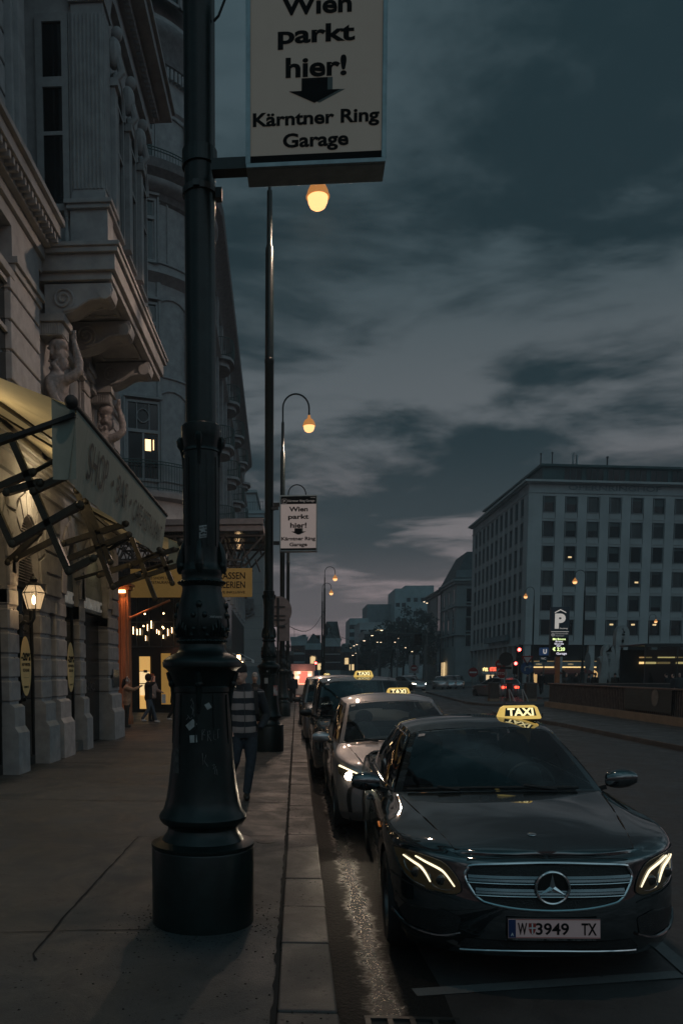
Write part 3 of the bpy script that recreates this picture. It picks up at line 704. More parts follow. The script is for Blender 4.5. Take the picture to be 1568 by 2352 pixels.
def make_car(P, root, pm, detail=True, tail=False, glass=None, sideglass=None):
    cs = CarShape(P); st = cs.st; glass = glass or CARGLASS; sideglass = sideglass or CARGLASS_D
    ws = [0, .06, .12, .2, .3, .4, .5, .6, .68, .76, .83, .88, .92, .95, .975, 1.0]
    b = MB(); rows = [[cs.shell(i, w) for w in ws] for i in range(len(st))]
    M = lambda r: [Vector((-q.x, q.y, q.z)) for q in r]
    b.grid(rows); b.grid([M(r) for r in rows])
    tops = [r[-1] for r in rows]
    yb0, yb1 = P['base'][0][1], P['base'][-1][1]
    # deck in front of and behind the cabin
    def deck(q, front):
        y = q.y; xh = interp(P['crease'], y) if front else q.x*.93; xh = min(xh, q.x*.96); hump = interp(P['hump'], y) if front else P.get('rhump', .03)
        c1 = interp(P['crown'], y) if front else .02; row = []
        for k in range(-12, 13):
            if abs(k) <= 8: x = xh*k/8; z = q.z+hump+c1*(1-(x/xh)**2 if xh else 0)
            else: t = (12-abs(k))/4; x = lerp(q.x, xh, t)*(1 if k > 0 else -1); z = q.z+hump*math.sin(t*PI/2)
            row.append((x, y, z))
        return row
    fr = [deck(q, True) for q in tops if q.y <= yb0+.10]; b.grid(fr)
    rr = [deck(q, False) for q in tops if q.y >= yb1-.12]
    if len(rr) > 1: b.grid(rr)
    # shoulder strip
    Pb = P['base']; Pr = P['rail']
    def cur(C, s):
        n = len(C)-1; xs = [(i/n, c) for i, c in enumerate(C)]
        return Vector([sinterp([(t, c[k]) for t, c in xs], s) for k in range(3)])
    sh = []
    for q in tops:
        if yb0-.05 <= q.y <= yb1+.05:
            yy = max(yb0, min(yb1, q.y)); lo, hi = 0.0, 1.0
            for _ in range(24):
                m_ = (lo+hi)/2
                if cur(Pb, m_).y < yy: lo = m_
                else: hi = m_
            c = cur(Pb, (lo+hi)/2); sh.append([q, q.lerp(Vector((c.x, q.y, c.z)), .5)+Vector((0, 0, .006)), Vector((c.x-.004, q.y, c.z-.002))])
    b.grid(sh); b.grid([M(r) for r in sh])
    # greenhouse
    bul = P.get('bulge', .05)
    def side(s, w):
        a, c = cur(Pb, s), cur(Pr, s); q = a.lerp(c, w); q.x += bul*4*w*(1-w)*.5; return q
    wb, wt = P['wsbase'], P['wstop']   # centre points
    cb, ct = Vector(Pb[0]), Vector(Pr[0])
    def wsf(u, w):
        k = 2*u-1; a = Vector((cb.x*k, lerp(wb[0], cb.y, abs(k)**2.2), lerp(wb[1], cb.z, k*k))); c = Vector((ct.x*k, lerp(wt[0], ct.y, k*k), lerp(wt[1], ct.z, k*k)))
        q = a.lerp(c, w); q.y -= .035*4*w*(1-w); q.z += .012*4*w*(1-w); return q
    rb, rt_ = P['rwbase'], P['rwtop']; eb, et = Vector(Pb[-1]), Vector(Pr[-1])
    def rwf(u, w):
        k = 2*u-1; a = Vector((eb.x*k, lerp(rb[0], eb.y, k*k), lerp(rb[1], eb.z, k*k))); c = Vector((et.x*k, lerp(rt_[0], et.y, k*k), lerp(rt_[1], et.z, k*k)))
        q = a.lerp(c, w); q.y += .03*4*w*(1-w); return q
    def panel(F, holes, nu, nw, mirror=False):
        us = sorted(set([i/nu for i in range(nu+1)]+[h for H in holes for h in H[:2]])); wv = sorted(set([i/nw for i in range(nw+1)]+[h for H in holes for h in H[2:]]))
        def inh(u, w): return any(H[0] < u < H[1] and H[2] < w < H[3] for H in holes)
        mx = (lambda q: Vector((-q.x, q.y, q.z))) if mirror else (lambda q: q)
        b.grid([[mx(F(u, w)) for w in wv] for u in us], skip=lambda i, j: inh((us[i]+us[i+1])/2, (wv[j]+wv[j+1])/2))
        out = []
        for H in holes:
            g = MB(); e = .004
            g.grid([[mx(F(lerp(H[0]-e, H[1]+e, i/12), lerp(H[2]-e, H[3]+e, j/8)))*1.0 for j in range(9)] for i in range(13)]); out.append(g)
        return out
    wsg = panel(wsf, [(.035, .965, .03, .97)], 16, 10)[0]
    rwg = panel(rwf, [(.08, .92, .06, .92)], 14, 8)[0]
    sg = []
    for mir in (False, True): sg.append(panel(side, P['sidewin'], 24, 8, mir))
    # roof
    rf = []
    for i in range(19):
        s_ = i/18; q = cur(Pr, s_); row = []
        yc = lerp(wt[0]-ct.y, rt_[0]-et.y, s_); zc = lerp(wt[1]-ct.z, rt_[1]-et.z, s_); cr = P.get('roofcrown', .03)*math.sin(PI*min(1, max(0, s_*1.0)))
        for k in range(-8, 9):
            t = k/8; e = 1-t*t; row.append((q.x*t, q.y+yc*e, q.z+(zc+cr)*(1-abs(t)**2.6)))
        rf.append(row)
    b.grid(rf)
    body = b.build('body', pm, root, smooth=True, ang=38)
    wsg.build('windscreen', glass, root, smooth=True); rwg.build('rear_window', sideglass, root, smooth=True)
    for pair in sg:
        for g in pair: g.build('side_window', sideglass, root, smooth=True)
    # underbody, wheels
    u = MB(); u.box(-P['W']*.80, P['W']*.80, .35, P['L']-.3, .17, .34)
    for yw in P['wheels']: u.box(-P['W']*.95, -P['W']*.93+.0, yw-.1, yw+.1, .5, .52)
    for yw in P['wheels']:
        for sg_ in (-1, 1): u.box(sg_*P['W']*.62-.01, sg_*P['W']*.62+.01, yw-P['arch'], yw+P['arch'], .2, P['rw']+P['arch']); u.box(min(sg_*.5*P['W'], sg_*.95*P['W']), max(sg_*.5*P['W'], sg_*.95*P['W']), yw-P['arch']*.8, yw+P['arch']*.8, P['rw']+P['arch']+.012, P['rw']+P['arch']+.022)
    u.build('underbody', BLACK, root)
    for yw in P['wheels']:
        for sx in (-1, 1):
            r = P['rw']; x = sx*(P['W']-.125); wm = MB(); wm.lathe([(r*.62, -.10), (r*.9, -.105), (r*.98, -.08), (r, -.03), (r, .03), (r*.98, .08), (r*.9, .105), (r*.62, .10)], 32, axis='x', cap=False)
            wh = wm.build('wheel', RUBBER, root, smooth=True); wh.location = (x, yw, r)
            rm = MB(); rm.lathe([(.0, .05*sx), (.05, .06*sx), (.06, .045*sx)], 20, axis='x', cap=False); rm.lathe([(r*.63, .10*sx), (r*.60, .085*sx), (r*.57, .03*sx), (r*.55, -.02*sx)], 32, axis='x', cap=False)
            for k in range(5):
                a = 2*PI*k/5
                for da in (-.13, .13): rm.bar((.045*sx, math.cos(a+da*.5)*.04, math.sin(a+da*.5)*.04), (.075*sx, math.cos(a+da)*r*.59, math.sin(a+da)*r*.59), .035, .02, up=(1, 0, 0))
            rm.lathe([(.0, -.03*sx), (r*.56, -.03*sx)], 24, axis='x', cap=False)
            rm.build('rim', mat('alloy_rim', (.12, .12, .12), .3, .8, var=.1), wh, smooth=True)
    # cabin
    yA = wb[0]; zB = wb[1]
    if detail:
        i_ = MB(); i_.grid([[(x, yA+.02+.14*j+(.10 if abs(x) > .5 else 0), zB-.06-.02*(j == 0)+(.02 if j == 2 else 0)) for x in (-.70, -.5, -.2, .2, .5, .70)] for j in range(6)]); i_.box(-.7, .7, yA+.70, yA+.74, zB-.45, zB-.05); i_.build('dashboard', TRIM, root)
        for sx in (-1, 1):
            s_ = MB(); cx = sx*.37; y = yA+1.25
            s_.ball((cx, y, zB-.18), (.25, .09, .36), 14, 10); s_.ball((cx, y+.06, zB+.235), (.125, .055, .10), 12, 8); s_.ball((cx, y-.25, zB-.5), (.25, .30, .10), 12, 8)
            for q in (-.06, .06): s_.tube([(cx+q, y+.05, zB+.1), (cx+q, y+.06, zB+.2)], .008, 6)
            s_.build('seat', SEATM, root, smooth=True)
        w_ = MB(); c0 = Vector((.37, yA+.72, zB-.06)); w_.tube([c0+Vector((.185*math.cos(a), .06*math.sin(a), .175*math.sin(a))) for a in [2*PI*k/24 for k in range(24)]], .016, 8, closed=True)
        w_.bar(c0+Vector((-.17, 0, 0)), c0+Vector((.17, 0, 0)), .03, .06); w_.bar(c0, c0+Vector((0, -.05, -.16)), .05, .02); w_.build('steering_wheel', TRIM, root, smooth=True)
        w_ = MB(); q = wsf(.5, .90); w_.cbox((q.x, q.y+.10, q.z-.05), (.24, .03, .07)); w_.cbox((q.x, q.y+.05, q.z-.02), (.10, .08, .06)); w_.build('rear_view_mirror', TRIM, root, bevel=.01)
        rs = MB(); rs.box(-.62, .62, yA+2.1, yA+2.3, zB-.7, zB+.02); rs.ball((-.35, yA+2.2, zB+.09), (.13, .05, .08)); rs.ball((.35, yA+2.2, zB+.09), (.13, .05, .08)); rs.build('rear_bench', SEATM, root, smooth=True)
        fl = MB(); fl.box(-.75, .75, yA+.1, P['L']-.7, .30, .36); fl.build('floor_panel', BLACK, root)
        st_ = MB(); st_.grid([[wsf(lerp(.055, .10, i/3), lerp(.895, .945, j/2))+Vector((0, -.004, .003)) for j in range(3)] for i in range(4)]); st_.build('vignette_sticker', mat('vignette', (.30, .29, .29), .5, var=.2), root)
        # wiper and cowl
        wp = MB(); L_ = [wsf(u, .035)+Vector((0, -.012, .012)) for u in [.06+.045*k for k in range(19)]]; wp.tube(L_, .011, 6); wp.tube([wsf(.30, .0)+Vector((0, -.03, .02)), wsf(.2, .045)+Vector((0, -.02, .02))], .012, 6); wp.tube([wsf(.75, .0)+Vector((0, -.03, .02)), wsf(.6, .05)+Vector((0, -.02, .02))], .012, 6)
        wp.build('wiper', BLACK, root)
        sl = MB()
        cw = [(Vector((x, wsf((x/cb.x+1)/2, 0).y-.005, 0))) for x in [cb.x*(-.97+1.94*k/16) for k in range(17)]]
        def deckz(x, y):
            q = min((t for t in tops if t.y <= P['L']/2), key=lambda t: abs(t.y-y)); row = deck(q, True); return interp([(p[0], p[2]) for p in row], x)
        for sx in (-1, 1):
            pts = []
            for k in range(15):
                y = lerp(.10, yb0-.12, k/14); xh = min(interp(P['crease'], y), min((t for t in tops if t.y <= P['L']/2), key=lambda t: abs(t.y-y)).x*.96)+.012; pts.append((sx*xh, y, deckz(xh, y)+.0005))
            sl.tube(pts, .0035, 5)
        # door shut lines
        for sx in (-1, 1):
            for yy in P['doors']:
                i = min(range(len(st)), key=lambda k: abs(st[k][1]-yy)); sl.tube([Vector((sx*q.x, q.y, q.z)) for q in [cs.shell(i, w) for w in (.05, .2, .4, .6, .8, .97)]], .003, 5)
        sl.build('shut_line', BLACK, root)
    # chrome line round the side glass
    if P.get('chrome'):
        for mir in (1, -1):
            c_ = MB(); H0 = P['sidewin'][0]; H1 = P['sidewin'][-1]; pts = [side(lerp(H0[0], H1[1], k/24), H0[3]+.01) for k in range(25)]+[side(lerp(H1[1], H0[0], k/24), H0[2]-.01) for k in range(25)]
            c_.tube([Vector((mir*q.x+mir*.004, q.y, q.z)) for q in pts], .0065, 6, closed=True); c_.build('window_trim', CHROME, root, smooth=True)
    # mirrors
    if detail:
        for sx in (-1, 1):
            m_ = MB(); mx, my, mz = P['mirror']; n = 14; rows = []
            for k in range(9):
                t = k/8; rr = math.sin(PI*min(1, .12+t*.80))**.5; xx = mx+lerp(-.105, .115, t)
                rows.append([(sx*xx, my+.055*rr*math.cos(2*PI*j/n)*(1 if math.cos(2*PI*j/n) < 0 else .55)-.02*t, mz+.012*(t-.5)+.078*rr*(abs(math.sin(2*PI*j/n))**.8)*(1 if math.sin(2*PI*j/n) > 0 else -.9)) for j in range(n)])
            m_.grid(rows, closed=True); m_.face([len(m_.v)-n+j for j in range(n)]); m_.face([j for j in range(n)][::-1])
            mo = m_.build('mirror', P.get('mirmat', pm), root, smooth=True)
            a_ = MB(); a_.bar((sx*(mx-.10), my, mz-.055), (sx*(mx-.19), my+.03, mz-.085), .07, .035); a_.build('mirror_arm', TRIM, mo)
            gl = MB(); gl.grid([[(sx*(mx+lerp(-.08, .09, i/4)), my+.045, mz+lerp(-.055, .055, j/3)) for j in range(4)] for i in range(5)]); gl.build('mirror_glass', CHROME, mo)
    if detail:
        for sx in (-1, 1):
            for yy in P['doors'][1:]:
                i = min(range(len(st)), key=lambda k: abs(st[k][1]-(yy-.18))); q = cs.shell(i, .80); h = MB(); h.tube([(sx*(q.x-.004), q.y-.11, q.z), (sx*(q.x+.028), q.y-.08, q.z), (sx*(q.x+.028), q.y+.06, q.z+.005), (sx*(q.x-.004), q.y+.09, q.z+.005)], .013, 8); h.build('door_handle', CHROME if P.get('chrome') else pm, root, smooth=True)
    return cs, body, wsf
def taxi_sign(loc, lab, rz=0.0, w=.38, rot=None):
    t = thing('taxi_sign', lab, 'taxi sign', loc, rz, 'lit roof signs of the taxis', rot=rot)
    k = w/.38; b = MB(); b.box(-.15*k, .15*k, -.04, .05, .0, .022); b.build('magnet_base', BLACK, t, bevel=.006)
    # bowed wedge body
    b = MB(); rows = []
    for i in range(13):
        z = i/12; ww = lerp(.192, .150, z)*k; dd = lerp(.075, .034, z)
        zz = .022+.115*k*z
        if i == 12: ww -= .022*k; dd -= .012
        if i == 11: ww -= .008*k; dd -= .004
        if i == 0: ww -= .01*k
        n = 28; rows.append([(ww*math.copysign(abs(math.cos(a))**.32, math.cos(a)), dd*math.copysign(abs(math.sin(a))**.55, math.sin(a)), zz) for a in [2*PI*j/n for j in range(n)]])
    b.grid(rows, closed=True); b.face(list(range(len(b.v)-28, len(b.v))))
    b.build('lamp_body', TAXIY, t, smooth=True)
    b = MB(); F = lambda x, z: Vector((x*k, -lerp(.075, .034, z)*(1-(abs(x)/.2)**5*.25)-.003, .022+.115*k*z))
    b.grid([[F(lerp(-.135, .135, i/10)*(1-.10*j/4*1.0), lerp(.24, .84, j/4)) for i in range(11)] for j in range(5)]); pn = b.build('front_panel', mat('taxi_panel_black', (.012, .011, .008), .5, var=.1), t)
    b = MB(); text(b, 'TAXI', (0, 0, 0), .225, .066/.115, bold=.035, warp=lambda x, z: F(x*(1-.06*(z+.3)), .54+z)+Vector((0, -.003, 0))); b.build('lettering', TAXIL, pn)
    b = MB(); b.tube([(.19*k, .02, .035), (.215*k, .03, .06), (.222*k, .05, .04), (.20*k, .08, .0), (.16*k, .12, -.004)], .0035, 5); b.build('cable', BLACK, t)
    return t
TAXIY = mat('taxi_sign_yellow', (.55, .38, .10), .35, var=.1, scale=8, emit=(1.0, .66, .17), es=.62)
TAXIL = emis('taxi_letters_lit', (1.0, .82, .40), 1.3)
ROLL = R(-1.35)
SEDAN = dict(L=4.92, W=.912, a=.95, p=2.7, ar=.7, pr=2.8, wheels=(.86, 3.80), rw=.335, arch=.385,
    ztop=[(0, .780), (.12, .795), (.35, .825), (.8, .872), (1.3, .915), (1.55, .935), (2.4, .955), (3.6, .975), (4.3, .985), (4.92, .93)],
    zbot=[(0, .195), (.5, .17), (1, .185), (4, .2), (4.92, .26)],
    front=[(.17, .10), (.21, .045), (.27, .015), (.36, .0), (.48, .0), (.55, .012), (.66, .035), (.78, .07), (.9, .12)], rear=[(.2, .08), (.35, .01), (.6, 0), (.9, .05), (1.0, .08)],
    side=[(.17, .05), (.25, .015), (.45, .0), (.62, .004), (.70, .012), (.78, .002), (.86, .018), (.96, .05), (1.0, .06)], round=.045,
    crease=[(0, .46), (.10, .49), (.45, .56), (1.0, .66), (1.5, .735)], hump=[(0, .0), (.06, .012), (.3, .030), (1.5, .036)], crown=[(0, .012), (.08, .018), (.6, .045), (1.5, .055)],
    base=[(.772, 1.50, .955), (.815, 2.0, .962), (.828, 2.7, .972), (.815, 3.4, .984), (.715, 4.2, 1.0)], rail=[(.568, 2.20, 1.372), (.595, 2.50, 1.408), (.595, 2.95, 1.412), (.575, 3.38, 1.385), (.55, 3.72, 1.315)],
    wsbase=(1.29, .995), wstop=(2.06, 1.415), rwbase=(4.40, 1.0), rwtop=(3.62, 1.35), sidewin=[(.05, .475, .07, .90), (.505, .90, .07, .90)], roofcrown=.035,
    doors=(1.42, 2.52, 3.55), mirror=(.975, 1.72, 1.02), chrome=True)
CG = 'taxis waiting in a row at the kerb'
def place_car(name, lab, x, y, z=None, rz=0.0, cat='taxi', group=CG, roll=ROLL):
    return thing(name, lab, cat, (x, y, road_z(x) if z is None else z), group=group, rot=(0, roll, rz))
t1 = place_car('taxi', 'glossy black saloon taxi at the front with chrome grille and lit LED headlights', 1.485, 4.60, .035, R(-2.2))
cs, body, wsf = make_car(SEDAN, t1, P_BLACK)
# grille, star, plate, lamps
GO = [(-.455, .715), (-.425, .738), (-.2, .752), (0, .757), (.2, .752), (.425, .738), (.455, .715), (.472, .68), (.462, .64), (.425, .575), (.395, .545), (.35, .525), (.2, .500), (0, .490), (-.2, .500), (-.35, .525), (-.395, .545), (-.425, .575), (-.462, .64), (-.472, .68)]
GO2 = smooth_line(GO+[GO[0]], 4)[:-1]
g = MB(); poly_patch(cs, g, GO, .004, 20); gr = g.build('grille', MESHM, t1, smooth=True)
g = MB(); g.tube([cs.fp(x, z, .008) for x, z in GO2], .0105, 8, closed=True); g.build('grille_frame', CHROME, gr, smooth=True)
SLATM = mat('grille_slat', (.16, .18, .19), .25, .85, var=.1)
for zc in (.662, .592):
    xw = .452 if zc > .62 else .415; g = MB()
    rows = [[cs.fp(x, zc+dz, o) for dz, o in ((.024, .006), (.020, .020), (.004, .024), (.0, .020), (-.012, .022), (-.018, .018), (-.022, .006))] for x in [lerp(-xw, xw, k/30) for k in range(31)]]
    g.grid(rows); g.build('slat', SLATM, gr, smooth=True, ang=25)
    g = MB(); g.tube([cs.fp(lerp(-xw, xw, k/24), zc-.0235, .020) for k in range(25)], .0035, 6); g.build('slat_edge', CHROME, gr, smooth=True)
g = MB(); sc = cs.fp(.004, .620, .03)
g.tube([sc+Vector((.093*math.cos(a), 0, .093*math.sin(a))) for a in [2*PI*k/40 for k in range(40)]], .0095, 8, closed=True)
for k in range(3):
    a = PI/2+2*PI*k/3; e = sc+Vector((.088*math.cos(a), 0, .088*math.sin(a))); pn = Vector((-math.sin(a), 0, math.cos(a)))
    m0 = sc+Vector((0, -.012, 0)); l_, r_ = sc+pn*.017, sc-pn*.017
    g.poly([m0, l_, e]); g.poly([m0, e, r_]); g.poly([sc+Vector((0, .004, 0)), e, l_]); g.poly([sc+Vector((0, .004, 0)), r_, e])
em = g.build('emblem', CHROME, gr, smooth=True, ang=15)
g = MB(); g.lathe([(0, 0), (.084, 0), (.084, .012), (0, .012)], 32, axis='y', c=sc+Vector((0, .006, 0)), cap=False); g.build('emblem_disc', TRIM, em)
g = MB(); hz = .865; g.lathe([(.0, .004), (.018, .004), (.026, .002), (.027, 0)], 20, cap=False); o = g.build('bonnet_badge', CHROME, t1, smooth=True); o.location = (-.035, .315, .876); o.rotation_euler = (R(-9)*-1, 0, 0); o.rotation_euler = (R(8), 0, 0)
# number plate
pl = MB(); pc = (.006, cs.fy(0, .39)-.022, .392); pl.box(-.262, .262, -.006, .012, -.068, .062); plate = pl.build('licence_plate', TRIM, t1, bevel=.003); plate.location = pc; plate.rotation_euler = (R(-3), 0, 0)
pl = MB(); pl.box(-.256, .256, -.010, -.0065, -.052, .058); f = pl.build('plate_face', mat('plate_white', (.50, .36, .36), .5, var=.06, emit=(1, .74, .70), es=.03), plate)  # faint pink emission paints light on to the plate face
pl = MB(); pl.box(-.255, -.214, -.0112, -.0095, -.050, .056); pl.build('country_band', mat('plate_blue', (.01, .03, .11), .5, var=0), plate)
pl = MB(); text(pl, 'A', (-.2345, -.0125, -.030), .016, .018, bold=.03); pl.build('country_letter', WHITE, plate)
pl = MB(); text(pl, 'W', (-.177, -.0125, .002), .052, .070, bold=.022); text(pl, '3949', (-.010, -.0125, .002), .185, .070, bold=.022); text(pl, 'TX', (.194, -.0125, .002), .085, .070, bold=.022); pl.build('lettering', SIGNB, plate)
pl = MB()
for zz in (-.049, .0545): pl.box(-.213, .255, -.0115, -.0098, zz, zz+.003)
pl.build('red_line', mat('plate_red', (.32, .03, .02), .5, var=0), plate)
pl = MB(); pl.poly([(-.142, -.0122, .035), (-.142, -.0122, .0), (-.134, -.0122, -.02), (-.122, -.0122, -.033), (-.110, -.0122, -.02), (-.102, -.0122, .0), (-.102, -.0122, .035)][::-1]); cr = pl.build('crest', MATS['plate_red'], plate)
pl = MB(); pl.box(-.1255, -.1185, -.0135, -.0125, -.028, .034); pl.box(-.141, -.103, -.0137, -.0127, .004, .011); pl.build('crest_cross', WHITE, cr)
pl = MB(); text(pl, 'LIMOUSINENSERVICE   VIENNA-CARS   +43 660 53 999 33', (0, -.0078, -.0605), .46, .0085, bold=.01); pl.build('holder_print', mat('plate_print', (.22, .21, .20), .6, var=0), plate)
# headlights
HLP = [(-.858, .775), (-.80, .778), (-.715, .772), (-.60, .746), (-.545, .70), (-.508, .645), (-.494, .588), (-.515, .566), (-.556, .556), (-.66, .560), (-.755, .585), (-.806, .640), (-.842, .705)]
for sx in (-1, 1):
    X = lambda pts: [(x*-sx, z) for x, z in pts]
    g = MB(); poly_patch(cs, g, X(HLP), .0035, 18); h = g.build('headlight', LAMPIN, t1, smooth=True)
    g = MB(); g.tube([cs.fp(x, z, .004) for x, z in smooth_line(X(HLP)+X(HLP)[:1], 3)[:-1]], .0035, 6, closed=True); g.build('lamp_seal', TRIM, h, smooth=True)
    g = MB()
    for pts, rads in (([(-.800, .738), (-.752, .714), (-.712, .692), (-.687, .664), (-.658, .612)], None), ([(-.736, .752), (-.682, .728), (-.624, .704), (-.581, .676), (-.529, .604)], None)):
        L_ = smooth_line(X(pts), 6); g.tube([cs.fp(x, z, .010) for x, z in L_], [.003+.0042*math.sin(PI*min(1, .1+.85*i/(len(L_)-1))) for i in range(len(L_))], 8)
    g.build('led_strip', LED, h, smooth=True)
    g = MB()
    for pts in ([(-.84, .70), (-.815, .645), (-.76, .60), (-.69, .578)], [(-.665, .66), (-.65, .60), (-.62, .582), (-.575, .578), (-.545, .585)], [(-.80, .71), (-.785, .66), (-.745, .63)]):
        g.tube([cs.fp(x, z, .007) for x, z in smooth_line(X(pts), 5)], .0028, 6)
    g.build('lamp_chrome', CHROME, h, smooth=True)
    g = MB()
    for (x, z) in ((-.735, .652), (-.60, .632)): c = cs.fp(x*-sx, z, .005); g.ball(c, (.034, .012, .034), 14, 8)
    g.build('lamp_lens', mat('lens_dark', (.02, .02, .018), .05, var=.1, coat=1), h, smooth=True)
# bumper: lower intake, side intakes, chrome lip
g = MB(); poly_patch(cs, g, [(-.47, .305), (.47, .305), (.52, .255), (.46, .245), (-.46, .245), (-.52, .255)], .004, 12); g.build('lower_intake', MESHM, t1)
for sx in (-1, 1):
    g = MB(); poly_patch(cs, g, [(sx*x, z) for x, z in ((.50, .43), (.60, .46), (.80, .44), (.835, .38), (.78, .31), (.60, .30), (.52, .33))], .004, 12); g.build('side_intake', MESHM, t1)
    g = MB(); g.tube([cs.fp(sx*x, z, .010) for x, z in smooth_line([(.50, .335), (.62, .295), (.78, .305), (.86, .36)], 5)], .011, 8); g.build('intake_blade', P_BLACK, t1, smooth=True)
g = MB(); L_ = smooth_line([(-.50, .232), (-.3, .247), (0, .254), (.3, .249), (.50, .238)], 8); g.tube([cs.fp(x, z, .012) for x, z in L_], .008, 8); g.build('chrome_lip', CHROME, t1, smooth=True)
g = MB(); g.grid([[cs.fp(lerp(-.46, .46, k/24), .785-.02*abs(lerp(-1, 1, k/24))**3+dz, .003) for dz in (-.003, .003)] for k in range(25)]); g.build('shut_line', BLACK, t1)
g = MB()
for sx in (-1, 1): g.tube([cs.fp(sx*x, z, .003) for x, z in smooth_line([(.90, .60), (.775, .57), (.65, .545), (.55, .535), (.50, .52)], 5)], .003, 5)
g.build('shut_line', BLACK, t1)
g = MB(); i = min(range(len(cs.st)), key=lambda k: abs(cs.st[k][1]-1.28)); q = cs.shell(i, .78); g.tube([(-q.x-.002, q.y-.06, q.z), (-q.x-.004, q.y+.05, q.z+.012)], .007, 6); g.build('side_repeater', mat('amber', (.5, .12, .01), .3, var=0, emit=(1, .3, .05), es=.25), t1)
sp = Vector((1.94, 7.10, 1.475)); taxi_sign(sp, 'largest glowing yellow taxi sign, on the roof of the black saloon in front', R(1.5), .385, rot=(0, ROLL, R(1)))
# second taxi
MPV = dict(SEDAN, L=4.62, W=.888, a=.95, p=2.4, ar=.45, pr=3.2, wheels=(.90, 3.68), rw=.315, arch=.36,
    ztop=[(0, .70), (.15, .76), (.4, .835), (.8, .92), (1.1, .97), (1.4, .995), (2.4, 1.0), (3.6, 1.02), (4.2, 1.04), (4.62, 1.0)],
    front=[(.17, .10), (.24, .02), (.36, .0), (.5, .02), (.62, .07), (.72, .14), (.85, .22), (1.0, .3)], zbot=[(0, .19), (.6, .17), (4, .19), (4.6, .25)],
    side=[(.17, .05), (.25, .015), (.5, .0), (.62, .004), (.72, .012), (.84, .002), (.92, .02), (1.0, .05)],
    crease=[(0, .42), (.2, .50), (.7, .60), (1.2, .70)], hump=[(0, 0), (.1, .005), (.4, .015), (1.3, .02)], crown=[(0, .01), (.3, .03), (1.2, .07)],
    base=[(.775, 1.22, .985), (.82, 1.9, .99), (.83, 2.7, 1.0), (.82, 3.5, 1.02), (.72, 4.40, 1.05)], rail=[(.60, 2.40, 1.445), (.64, 2.75, 1.49), (.635, 3.2, 1.505), (.61, 3.7, 1.48), (.57, 4.15, 1.42)],
    wsbase=(.98, 1.03), wstop=(2.28, 1.49), rwbase=(4.52, 1.03), rwtop=(4.12, 1.45), sidewin=[(.10, .50, .07, .90), (.53, .92, .07, .90)], doors=(1.28, 2.45, 3.45), mirror=(.985, 1.72, 1.04), chrome=False)
t2_ = place_car('taxi', 'grey people carrier taxi second in the rank with one bright round headlight showing', 1.33, 8.85, .03)
cs2, body2, ws2 = make_car(MPV, t2_, P_GREY)
for sx in (-1, 1):
    X = lambda pts: [(x*-sx, z) for x, z in pts]
    HP = [(-.83, .80), (-.74, .79), (-.60, .735), (-.46, .665), (-.45, .645), (-.60, .645), (-.74, .66), (-.81, .70)]
    g = MB(); poly_patch(cs2, g, X(HP), .004, 14); h = g.build('headlight', LAMPIN, t2_, smooth=True)
    g = MB(); L_ = smooth_line(X([(-.80, .80), (-.70, .765), (-.58, .715), (-.45, .655)]), 6); g.tube([cs2.fp(x, z, .010) for x, z in L_], [.012-.007*i/(len(L_)-1) for i in range(len(L_))], 8); g.build('led_strip', LED if sx < 0 else CHROME, h, smooth=True)
    g = MB(); c = cs2.fp(.70*sx, .69, .012); g.ball(c, (.050, .025, .048), 16, 10); g.build('lamp_lens', HEAD if sx < 0 else MATS['lens_dark'], h, smooth=True)
    g = MB(); g.grid([[cs2.fp(sx*(x+dx), z, .006) for dx in (-.02, .02)] for x, z in smooth_line([(.64, .60), (.70, .54), (.715, .42), (.70, .28)], 5)]); g.build('fog_lamp_slot', BLACK, t2_)
g = MB(); poly_patch(cs2, g, [(-.45, .50), (.45, .50), (.38, .30), (-.38, .30)], .005, 12); g.build('grille', MESHM, t2_)
lp = at(797, 1770, Y=9.05); l = spot_light(lp.x-.02, 8.78, .72, 14, (1, .82, .60), 75, 'headlight_light'); l.rotation_euler = (R(84), 0, R(174)); l.data.shadow_soft_size = .05
taxi_sign((1.525, 12.15, 1.535), 'second nearest yellow taxi sign, on the grey people carrier roof', .0, .38, rot=(0, ROLL, 0))
# third taxi: dark van
VAN = dict(SEDAN, L=4.9, W=.93, a=.75, p=3.0, ar=.3, pr=4, wheels=(.88, 3.9), rw=.33, arch=.38,
    ztop=[(0, .86), (.15, .91), (.5, 1.0), (.9, 1.06), (1.3, 1.09), (4.9, 1.12)], front=[(.17, .1), (.25, .02), (.4, 0), (.7, .02), (.9, .10), (1.1, .2)],
    crease=[(0, .5), (.5, .66), (1.2, .76)], hump=[(0, 0), (.2, .01), (1, .02)], crown=[(0, .02), (1.0, .05)],
    base=[(.84, .92, 1.07), (.87, 1.7, 1.08), (.875, 2.7, 1.09), (.87, 3.7, 1.10), (.84, 4.80, 1.12)], rail=[(.70, 1.78, 1.70), (.735, 2.2, 1.745), (.74, 3.0, 1.75), (.735, 3.8, 1.745), (.72, 4.62, 1.71)],
    wsbase=(.72, 1.09), wstop=(1.66, 1.725), rwbase=(4.86, 1.1), rwtop=(4.64, 1.72), sidewin=[(.07, .36, .06, .90), (.39, .66, .06, .9), (.69, .95, .06, .9)], doors=(1.1, 2.1, 3.3), mirror=(1.03, 1.28, 1.16), chrome=False, mirmat=TRIM)
t3_ = place_car('taxi', 'tall black van taxi third in the rank, behind the grey people carrier', 1.22, 13.55, .03)
cs3, body3, ws3 = make_car(VAN, t3_, P_NAVY)
for sx in (-1, 1):
    g = MB(); poly_patch(cs3, g, [(sx*x, z) for x, z in ((.86, .86), (.60, .84), (.52, .74), (.62, .70), (.84, .74))], .004, 10); h = g.build('headlight', LAMPIN, t3_, smooth=True)
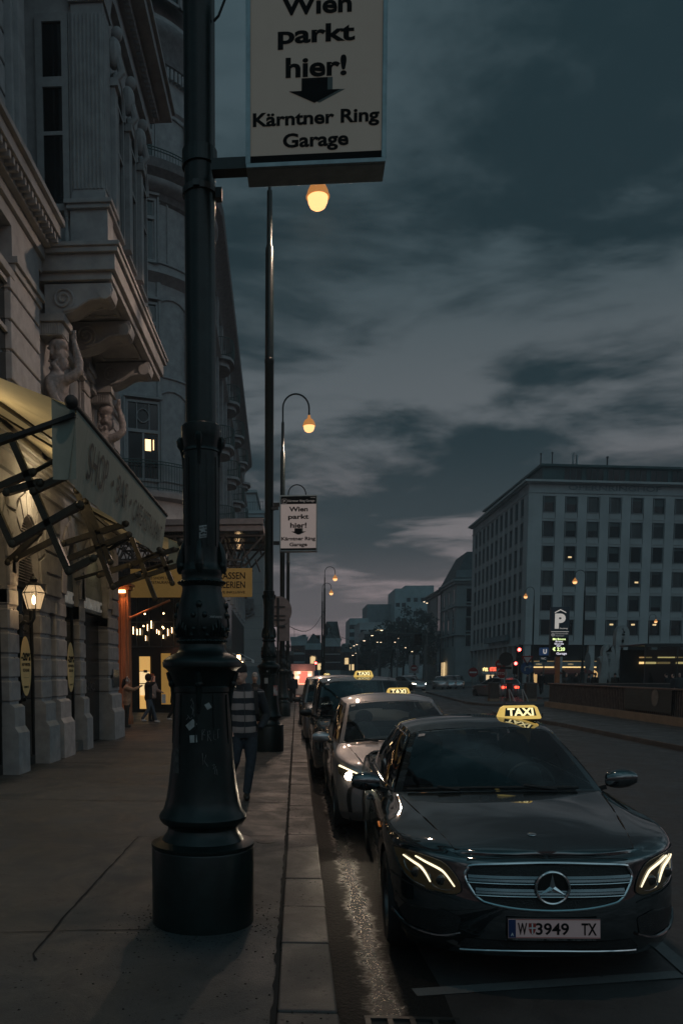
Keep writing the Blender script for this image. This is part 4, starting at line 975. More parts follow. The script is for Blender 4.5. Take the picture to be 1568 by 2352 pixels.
g = MB(); poly_patch(cs3, g, [(-.45, .80), (.45, .80), (.40, .62), (-.40, .62)], .005, 10); g.build('grille', MESHM, t3_)
g = MB(); g.tube([(.62, 2.3, 1.76), (.66, 2.22, 2.05), (.70, 2.15, 2.3)], .005, 5); g.build('aerial', BLACK, t3_)
taxi_sign((1.30, 15.75, 1.80), 'third yellow taxi sign in the row, on the black van roof', 0, .385, rot=(0, ROLL, 0))
# fourth and fifth in the rank
EST = dict(MPV, L=4.7)
t4_ = place_car('taxi', 'silver estate taxi behind the black van, only its kerb side showing', 1.06, 20.6, .03)
cs4, body4, ws4 = make_car(dict(VAN, L=4.6, W=.90), t4_, P_SILVER, detail=True)
for sx in (-1, 1):
    g = MB(); poly_patch(cs4, g, [(sx*x, z) for x, z in ((.84, .86), (.60, .84), (.52, .74), (.62, .70), (.82, .74))], .004, 10); h = g.build('headlight', LAMPIN, t4_, smooth=True)
taxi_sign((.905, 24.4, 1.80), 'farthest and smallest yellow taxi sign, left of the others above the silver taxi', 0, .19, rot=(0, ROLL, 0))
t5_ = place_car('taxi', 'dark saloon taxi last in the rank, far back beside the pavement', 1.0, 26.4, .03)
make_car(SEDAN, t5_, P_NAVY, detail=False)
# ------------------------------------------------------------------ the stone palace on the left
XF = -4.9
pal = thing('stone_palace', 'ornate rusticated stone palace with bay and bearded giants, nearest building on the left', 'building', (-6, 17, 0))
pal.location = (0, 0, 0)
def pier(name, y0, y1, z0=.14, z1=3.35, x=XF, dep=.55, plinth=True):
    b = MB(); z = z0; rng = random.Random(int(y0*10)); k = 0
    if plinth:
        b.box(x-dep, x+.13, y0-.035, y1+.035, z0, .86)
        b.prism([(x-dep, y0-.03, .86), (x+.125, y0-.03, .86), (x+.06, y0-.03, .96), (x-dep, y0-.03, .96)], (0, y1-y0+.06, 0))
        b.box(x-dep, x+.06, y0-.015, y1+.015, .96, 1.30); b.prism([(x-dep, y0-.01, 1.30), (x+.057, y0-.01, 1.30), (x+.004, y0-.01, 1.345), (x-dep, y0-.01, 1.345)], (0, y1-y0+.02, 0)); z = 1.345
    while z < z1-.05:
        h = min(.415, z1-z)
        b.box(x-dep, x-.035, y0+.03, y1-.03, z, z+h)            # recessed joint
        zz0, zz1 = z+.05, z+h; e = .028
        rows = []
        for (o, zz) in ((-.035, zz0), (0, zz0+e), (0, zz1-e), (-.035, zz1)):
            c = .028 if o < 0 else 0
            rows.append([(x-dep, y0+c, zz), (x+o-(.0 if o < 0 else .028)-.0, y0+c*1.0, zz), (x+o, y0+.028+c*.3, zz), (x+o, y1-.028-c*.3, zz), (x+o-(.0 if o < 0 else .028), y1-c, zz), (x-dep, y1-c, zz)])
        b.grid(rows); b.poly(rows[0]); b.poly(rows[-1][::-1])
        if k % 2 and y1-y0 > .45: b.box(x-.03, x+.001, (y0+y1)/2-.012, (y0+y1)/2+.012, zz0, zz1)
        z += h; k += 1
    return b.build(name, STONE2, pal)
pier('pier', 11.4, 12.2); pier('pier', 13.45, 13.95)
pier('pier', 15.17, 15.78); pier('pier', 16.15, 16.88)
b = MB(); b.box(XF-.55, XF-.14, 15.7, 16.25, .14, 3.35); b.build('groove_wall', STONE2, pal)
pier('pier', 17.95, 18.4, z1=3.45); pier('pier', 20.7, 21.85)
# arches over the openings
OPEN = [(12.2, 13.45, 3.35, 4.55), (13.95, 15.17, 3.55, 4.75), (16.88, 17.95, 3.5, 4.80), (18.4, 20.7, 3.5, 4.85)]
WT = 5.30
b = MB(); xs_ = XF-.03
prev = 11.4
for (y0, y1, zs, zt) in OPEN:
    b.grid([[(xs_, prev, z), (xs_, y0, z)] for z in (3.1, 3.35, 4.2, WT)]); prev = y1
    n = 18; arc = []
    for k in range(n+1):
        a = PI-PI*k/n; arc.append(((y0+y1)/2+(y1-y0)/2*math.cos(a), zs+(zt-zs)*math.sin(a)**.85))
    b.grid([[(xs_, y, z), (xs_, y, WT)] for y, z in arc]); b.grid([[(xs_, y, z), (xs_-.35, y, z)] for y, z in arc])
    b.grid([[(xs_, y0, z), (xs_-.35, y0, z)] for z in (3.1, zs)]); b.grid([[(xs_, y1, z), (xs_-.35, y1, z)] for z in (3.1, zs)])
b.grid([[(xs_, prev, z), (xs_, 21.85, z)] for z in (3.1, 3.35, 4.2, WT)]); b.grid([[(xs_, 21.85, z), (-9, 21.85, z)] for z in (.14, 3.35, WT)])
b.build('arcade_wall', STONE2, pal)
# voussoirs and blocks over the piers
for (y0, y1, zs, zt) in OPEN:
    v = MB(); cy = (y0+y1)/2; r = (y1-y0)/2; n = 9
    for k in range(n):
        a0, a1 = PI-PI*(k+.06)/n, PI-PI*(k+.94)/n; q = []
        for a, e in ((a0, 0), (a1, 0), (a1, 1), (a0, 1)):
            ee = .34+(.12 if k == n//2 else 0); q.append((xs_+.002, cy+(r+.02+e*ee)*math.cos(a), zs+(zt-zs+.02+e*ee*1.1)*max(0, math.sin(a))**.85-(.0)))
        q = [(x, y, min(z, WT-.02)) for x, y, z in q]; v.prism(q, (.05, 0, 0))
    v.build('arch_stones', STONE2, pal, bevel=.012)
v = MB()
for (y0, y1) in ((13.5, 13.9), (15.5, 16.5), (21.1, 21.83)):
    z = 3.40
    while z < WT-.3: v.box(xs_, xs_+.05, y0, y1, z+.03, z+.41); z += .43
pieces(v, 'wall_blocks', STONE2, pal, bevel=.02)
# recesses: louvre, panels, panes
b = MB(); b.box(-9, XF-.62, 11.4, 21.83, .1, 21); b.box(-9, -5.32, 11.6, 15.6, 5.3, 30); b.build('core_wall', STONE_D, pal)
lv = MB(); y0, y1, zs, zt = OPEN[1]
z = 3.55
while z < 4.74:
    hw = (y1-y0)/2*(math.sqrt(max(0, 1-(((z-zs)/(zt-zs)) if z > zs else 0)**2))); 
    if hw > .04: lv.prism([(XF-.22, (y0+y1)/2-hw, z), (XF-.14, (y0+y1)/2-hw, z-.03), (XF-.14, (y0+y1)/2-hw, z-.018), (XF-.22, (y0+y1)/2-hw, z+.012)], (0, 2*hw, 0))
    z += .052
lv.build('louvre', mat('louvre_paint', (.40, .37, .37), .6, var=.1), pal)
b = MB(); b.box(XF-.32, XF-.30, y0, y1, 3.5, 4.78); b.box(XF-.24, XF-.12, y0, y1, 3.46, 3.54); b.build('louvre_back', BLACK, pal)
PANEL = mat('shop_panel_grey', (.17, .19, .185), .45, var=.1, scale=2)
SILV = mat('silver_letters', (.62, .62, .60), .25, .7, var=.1, emit=(1, .95, .85), es=.06)
for (y0, y1, zs, zt), dz in ((OPEN[2], 0), (OPEN[3], .0)):
    b = MB(); n = 14; cy = (y0+y1)/2; r = (y1-y0)/2; x = XF-.16
    arc = [(x, cy+r*math.cos(PI-PI*k/n), zs+(zt-zs)*math.sin(PI-PI*k/n)**.85) for k in range(n+1)]; b.prism([(x, y0, 3.36)]+arc+[(x, y1, 3.36)], (-.06, 0, 0)); p_ = b.build('shop_fascia', PANEL, pal)
    b = MB(); q = MB(); text(q, 'HUMANIC', (x+.05, cy, 3.56), (y1-y0)*.78, .26, rt=(0, 1, 0), up=(0, 0, 1), bold=.02)
    nf = list(q.f); b.v = list(q.v); b.f = nf; b.mi = [0]*len(nf)
    # give the letters depth
    base = len(b.v)
    for v_ in q.v: b.v.append(Vector((v_.x-.05, v_.y, v_.z)))
    ed = {}
    for f_ in nf:
        for a_, c_ in zip(f_, f_[1:]+f_[:1]): ed[(a_, c_)] = 1
    for (a_, c_) in list(ed):
        if (c_, a_) not in ed: b.f.append((a_, a_+base, c_+base, c_)); b.mi.append(0)
    b.build('shop_lettering', SILV, p_)
    b = MB(); text(b, 'GALERIEN', (x+.004, cy, 4.1), (y1-y0)*.62, .16, rt=(0, -1, 0), bold=.01); b.build('painted_reflection', mat('panel_ghost', (.12, .135, .13), .5, var=0), p_)  # mirrored lettering drawn on the panel as a painted reflection
SHOPGLASS = glassmat('shop_glass', (.22, .25, .25), 1.0, 1.75, .01, wob=.05)
for (y0, y1, zs, zt), z1 in ((OPEN[0], 4.5), (OPEN[1], 3.50), (OPEN[2], 3.36)):
    b = MB(); b.box(XF-.20, XF-.19, y0, y1, .30, z1); w_ = b.build('shop_window', SHOPGLASS, pal)
    b = MB(); b.box(XF-.23, XF-.16, y0, y0+.04, .14, z1); b.box(XF-.23, XF-.16, y1-.04, y1, .14, z1); b.box(XF-.23, XF-.16, y0+.04, y1-.04, .14, .31); b.build('frame', DARK, w_)
b = MB(); b.box(XF-.30, XF-.28, 18.4, 20.7, .14, 3.36); d_ = b.build('door', mat('door_black_glass', (.005, .005, .006), .25, var=.2), pal)
b = MB(); text(b, 'NIC', (XF-.272, 19.75, 1.55), .95, .20, rt=(0, 1, 0), bold=.03); b.build('door_lettering', mat('door_letter', (.035, .034, .032), .5, var=0), d_)
b = MB(); b.box(XF-.60, XF-.56, 13.9, 15.2, .14, 3.4); b.box(XF-.60, XF-.56, 16.8, 18.0, .14, 3.3); b.build('shop_backdrop', VOID, pal)
b = MB(); b.box(XF-.16, XF+.02, 17.3, 17.92, .145, .36); b.build('sill_plate', mat('sill_metal', (.2, .2, .19), .4, .5, var=.3), pal)
# oval stickers and mirror plaque
OVAL = mat('oval_sticker', (.85, .62, .28), .6, var=.04)
for (yc, lab, zc, hy) in ((14.62, 'nearer yellow oval discount sticker on the shop glass beside the wall lantern', 2.02, .29), (17.58, 'farther yellow oval discount sticker on the narrow shop glass beside the dark door', 2.02, .27)):
    t = thing('discount_sticker', lab, 'sticker', (XF-.13, yc, zc), group='oval discount stickers')
    b = MB(); b.prism([(0, hy*math.cos(a), .55*math.sin(a)) for a in [2*PI*k/36 for k in range(36)]], (-.006, 0, 0)); b.build('disc', OVAL, t)
    b = MB(); T = lambda s, z, w, h, bd=.04: text(b, s, (.004, 0, z), w, h, rt=(0, 1, 0), bold=bd)
    T('-20%', .175, hy*1.75, .15, .05); T('AUF WINTER-', .03, hy*1.65, .058); T('SCHUHE', -.075, hy*1.15, .058); T('HUMANIC', -.385, hy*.9, .04); b.box(.003, .0045, -hy*.5, hy*.5, -.215, -.211); b.build('lettering', SIGNB, t)
pq = thing('wall_plaque', 'small mirrored plaque on the last rusticated pier before the passage', 'plaque', (XF+.005, 21.3, 1.75))
b = MB(); b.box(0, .05, -.34, .34, -.24, .24); b.build('plate', mat('mirror_steel', (.35, .37, .37), .08, 1.0, var=.3, scale=3), pq, bevel=.01)
# cornice above the arcade
b = MB()
for (z0, z1, o) in ((5.30, 5.42, .06), (5.42, 5.62, .02), (5.62, 5.70, .10), (5.70, 5.80, .16), (5.80, 5.86, .20)): b.box(-5.6, XF+o, 11.4, 21.87, z0, z1)
b.build('cornice', STONE, pal, bevel=.008)
# mezzanine 5.86 - 9.4
b = MB(); b.box(-9, XF-.12, 15.6, 22.4, 5.86, 9.5); b.build('mezzanine_wall', STONE, pal)
def qpier(y0, y1, z0, z1, x, h=.50, nm='rustic_pier'):
    b = MB(); z = z0
    while z < z1-.05:
        hh = min(h, z1-z); b.box(x-.6, x, y0, y1, z+.05, z+hh); b.box(x-.6, x-.06, y0+.02, y1-.02, z, z+.05); z += hh
    return b.build(nm, STONE2, pal, bevel=.016)
qpier(13.8, 15.35, 5.86, 8.75, XF+.03); qpier(16.45, 16.95, 5.86, 8.75, XF-.02); qpier(18.7, 19.25, 5.86, 8.75, XF-.02); qpier(20.4, 22.35, 5.86, 8.75, XF+.0)
b = MB()
for (y0, y1) in ((13.95, 15.4), (16.4, 17.0), (18.65, 19.3), (20.35, 22.4)): b.box(-5.5, XF+.07, y0, y1, 8.75, 8.87); b.box(-5.5, XF+.12, y0-.03, y1+.03, 8.87, 8.98); b.box(-5.5, XF+.02, y0, y1, 8.98, 9.5)
pieces(b, 'pier_capital', STONE, pal, bevel=.008)
def win(name, par, y0, y1, z0, z1, x, tr=None, mull=True, fm=None, arch=False):
    """window on a wall that faces +x"""
    b = MB(); w = .07; fm = fm or FRAME
    b.box(x-.10, x, y0, y0+w, z0, z1); b.box(x-.10, x, y1-w, y1, z0, z1); b.box(x-.10, x, y0+w, y1-w, z0, z0+w); b.box(x-.10, x, y0+w, y1-w, z1-w, z1)
    if mull: b.box(x-.09, x-.01, (y0+y1)/2-.03, (y0+y1)/2+.03, z0+w, z1-w)
    if tr: b.box(x-.088, x-.008, y0+w, y1-w, tr-.035, tr+.035)
    f = b.build(name, fm, par); g = MB(); g.box(x-.08, x-.06, y0+w*.5, y1-w*.5, z0+w*.5, z1-w*.5); g.build('pane', WIN, f); return f
win('window', pal, 12.6, 13.95, 6.3, 8.55, XF-.02, 7.7); win('window', pal, 17.05, 18.6, 6.3, 8.6, XF-.08, 7.7); win('window', pal, 19.3, 20.35, 6.3, 8.6, XF-.08, 7.7)
b = MB()
for y0, y1 in ((12.5, 14.0), (16.98, 18.68), (19.26, 20.4)): b.box(-5.4, XF+.06, y0, y1, 6.12, 6.28); b.box(-5.4, XF+.04, y0, y1, 8.6, 8.75)
pieces(b, 'window_sill', STONE, pal, bevel=.01)
# main string course left of the bay and upper wall
b = MB()
for (z0, z1, o) in ((9.5, 9.75, .03), (9.75, 9.95, .10), (9.95, 10.12, .22), (10.12, 10.32, .42), (10.32, 10.42, .50), (10.42, 10.75, .16), (10.75, 10.85, .22)): b.box(-5.7, XF-.02+o, 11.6, 15.62, z0, z1)
for k in range(22): b.box(XF+.20, XF+.36, 11.7+k*.18, 11.78+k*.18, 10.0, 10.11)
b.build('string_course', STONE, pal, bevel=.008)
qpier(13.4, 14.5, 10.85, 20, -5.12, .52, 'upper_quoin')
b = MB(); b.box(-5.4, -5.0, 14.5, 15.1, 10.85, 20); b.box(-5.4, -4.92, 14.62, 14.98, 11.2, 20); b.box(-5.5, -4.86, 14.5, 15.1, 11.1, 11.3); b.build('upper_pilaster', STONE, pal, bevel=.012)
# balcony slab of the bay
BY0, BY1, BX = 15.6, 21.25, -3.45
b = MB()
for (z0, z1, o) in ((9.42, 9.56, -.12), (9.56, 9.86, -.04), (9.86, 9.96, .03), (9.96, 10.04, .07)): b.box(-5.6, BX+o, BY0-o, BY1+o, z0, z1)
b.build('balcony_slab', STONE, pal, bevel=.012)
b = MB()
for y0, y1 in ((16.3, 17.3), (17.9, 19.6), (20.3, 21.0)):
    for (x0, x1, ya, yb) in ((-4.7, -3.75, y0, y0+.06), (-4.7, -3.75, y1-.06, y1), (-4.7, -4.64, y0+.06, y1-.06), (-3.81, -3.75, y0+.06, y1-.06)): b.box(x0, x1, ya, yb, 9.38, 9.42)
b.build('soffit_coffer', STONE, pal, bevel=.006)
def spiral(cx, cz, r0, r1, a0, turns, n=26): return [(cx+lerp(r0, r1, k/n)*math.cos(a0+2*PI*turns*k/n), cz+lerp(r0, r1, k/n)*math.sin(a0+2*PI*turns*k/n)) for k in range(n+1)]
def console(yc, w=.46):
    b = MB(); x0 = XF
    prof = [(x0, 9.38), (x0+1.30, 9.38), (x0+1.34, 9.25), (x0+1.30, 9.12), (x0+1.18, 9.06), (x0+1.02, 9.10), (x0+.80, 9.02), (x0+.55, 8.86), (x0+.30, 8.80), (x0, 8.80)]
    b.prism([(x, yc-w/2+.03, z) for x, z in prof], (0, w-.06, 0))
    for s_ in (-1, 1):
        y = yc+s_*(w/2-.02)
        for cx, cz, r, tn in ((x0+.36, 9.10, .23, 2.2), (x0+1.17, 9.21, .13, 1.6)): b.tube([(x, y, z) for x, z in spiral(cx, cz, r, .03, -PI/2, tn)], .028, 6)
        b.tube([(x0+.40, y, 8.88), (x0+.62, y, 8.93), (x0+.86, y, 9.07), (x0+1.08, y, 9.10), (x0+1.2, y, 9.09)], .03, 6)
    b.lathe([(.0, -w/2-.02), (.125, -w/2-.02), (.125, w/2+.02), (0, w/2+.02)], 18, c=(x0+1.18, yc, 9.19), axis='y', cap=False)
    return b.build('scroll_console', STONE, pal, smooth=True, ang=45)
console(15.98); console(17.65); console(19.9)
b = MB()
for yc in (15.98, 19.9):
    b.box(XF-.2, XF+.40, yc-.30, yc+.30, 8.66, 8.80); b.box(XF-.2, XF+.32, yc-.24, yc+.24, 8.42, 8.66)
    for k in range(9): b.box(XF+.32, XF+.345, yc-.23+k*.052, yc-.20+k*.052, 8.44, 8.64)
    for k in range(9): b.box(XF-.1+k*.045, XF-.075+k*.045, yc-.262, yc-.24, 8.44, 8.64)
pieces(b, 'abacus', STONE, pal, bevel=.006)
ATLM = mat('statue_stone', (.30, .265, .26), .85, var=.3, scale=12, bump=.4, bscale=25)
def atlas(yc, flip=False):
    b = MB(); x = XF+.10; V = lambda dx, dy, z: (x+dx, yc+dy, z)
    b.tube([V(-.02, 0, 5.9), V(0, 0, 6.4), V(.0, 0, 6.75), V(.02, -.01, 6.95), V(.02, 0, 7.2), V(.04, 0, 7.45), V(.06, -.01, 7.65), V(.05, 0, 7.78)], [.22, .24, .24, .215, .20, .235, .25, .14], 14)
    b.ball(V(.10, -.13, 7.52), (.11, .13, .10), 10, 8); b.ball(V(.15, .10, 7.52), (.10, .13, .10), 10, 8)      # chest
    b.tube([V(.05, 0, 7.72), V(.09, -.01, 7.92)], [.12, .09], 10)
    b.ball(V(.12, -.02, 8.10), (.135, .12, .17), 14, 10)                                        # head
    b.ball(V(.21, -.03, 7.96), (.09, .085, .13), 10, 8); b.tube([V(.24, -.03, 8.16), V(.275, -.03, 8.08)], [.025, .035], 8)
    rng = random.Random(int(yc*7))
    for k in range(26):
        a = rng.uniform(1.2, 5.2); z = rng.uniform(7.8, 8.26); rr = .13+rng.uniform(0, .05); b.ball((x+.08+rr*math.cos(a), yc+rr*math.sin(a), z), rng.uniform(.035, .06), 6, 5)
    b.lathe([(.15, 8.22), (.19, 8.26), (.19, 8.34), (.12, 8.42)], 14, (x+.10, yc, 0))
    # raised arm on the street side, elbow out, hand on the abacus
    b.tube([V(.06, -.05, 7.64), V(.22, -.12, 7.60), V(.42, -.16, 7.66), V(.54, -.15, 7.76)], [.12, .115, .095, .085], 10); b.tube([V(.54, -.15, 7.74), V(.53, -.13, 7.95), V(.47, -.10, 8.2), V(.43, -.08, 8.36)], [.085, .09, .065, .05], 10)
    b.ball(V(.42, -.08, 8.42), (.07, .05, .06), 8, 6)
    for k in range(5): b.tube([V(.39+.02*k, -.11, 8.42), V(.40+.022*k, -.13, 8.50), V(.39+.022*k, -.10, 8.55)], .016, 6)
    # other arm across the waist holding the drape
    b.tube([V(.0, -.24, 7.62), V(.02, -.31, 7.40), V(.10, -.30, 7.18), V(.24, -.16, 7.02), V(.28, -.06, 6.94)], [.115, .10, .085, .07, .05], 10); b.ball(V(.29, -.03, 6.90), (.06, .07, .07), 8, 6)
    for k in range(5): b.tube([V(.29, -.07+.025*k, 6.92), V(.33, -.07+.025*k, 6.85), V(.31, -.07+.025*k, 6.78)], .017, 6)
    for k in range(11):                                                                       # drapery
        a = -1.9+k*.38; b.tube([(x+.20*math.cos(a), yc+.20*math.sin(a), 7.0-.03*math.sin(k)), (x+.26*math.cos(a+.12), yc+.26*math.sin(a+.12), 6.7), (x+.25*math.cos(a), yc+.25*math.sin(a), 5.95)], [.04, .055, .05], 6)
    b.tube([V(.2, .16, 7.0), V(.27, .0, 6.92), V(.2, -.2, 6.96)], .06, 8)
    o = b.build('atlas_statue', ATLM, pal, smooth=True, fix=False)
    r = o.modifiers.new('remesh', 'REMESH'); r.mode = 'VOXEL'; r.voxel_size = .024; r.use_smooth_shade = True
    s_ = o.modifiers.new('smooth', 'SMOOTH'); s_.iterations = 2
    return o
atlas(15.98); atlas(19.9)
# bay above the slab
b = MB(); b.box(-5.6, -3.80, 16.05, 20.8, 10.04, 16.0); b.build('bay_wall', STONE, pal)
b = MB(); b.box(-4.42, -3.68, 15.93, 16.4, 10.04, 10.82); b.box(-4.48, -3.62, 15.87, 16.45, 10.82, 10.90); b.box(-4.52, -3.58, 15.83, 16.5, 10.90, 10.98); b.box(-5.5, -4.42, 15.93, 16.1, 10.82, 10.95); b.box(-5.1, -4.95, 15.93, 16.1, 10.04, 10.82)
b.box(-4.40, -3.70, 20.3, 20.8, 10.04, 10.95); pieces(b, 'pedestal', STONE, pal, bevel=.012)
for k in range(3):
    b = MB(); c = (-4.86+k*.18, 16.0, 0)
    b.lathe([(.065, 10.04), (.065, 10.12), (.04, 10.15), (.045, 10.2), (.072, 10.32), (.06, 10.42), (.035, 10.56), (.032, 10.64), (.052, 10.68), (.035, 10.71), (.06, 10.76), (.06, 10.82)], 16, c); b.build('baluster', STONE, pal, smooth=True)
# fluted corner pilaster
b = MB(); b.box(-4.36, -3.74, 15.98, 16.5, 11.0, 14.6)
for k in range(8): b.box(-4.345+k*.0755, -4.30+k*.0755, 15.955, 15.98, 11.22, 14.40)
for k in range(6): b.box(-3.74, -3.715, 16.0+k*.08, 16.045+k*.08, 11.22, 14.40)
b.box(-4.38, -3.72, 15.95, 16.52, 11.0, 11.16); b.build('pilaster', STONE, pal, bevel=.008)
b = MB(); b.box(-4.40, -3.70, 15.93, 16.55, 14.6, 14.68); b.box(-4.44, -3.66, 15.88, 16.6, 15.02, 15.12)
b.prism([(-4.37, 15.95, 14.68), (-3.73, 15.95, 14.68), (-3.67, 15.90, 15.02), (-4.43, 15.90, 15.02)], (0, .6, 0))
for cx in (-4.32, -3.78): b.tube([(x, 15.87, z) for x, z in spiral(cx, 14.86, .115, .02, 0, 2.0)], .028, 6); b.lathe([(.0, -.05), (.125, -.05), (.125, .03), (0, .03)], 16, c=(cx, 15.92, 14.86), axis='y', cap=False)
for k in range(7): b.ball((-4.05+.09*math.cos(k*.9), 15.90, 14.88+.09*math.sin(k*.9)), .04, 8, 6)
b.ball((-4.05, 15.88, 15.0), .05, 8, 6); b.ball((-4.05, 15.88, 14.76), .045, 8, 6); b.build('capital', STONE, pal, smooth=True, ang=40)
# side window of the bay (faces the camera)
b = MB()
for (x0, x1, z0, z1) in ((-5.06, -4.93, 11.0, 14.45), (-4.55, -4.43, 11.0, 14.45), (-4.93, -4.55, 14.3, 14.45), (-4.93, -4.55, 13.12, 13.30)): b.box(x0, x1, 15.98, 16.05, z0, z1)
b.box(-4.93, -4.55, 16.0, 16.05, 12.25, 12.32); wi = b.build('window', FRAME, pal); b = MB(); b.box(-4.94, -4.54, 16.02, 16.045, 11.0, 14.3); b.build('pane', WIN, wi)
# front of the bay: tall arched windows
for k in range(3):
    y0 = 16.75+k*1.32; f = win('window', pal, y0, y0+.86, 11.0, 13.5, -3.70, 12.6)
    b = MB(); n = 12; cy = y0+.43; arc = [(-3.79, cy+.43*math.cos(PI-PI*q/n), 13.5+.5*math.sin(PI-PI*q/n)) for q in range(n+1)]; b.prism(arc, (.04, 0, 0)); b.build('arch_pane', WIN, f)
    b = MB(); b.tube([(-3.72, cy+.47*math.cos(PI-PI*q/n), 13.5+.54*math.sin(PI-PI*q/n)) for q in range(n+1)], .06, 6); b.build('arch_frame', FRAME, f, smooth=True)
    b = MB(); b.box(-3.82, -3.62, y0-.30, y0-.06, 11.0, 13.4); b.box(-3.86, -3.56, y0-.34, y0-.02, 13.4, 13.55); b.ball((-3.66, y0-.18, 14.1), (.15, .16, .3), 10, 8); b.ball((-3.60, y0-.18, 14.45), (.12, .11, .14), 10, 8); b.tube([(-3.64, y0-.18, 13.6), (-3.52, y0-.15, 13.75), (-3.58, y0-.2, 14.0)], .08, 8); b.build('bust_pilaster', STONE, pal, smooth=True, ang=35)
b = MB()
for (z0, z1, o) in ((15.12, 15.3, .05), (15.3, 15.62, .0), (15.62, 15.74, .10), (15.74, 15.88, .20), (15.88, 16.1, .48), (16.1, 16.2, .56)): b.box(-5.9, -3.72+o, 15.95-o, 20.85+o, z0, z1)
for k in range(30): b.box(-3.62, -3.50, 15.9+k*.165, 15.98+k*.165, 15.62, 15.72)
for k in range(10): b.box(-5.6+k*.19, -5.50+k*.19, 15.72, 15.84, 15.62, 15.72)
b.build('bay_cornice', STONE, pal, bevel=.006)
b = MB(); b.box(-9, -5.3, 15.6, 22.3, 9.5, 20.5); b.box(-9, -4.9, 11.6, 22.4, 20.5, 21.2); b.build('upper_wall', STONE, pal)
# ------------------------------------------------------------------ awnings
AWF = mat('awning_fabric_yellow', (.62, .53, .34), .8, var=.08, scale=3)
VAL = mat('awning_valance', (.22, .25, .215), .85, var=.10, scale=3, stretch=(1, 8, .6))
def translucent(m, c):
    nt = m.node_tree; N = nt.nodes; L = nt.links; b = N['Principled BSDF']; o = N['Material Output']
    t = N.new('ShaderNodeBsdfTranslucent'); t.inputs[0].default_value = (*c, 1); a = N.new('ShaderNodeMixShader'); a.inputs[0].default_value = .35; L.new(b.outputs[0], a.inputs[1]); L.new(t.outputs[0], a.inputs[2]); L.new(a.outputs[0], o.inputs[0])
translucent(AWF, (.6, .48, .26))
BRONZE = mat('bronze_bar', (.034, .026, .014), .42, .4, var=.4, scale=10)
def awning(lab, y0, y1, xb, zb, xw, zw, vh, lettering, lattices, grp='awnings over the shops'):
    t = thing('awning', lab, 'awning', (0, 0, 0), group=grp); n = 28
    b = MB(); b.grid([[(lerp(xw, xb, j/10), lerp(y0, y1, i/n), lerp(zw, zb, j/10)-.05*math.sin(PI*j/10)-.012*abs(math.sin(PI*i/7))) for j in range(11)] for i in range(n+1)]); b.build('canopy', AWF, t, smooth=True)
    b = MB(); rng = random.Random(int(y0))
    f = lambda y, w: (xb+.02-.13*w+.010*math.sin(y*6.3+math.sin(y*2))*w+.005*math.sin(y*15+2*math.sin(y*3))*w, y, zb-.03-vh*w+.02*math.sin(y*2.1)*w)
    b.grid([[f(lerp(y0, y1, i/80), j/8) for j in range(9)] for i in range(81)]); b.grid([[(lerp(xb, xb-.30, k/3), y0+.005+.03*math.sin(k), lerp(zb-.03, zb-.03-vh*.96, j/4)+.14*k/3*(1-j/4)*1.0) for j in range(5)] for k in range(4)])
    va = b.build('valance', VAL, t, smooth=True)
    if lettering:
        b = MB()
        for (s, yc, w, h) in lettering:
            text(b, s, (0, 0, 0), w, h, bold=-.006, warp=lambda a, c, yc=yc: Vector(f(yc+a, .47-c/vh))+Vector((.02, 0, 0)))
        b.build('lettering', mat('valance_ink', (.035, .04, .038), .8, var=.1), va)
    b = MB(); b.tube([(xb, y0-.12, zb), (xb, y1+.05, zb)], .045, 10); b.ball((xb, y0-.16, zb), (.085, .10, .085), 14, 10); b.build('front_bar', BLACK, t, smooth=True)
    b = MB(); b.tube([(xw+.05, y0, zw), (xw+.05, y1, zw)], .06, 8); b.build('roller', DARK, t, smooth=True)
    for yy, bars, rods in lattices:
        b = MB()
        for (p, q) in bars:
            A_, B_ = at(*p, Y=yy), at(*q, Y=yy); b.bar(A_, B_, .085, .10, up=(0, 1, 0))
        for (p, q) in rods: b.tube([at(*p, Y=yy+.12), at(*q, Y=yy+.12)], .032, 8)
        for (p, q) in bars:
            for e_ in (p, q): c_ = at(*e_, Y=yy-.06); b.ball(tuple(c_), (.055, .02, .055), 8, 5)
        b.build('scissor_arm', BRONZE, t)
    b = MB(); b.bar((xw, y0+.15, zb-.75), (xb, y0+.02, zb-.10), .11, .05); b.build('folding_arm', BLACK, t)
    b = MB(); b.bar((xw+.25, y0+.4, zw-.2), (xb-.05, y1-.5, zb-.05), .045, .045); b.tube([(xw+.1, y0-.2, zw-.1), (xw+.7, y0+1.1, zw-.62), (xb-.12, y0+2.4, zb-.35)], .016, 6); b.build('tension_rod', BRONZE, t)
    return t
LATT = ((10.5, [((25, 1002), (158, 1312)), ((-30, 1020), (25, 1002)), ((-12, 1160), (28, 1249)), ((28, 1249), (184, 1159)), ((-10, 1123), (77, 1084)), ((77, 1128), (158, 1090)), ((15, 1131), (92, 1108)), ((158, 1312), (215, 1282))], [((-10, 1133), (138, 1051))]),
        (13.06, [((176, 1126), (260, 1348)), ((197, 1151), (254, 1291)), ((120, 1196), (186, 1164)), ((146, 1249), (290, 1203)), ((150, 1287), (297, 1228)), ((18, 1292), (92, 1223)), ((38, 1284), (124, 1240)), ((260, 1348), (318, 1320))], [((215, 1282), (297, 1235))]),
        (15.7, [((294, 1212), (357, 1376)), ((366, 1262), (396, 1340)), ((262, 1346), (416, 1296)), ((228, 1322), (400, 1262)), ((300, 1300), (372, 1268))], [((275, 1331), (398, 1288))]))
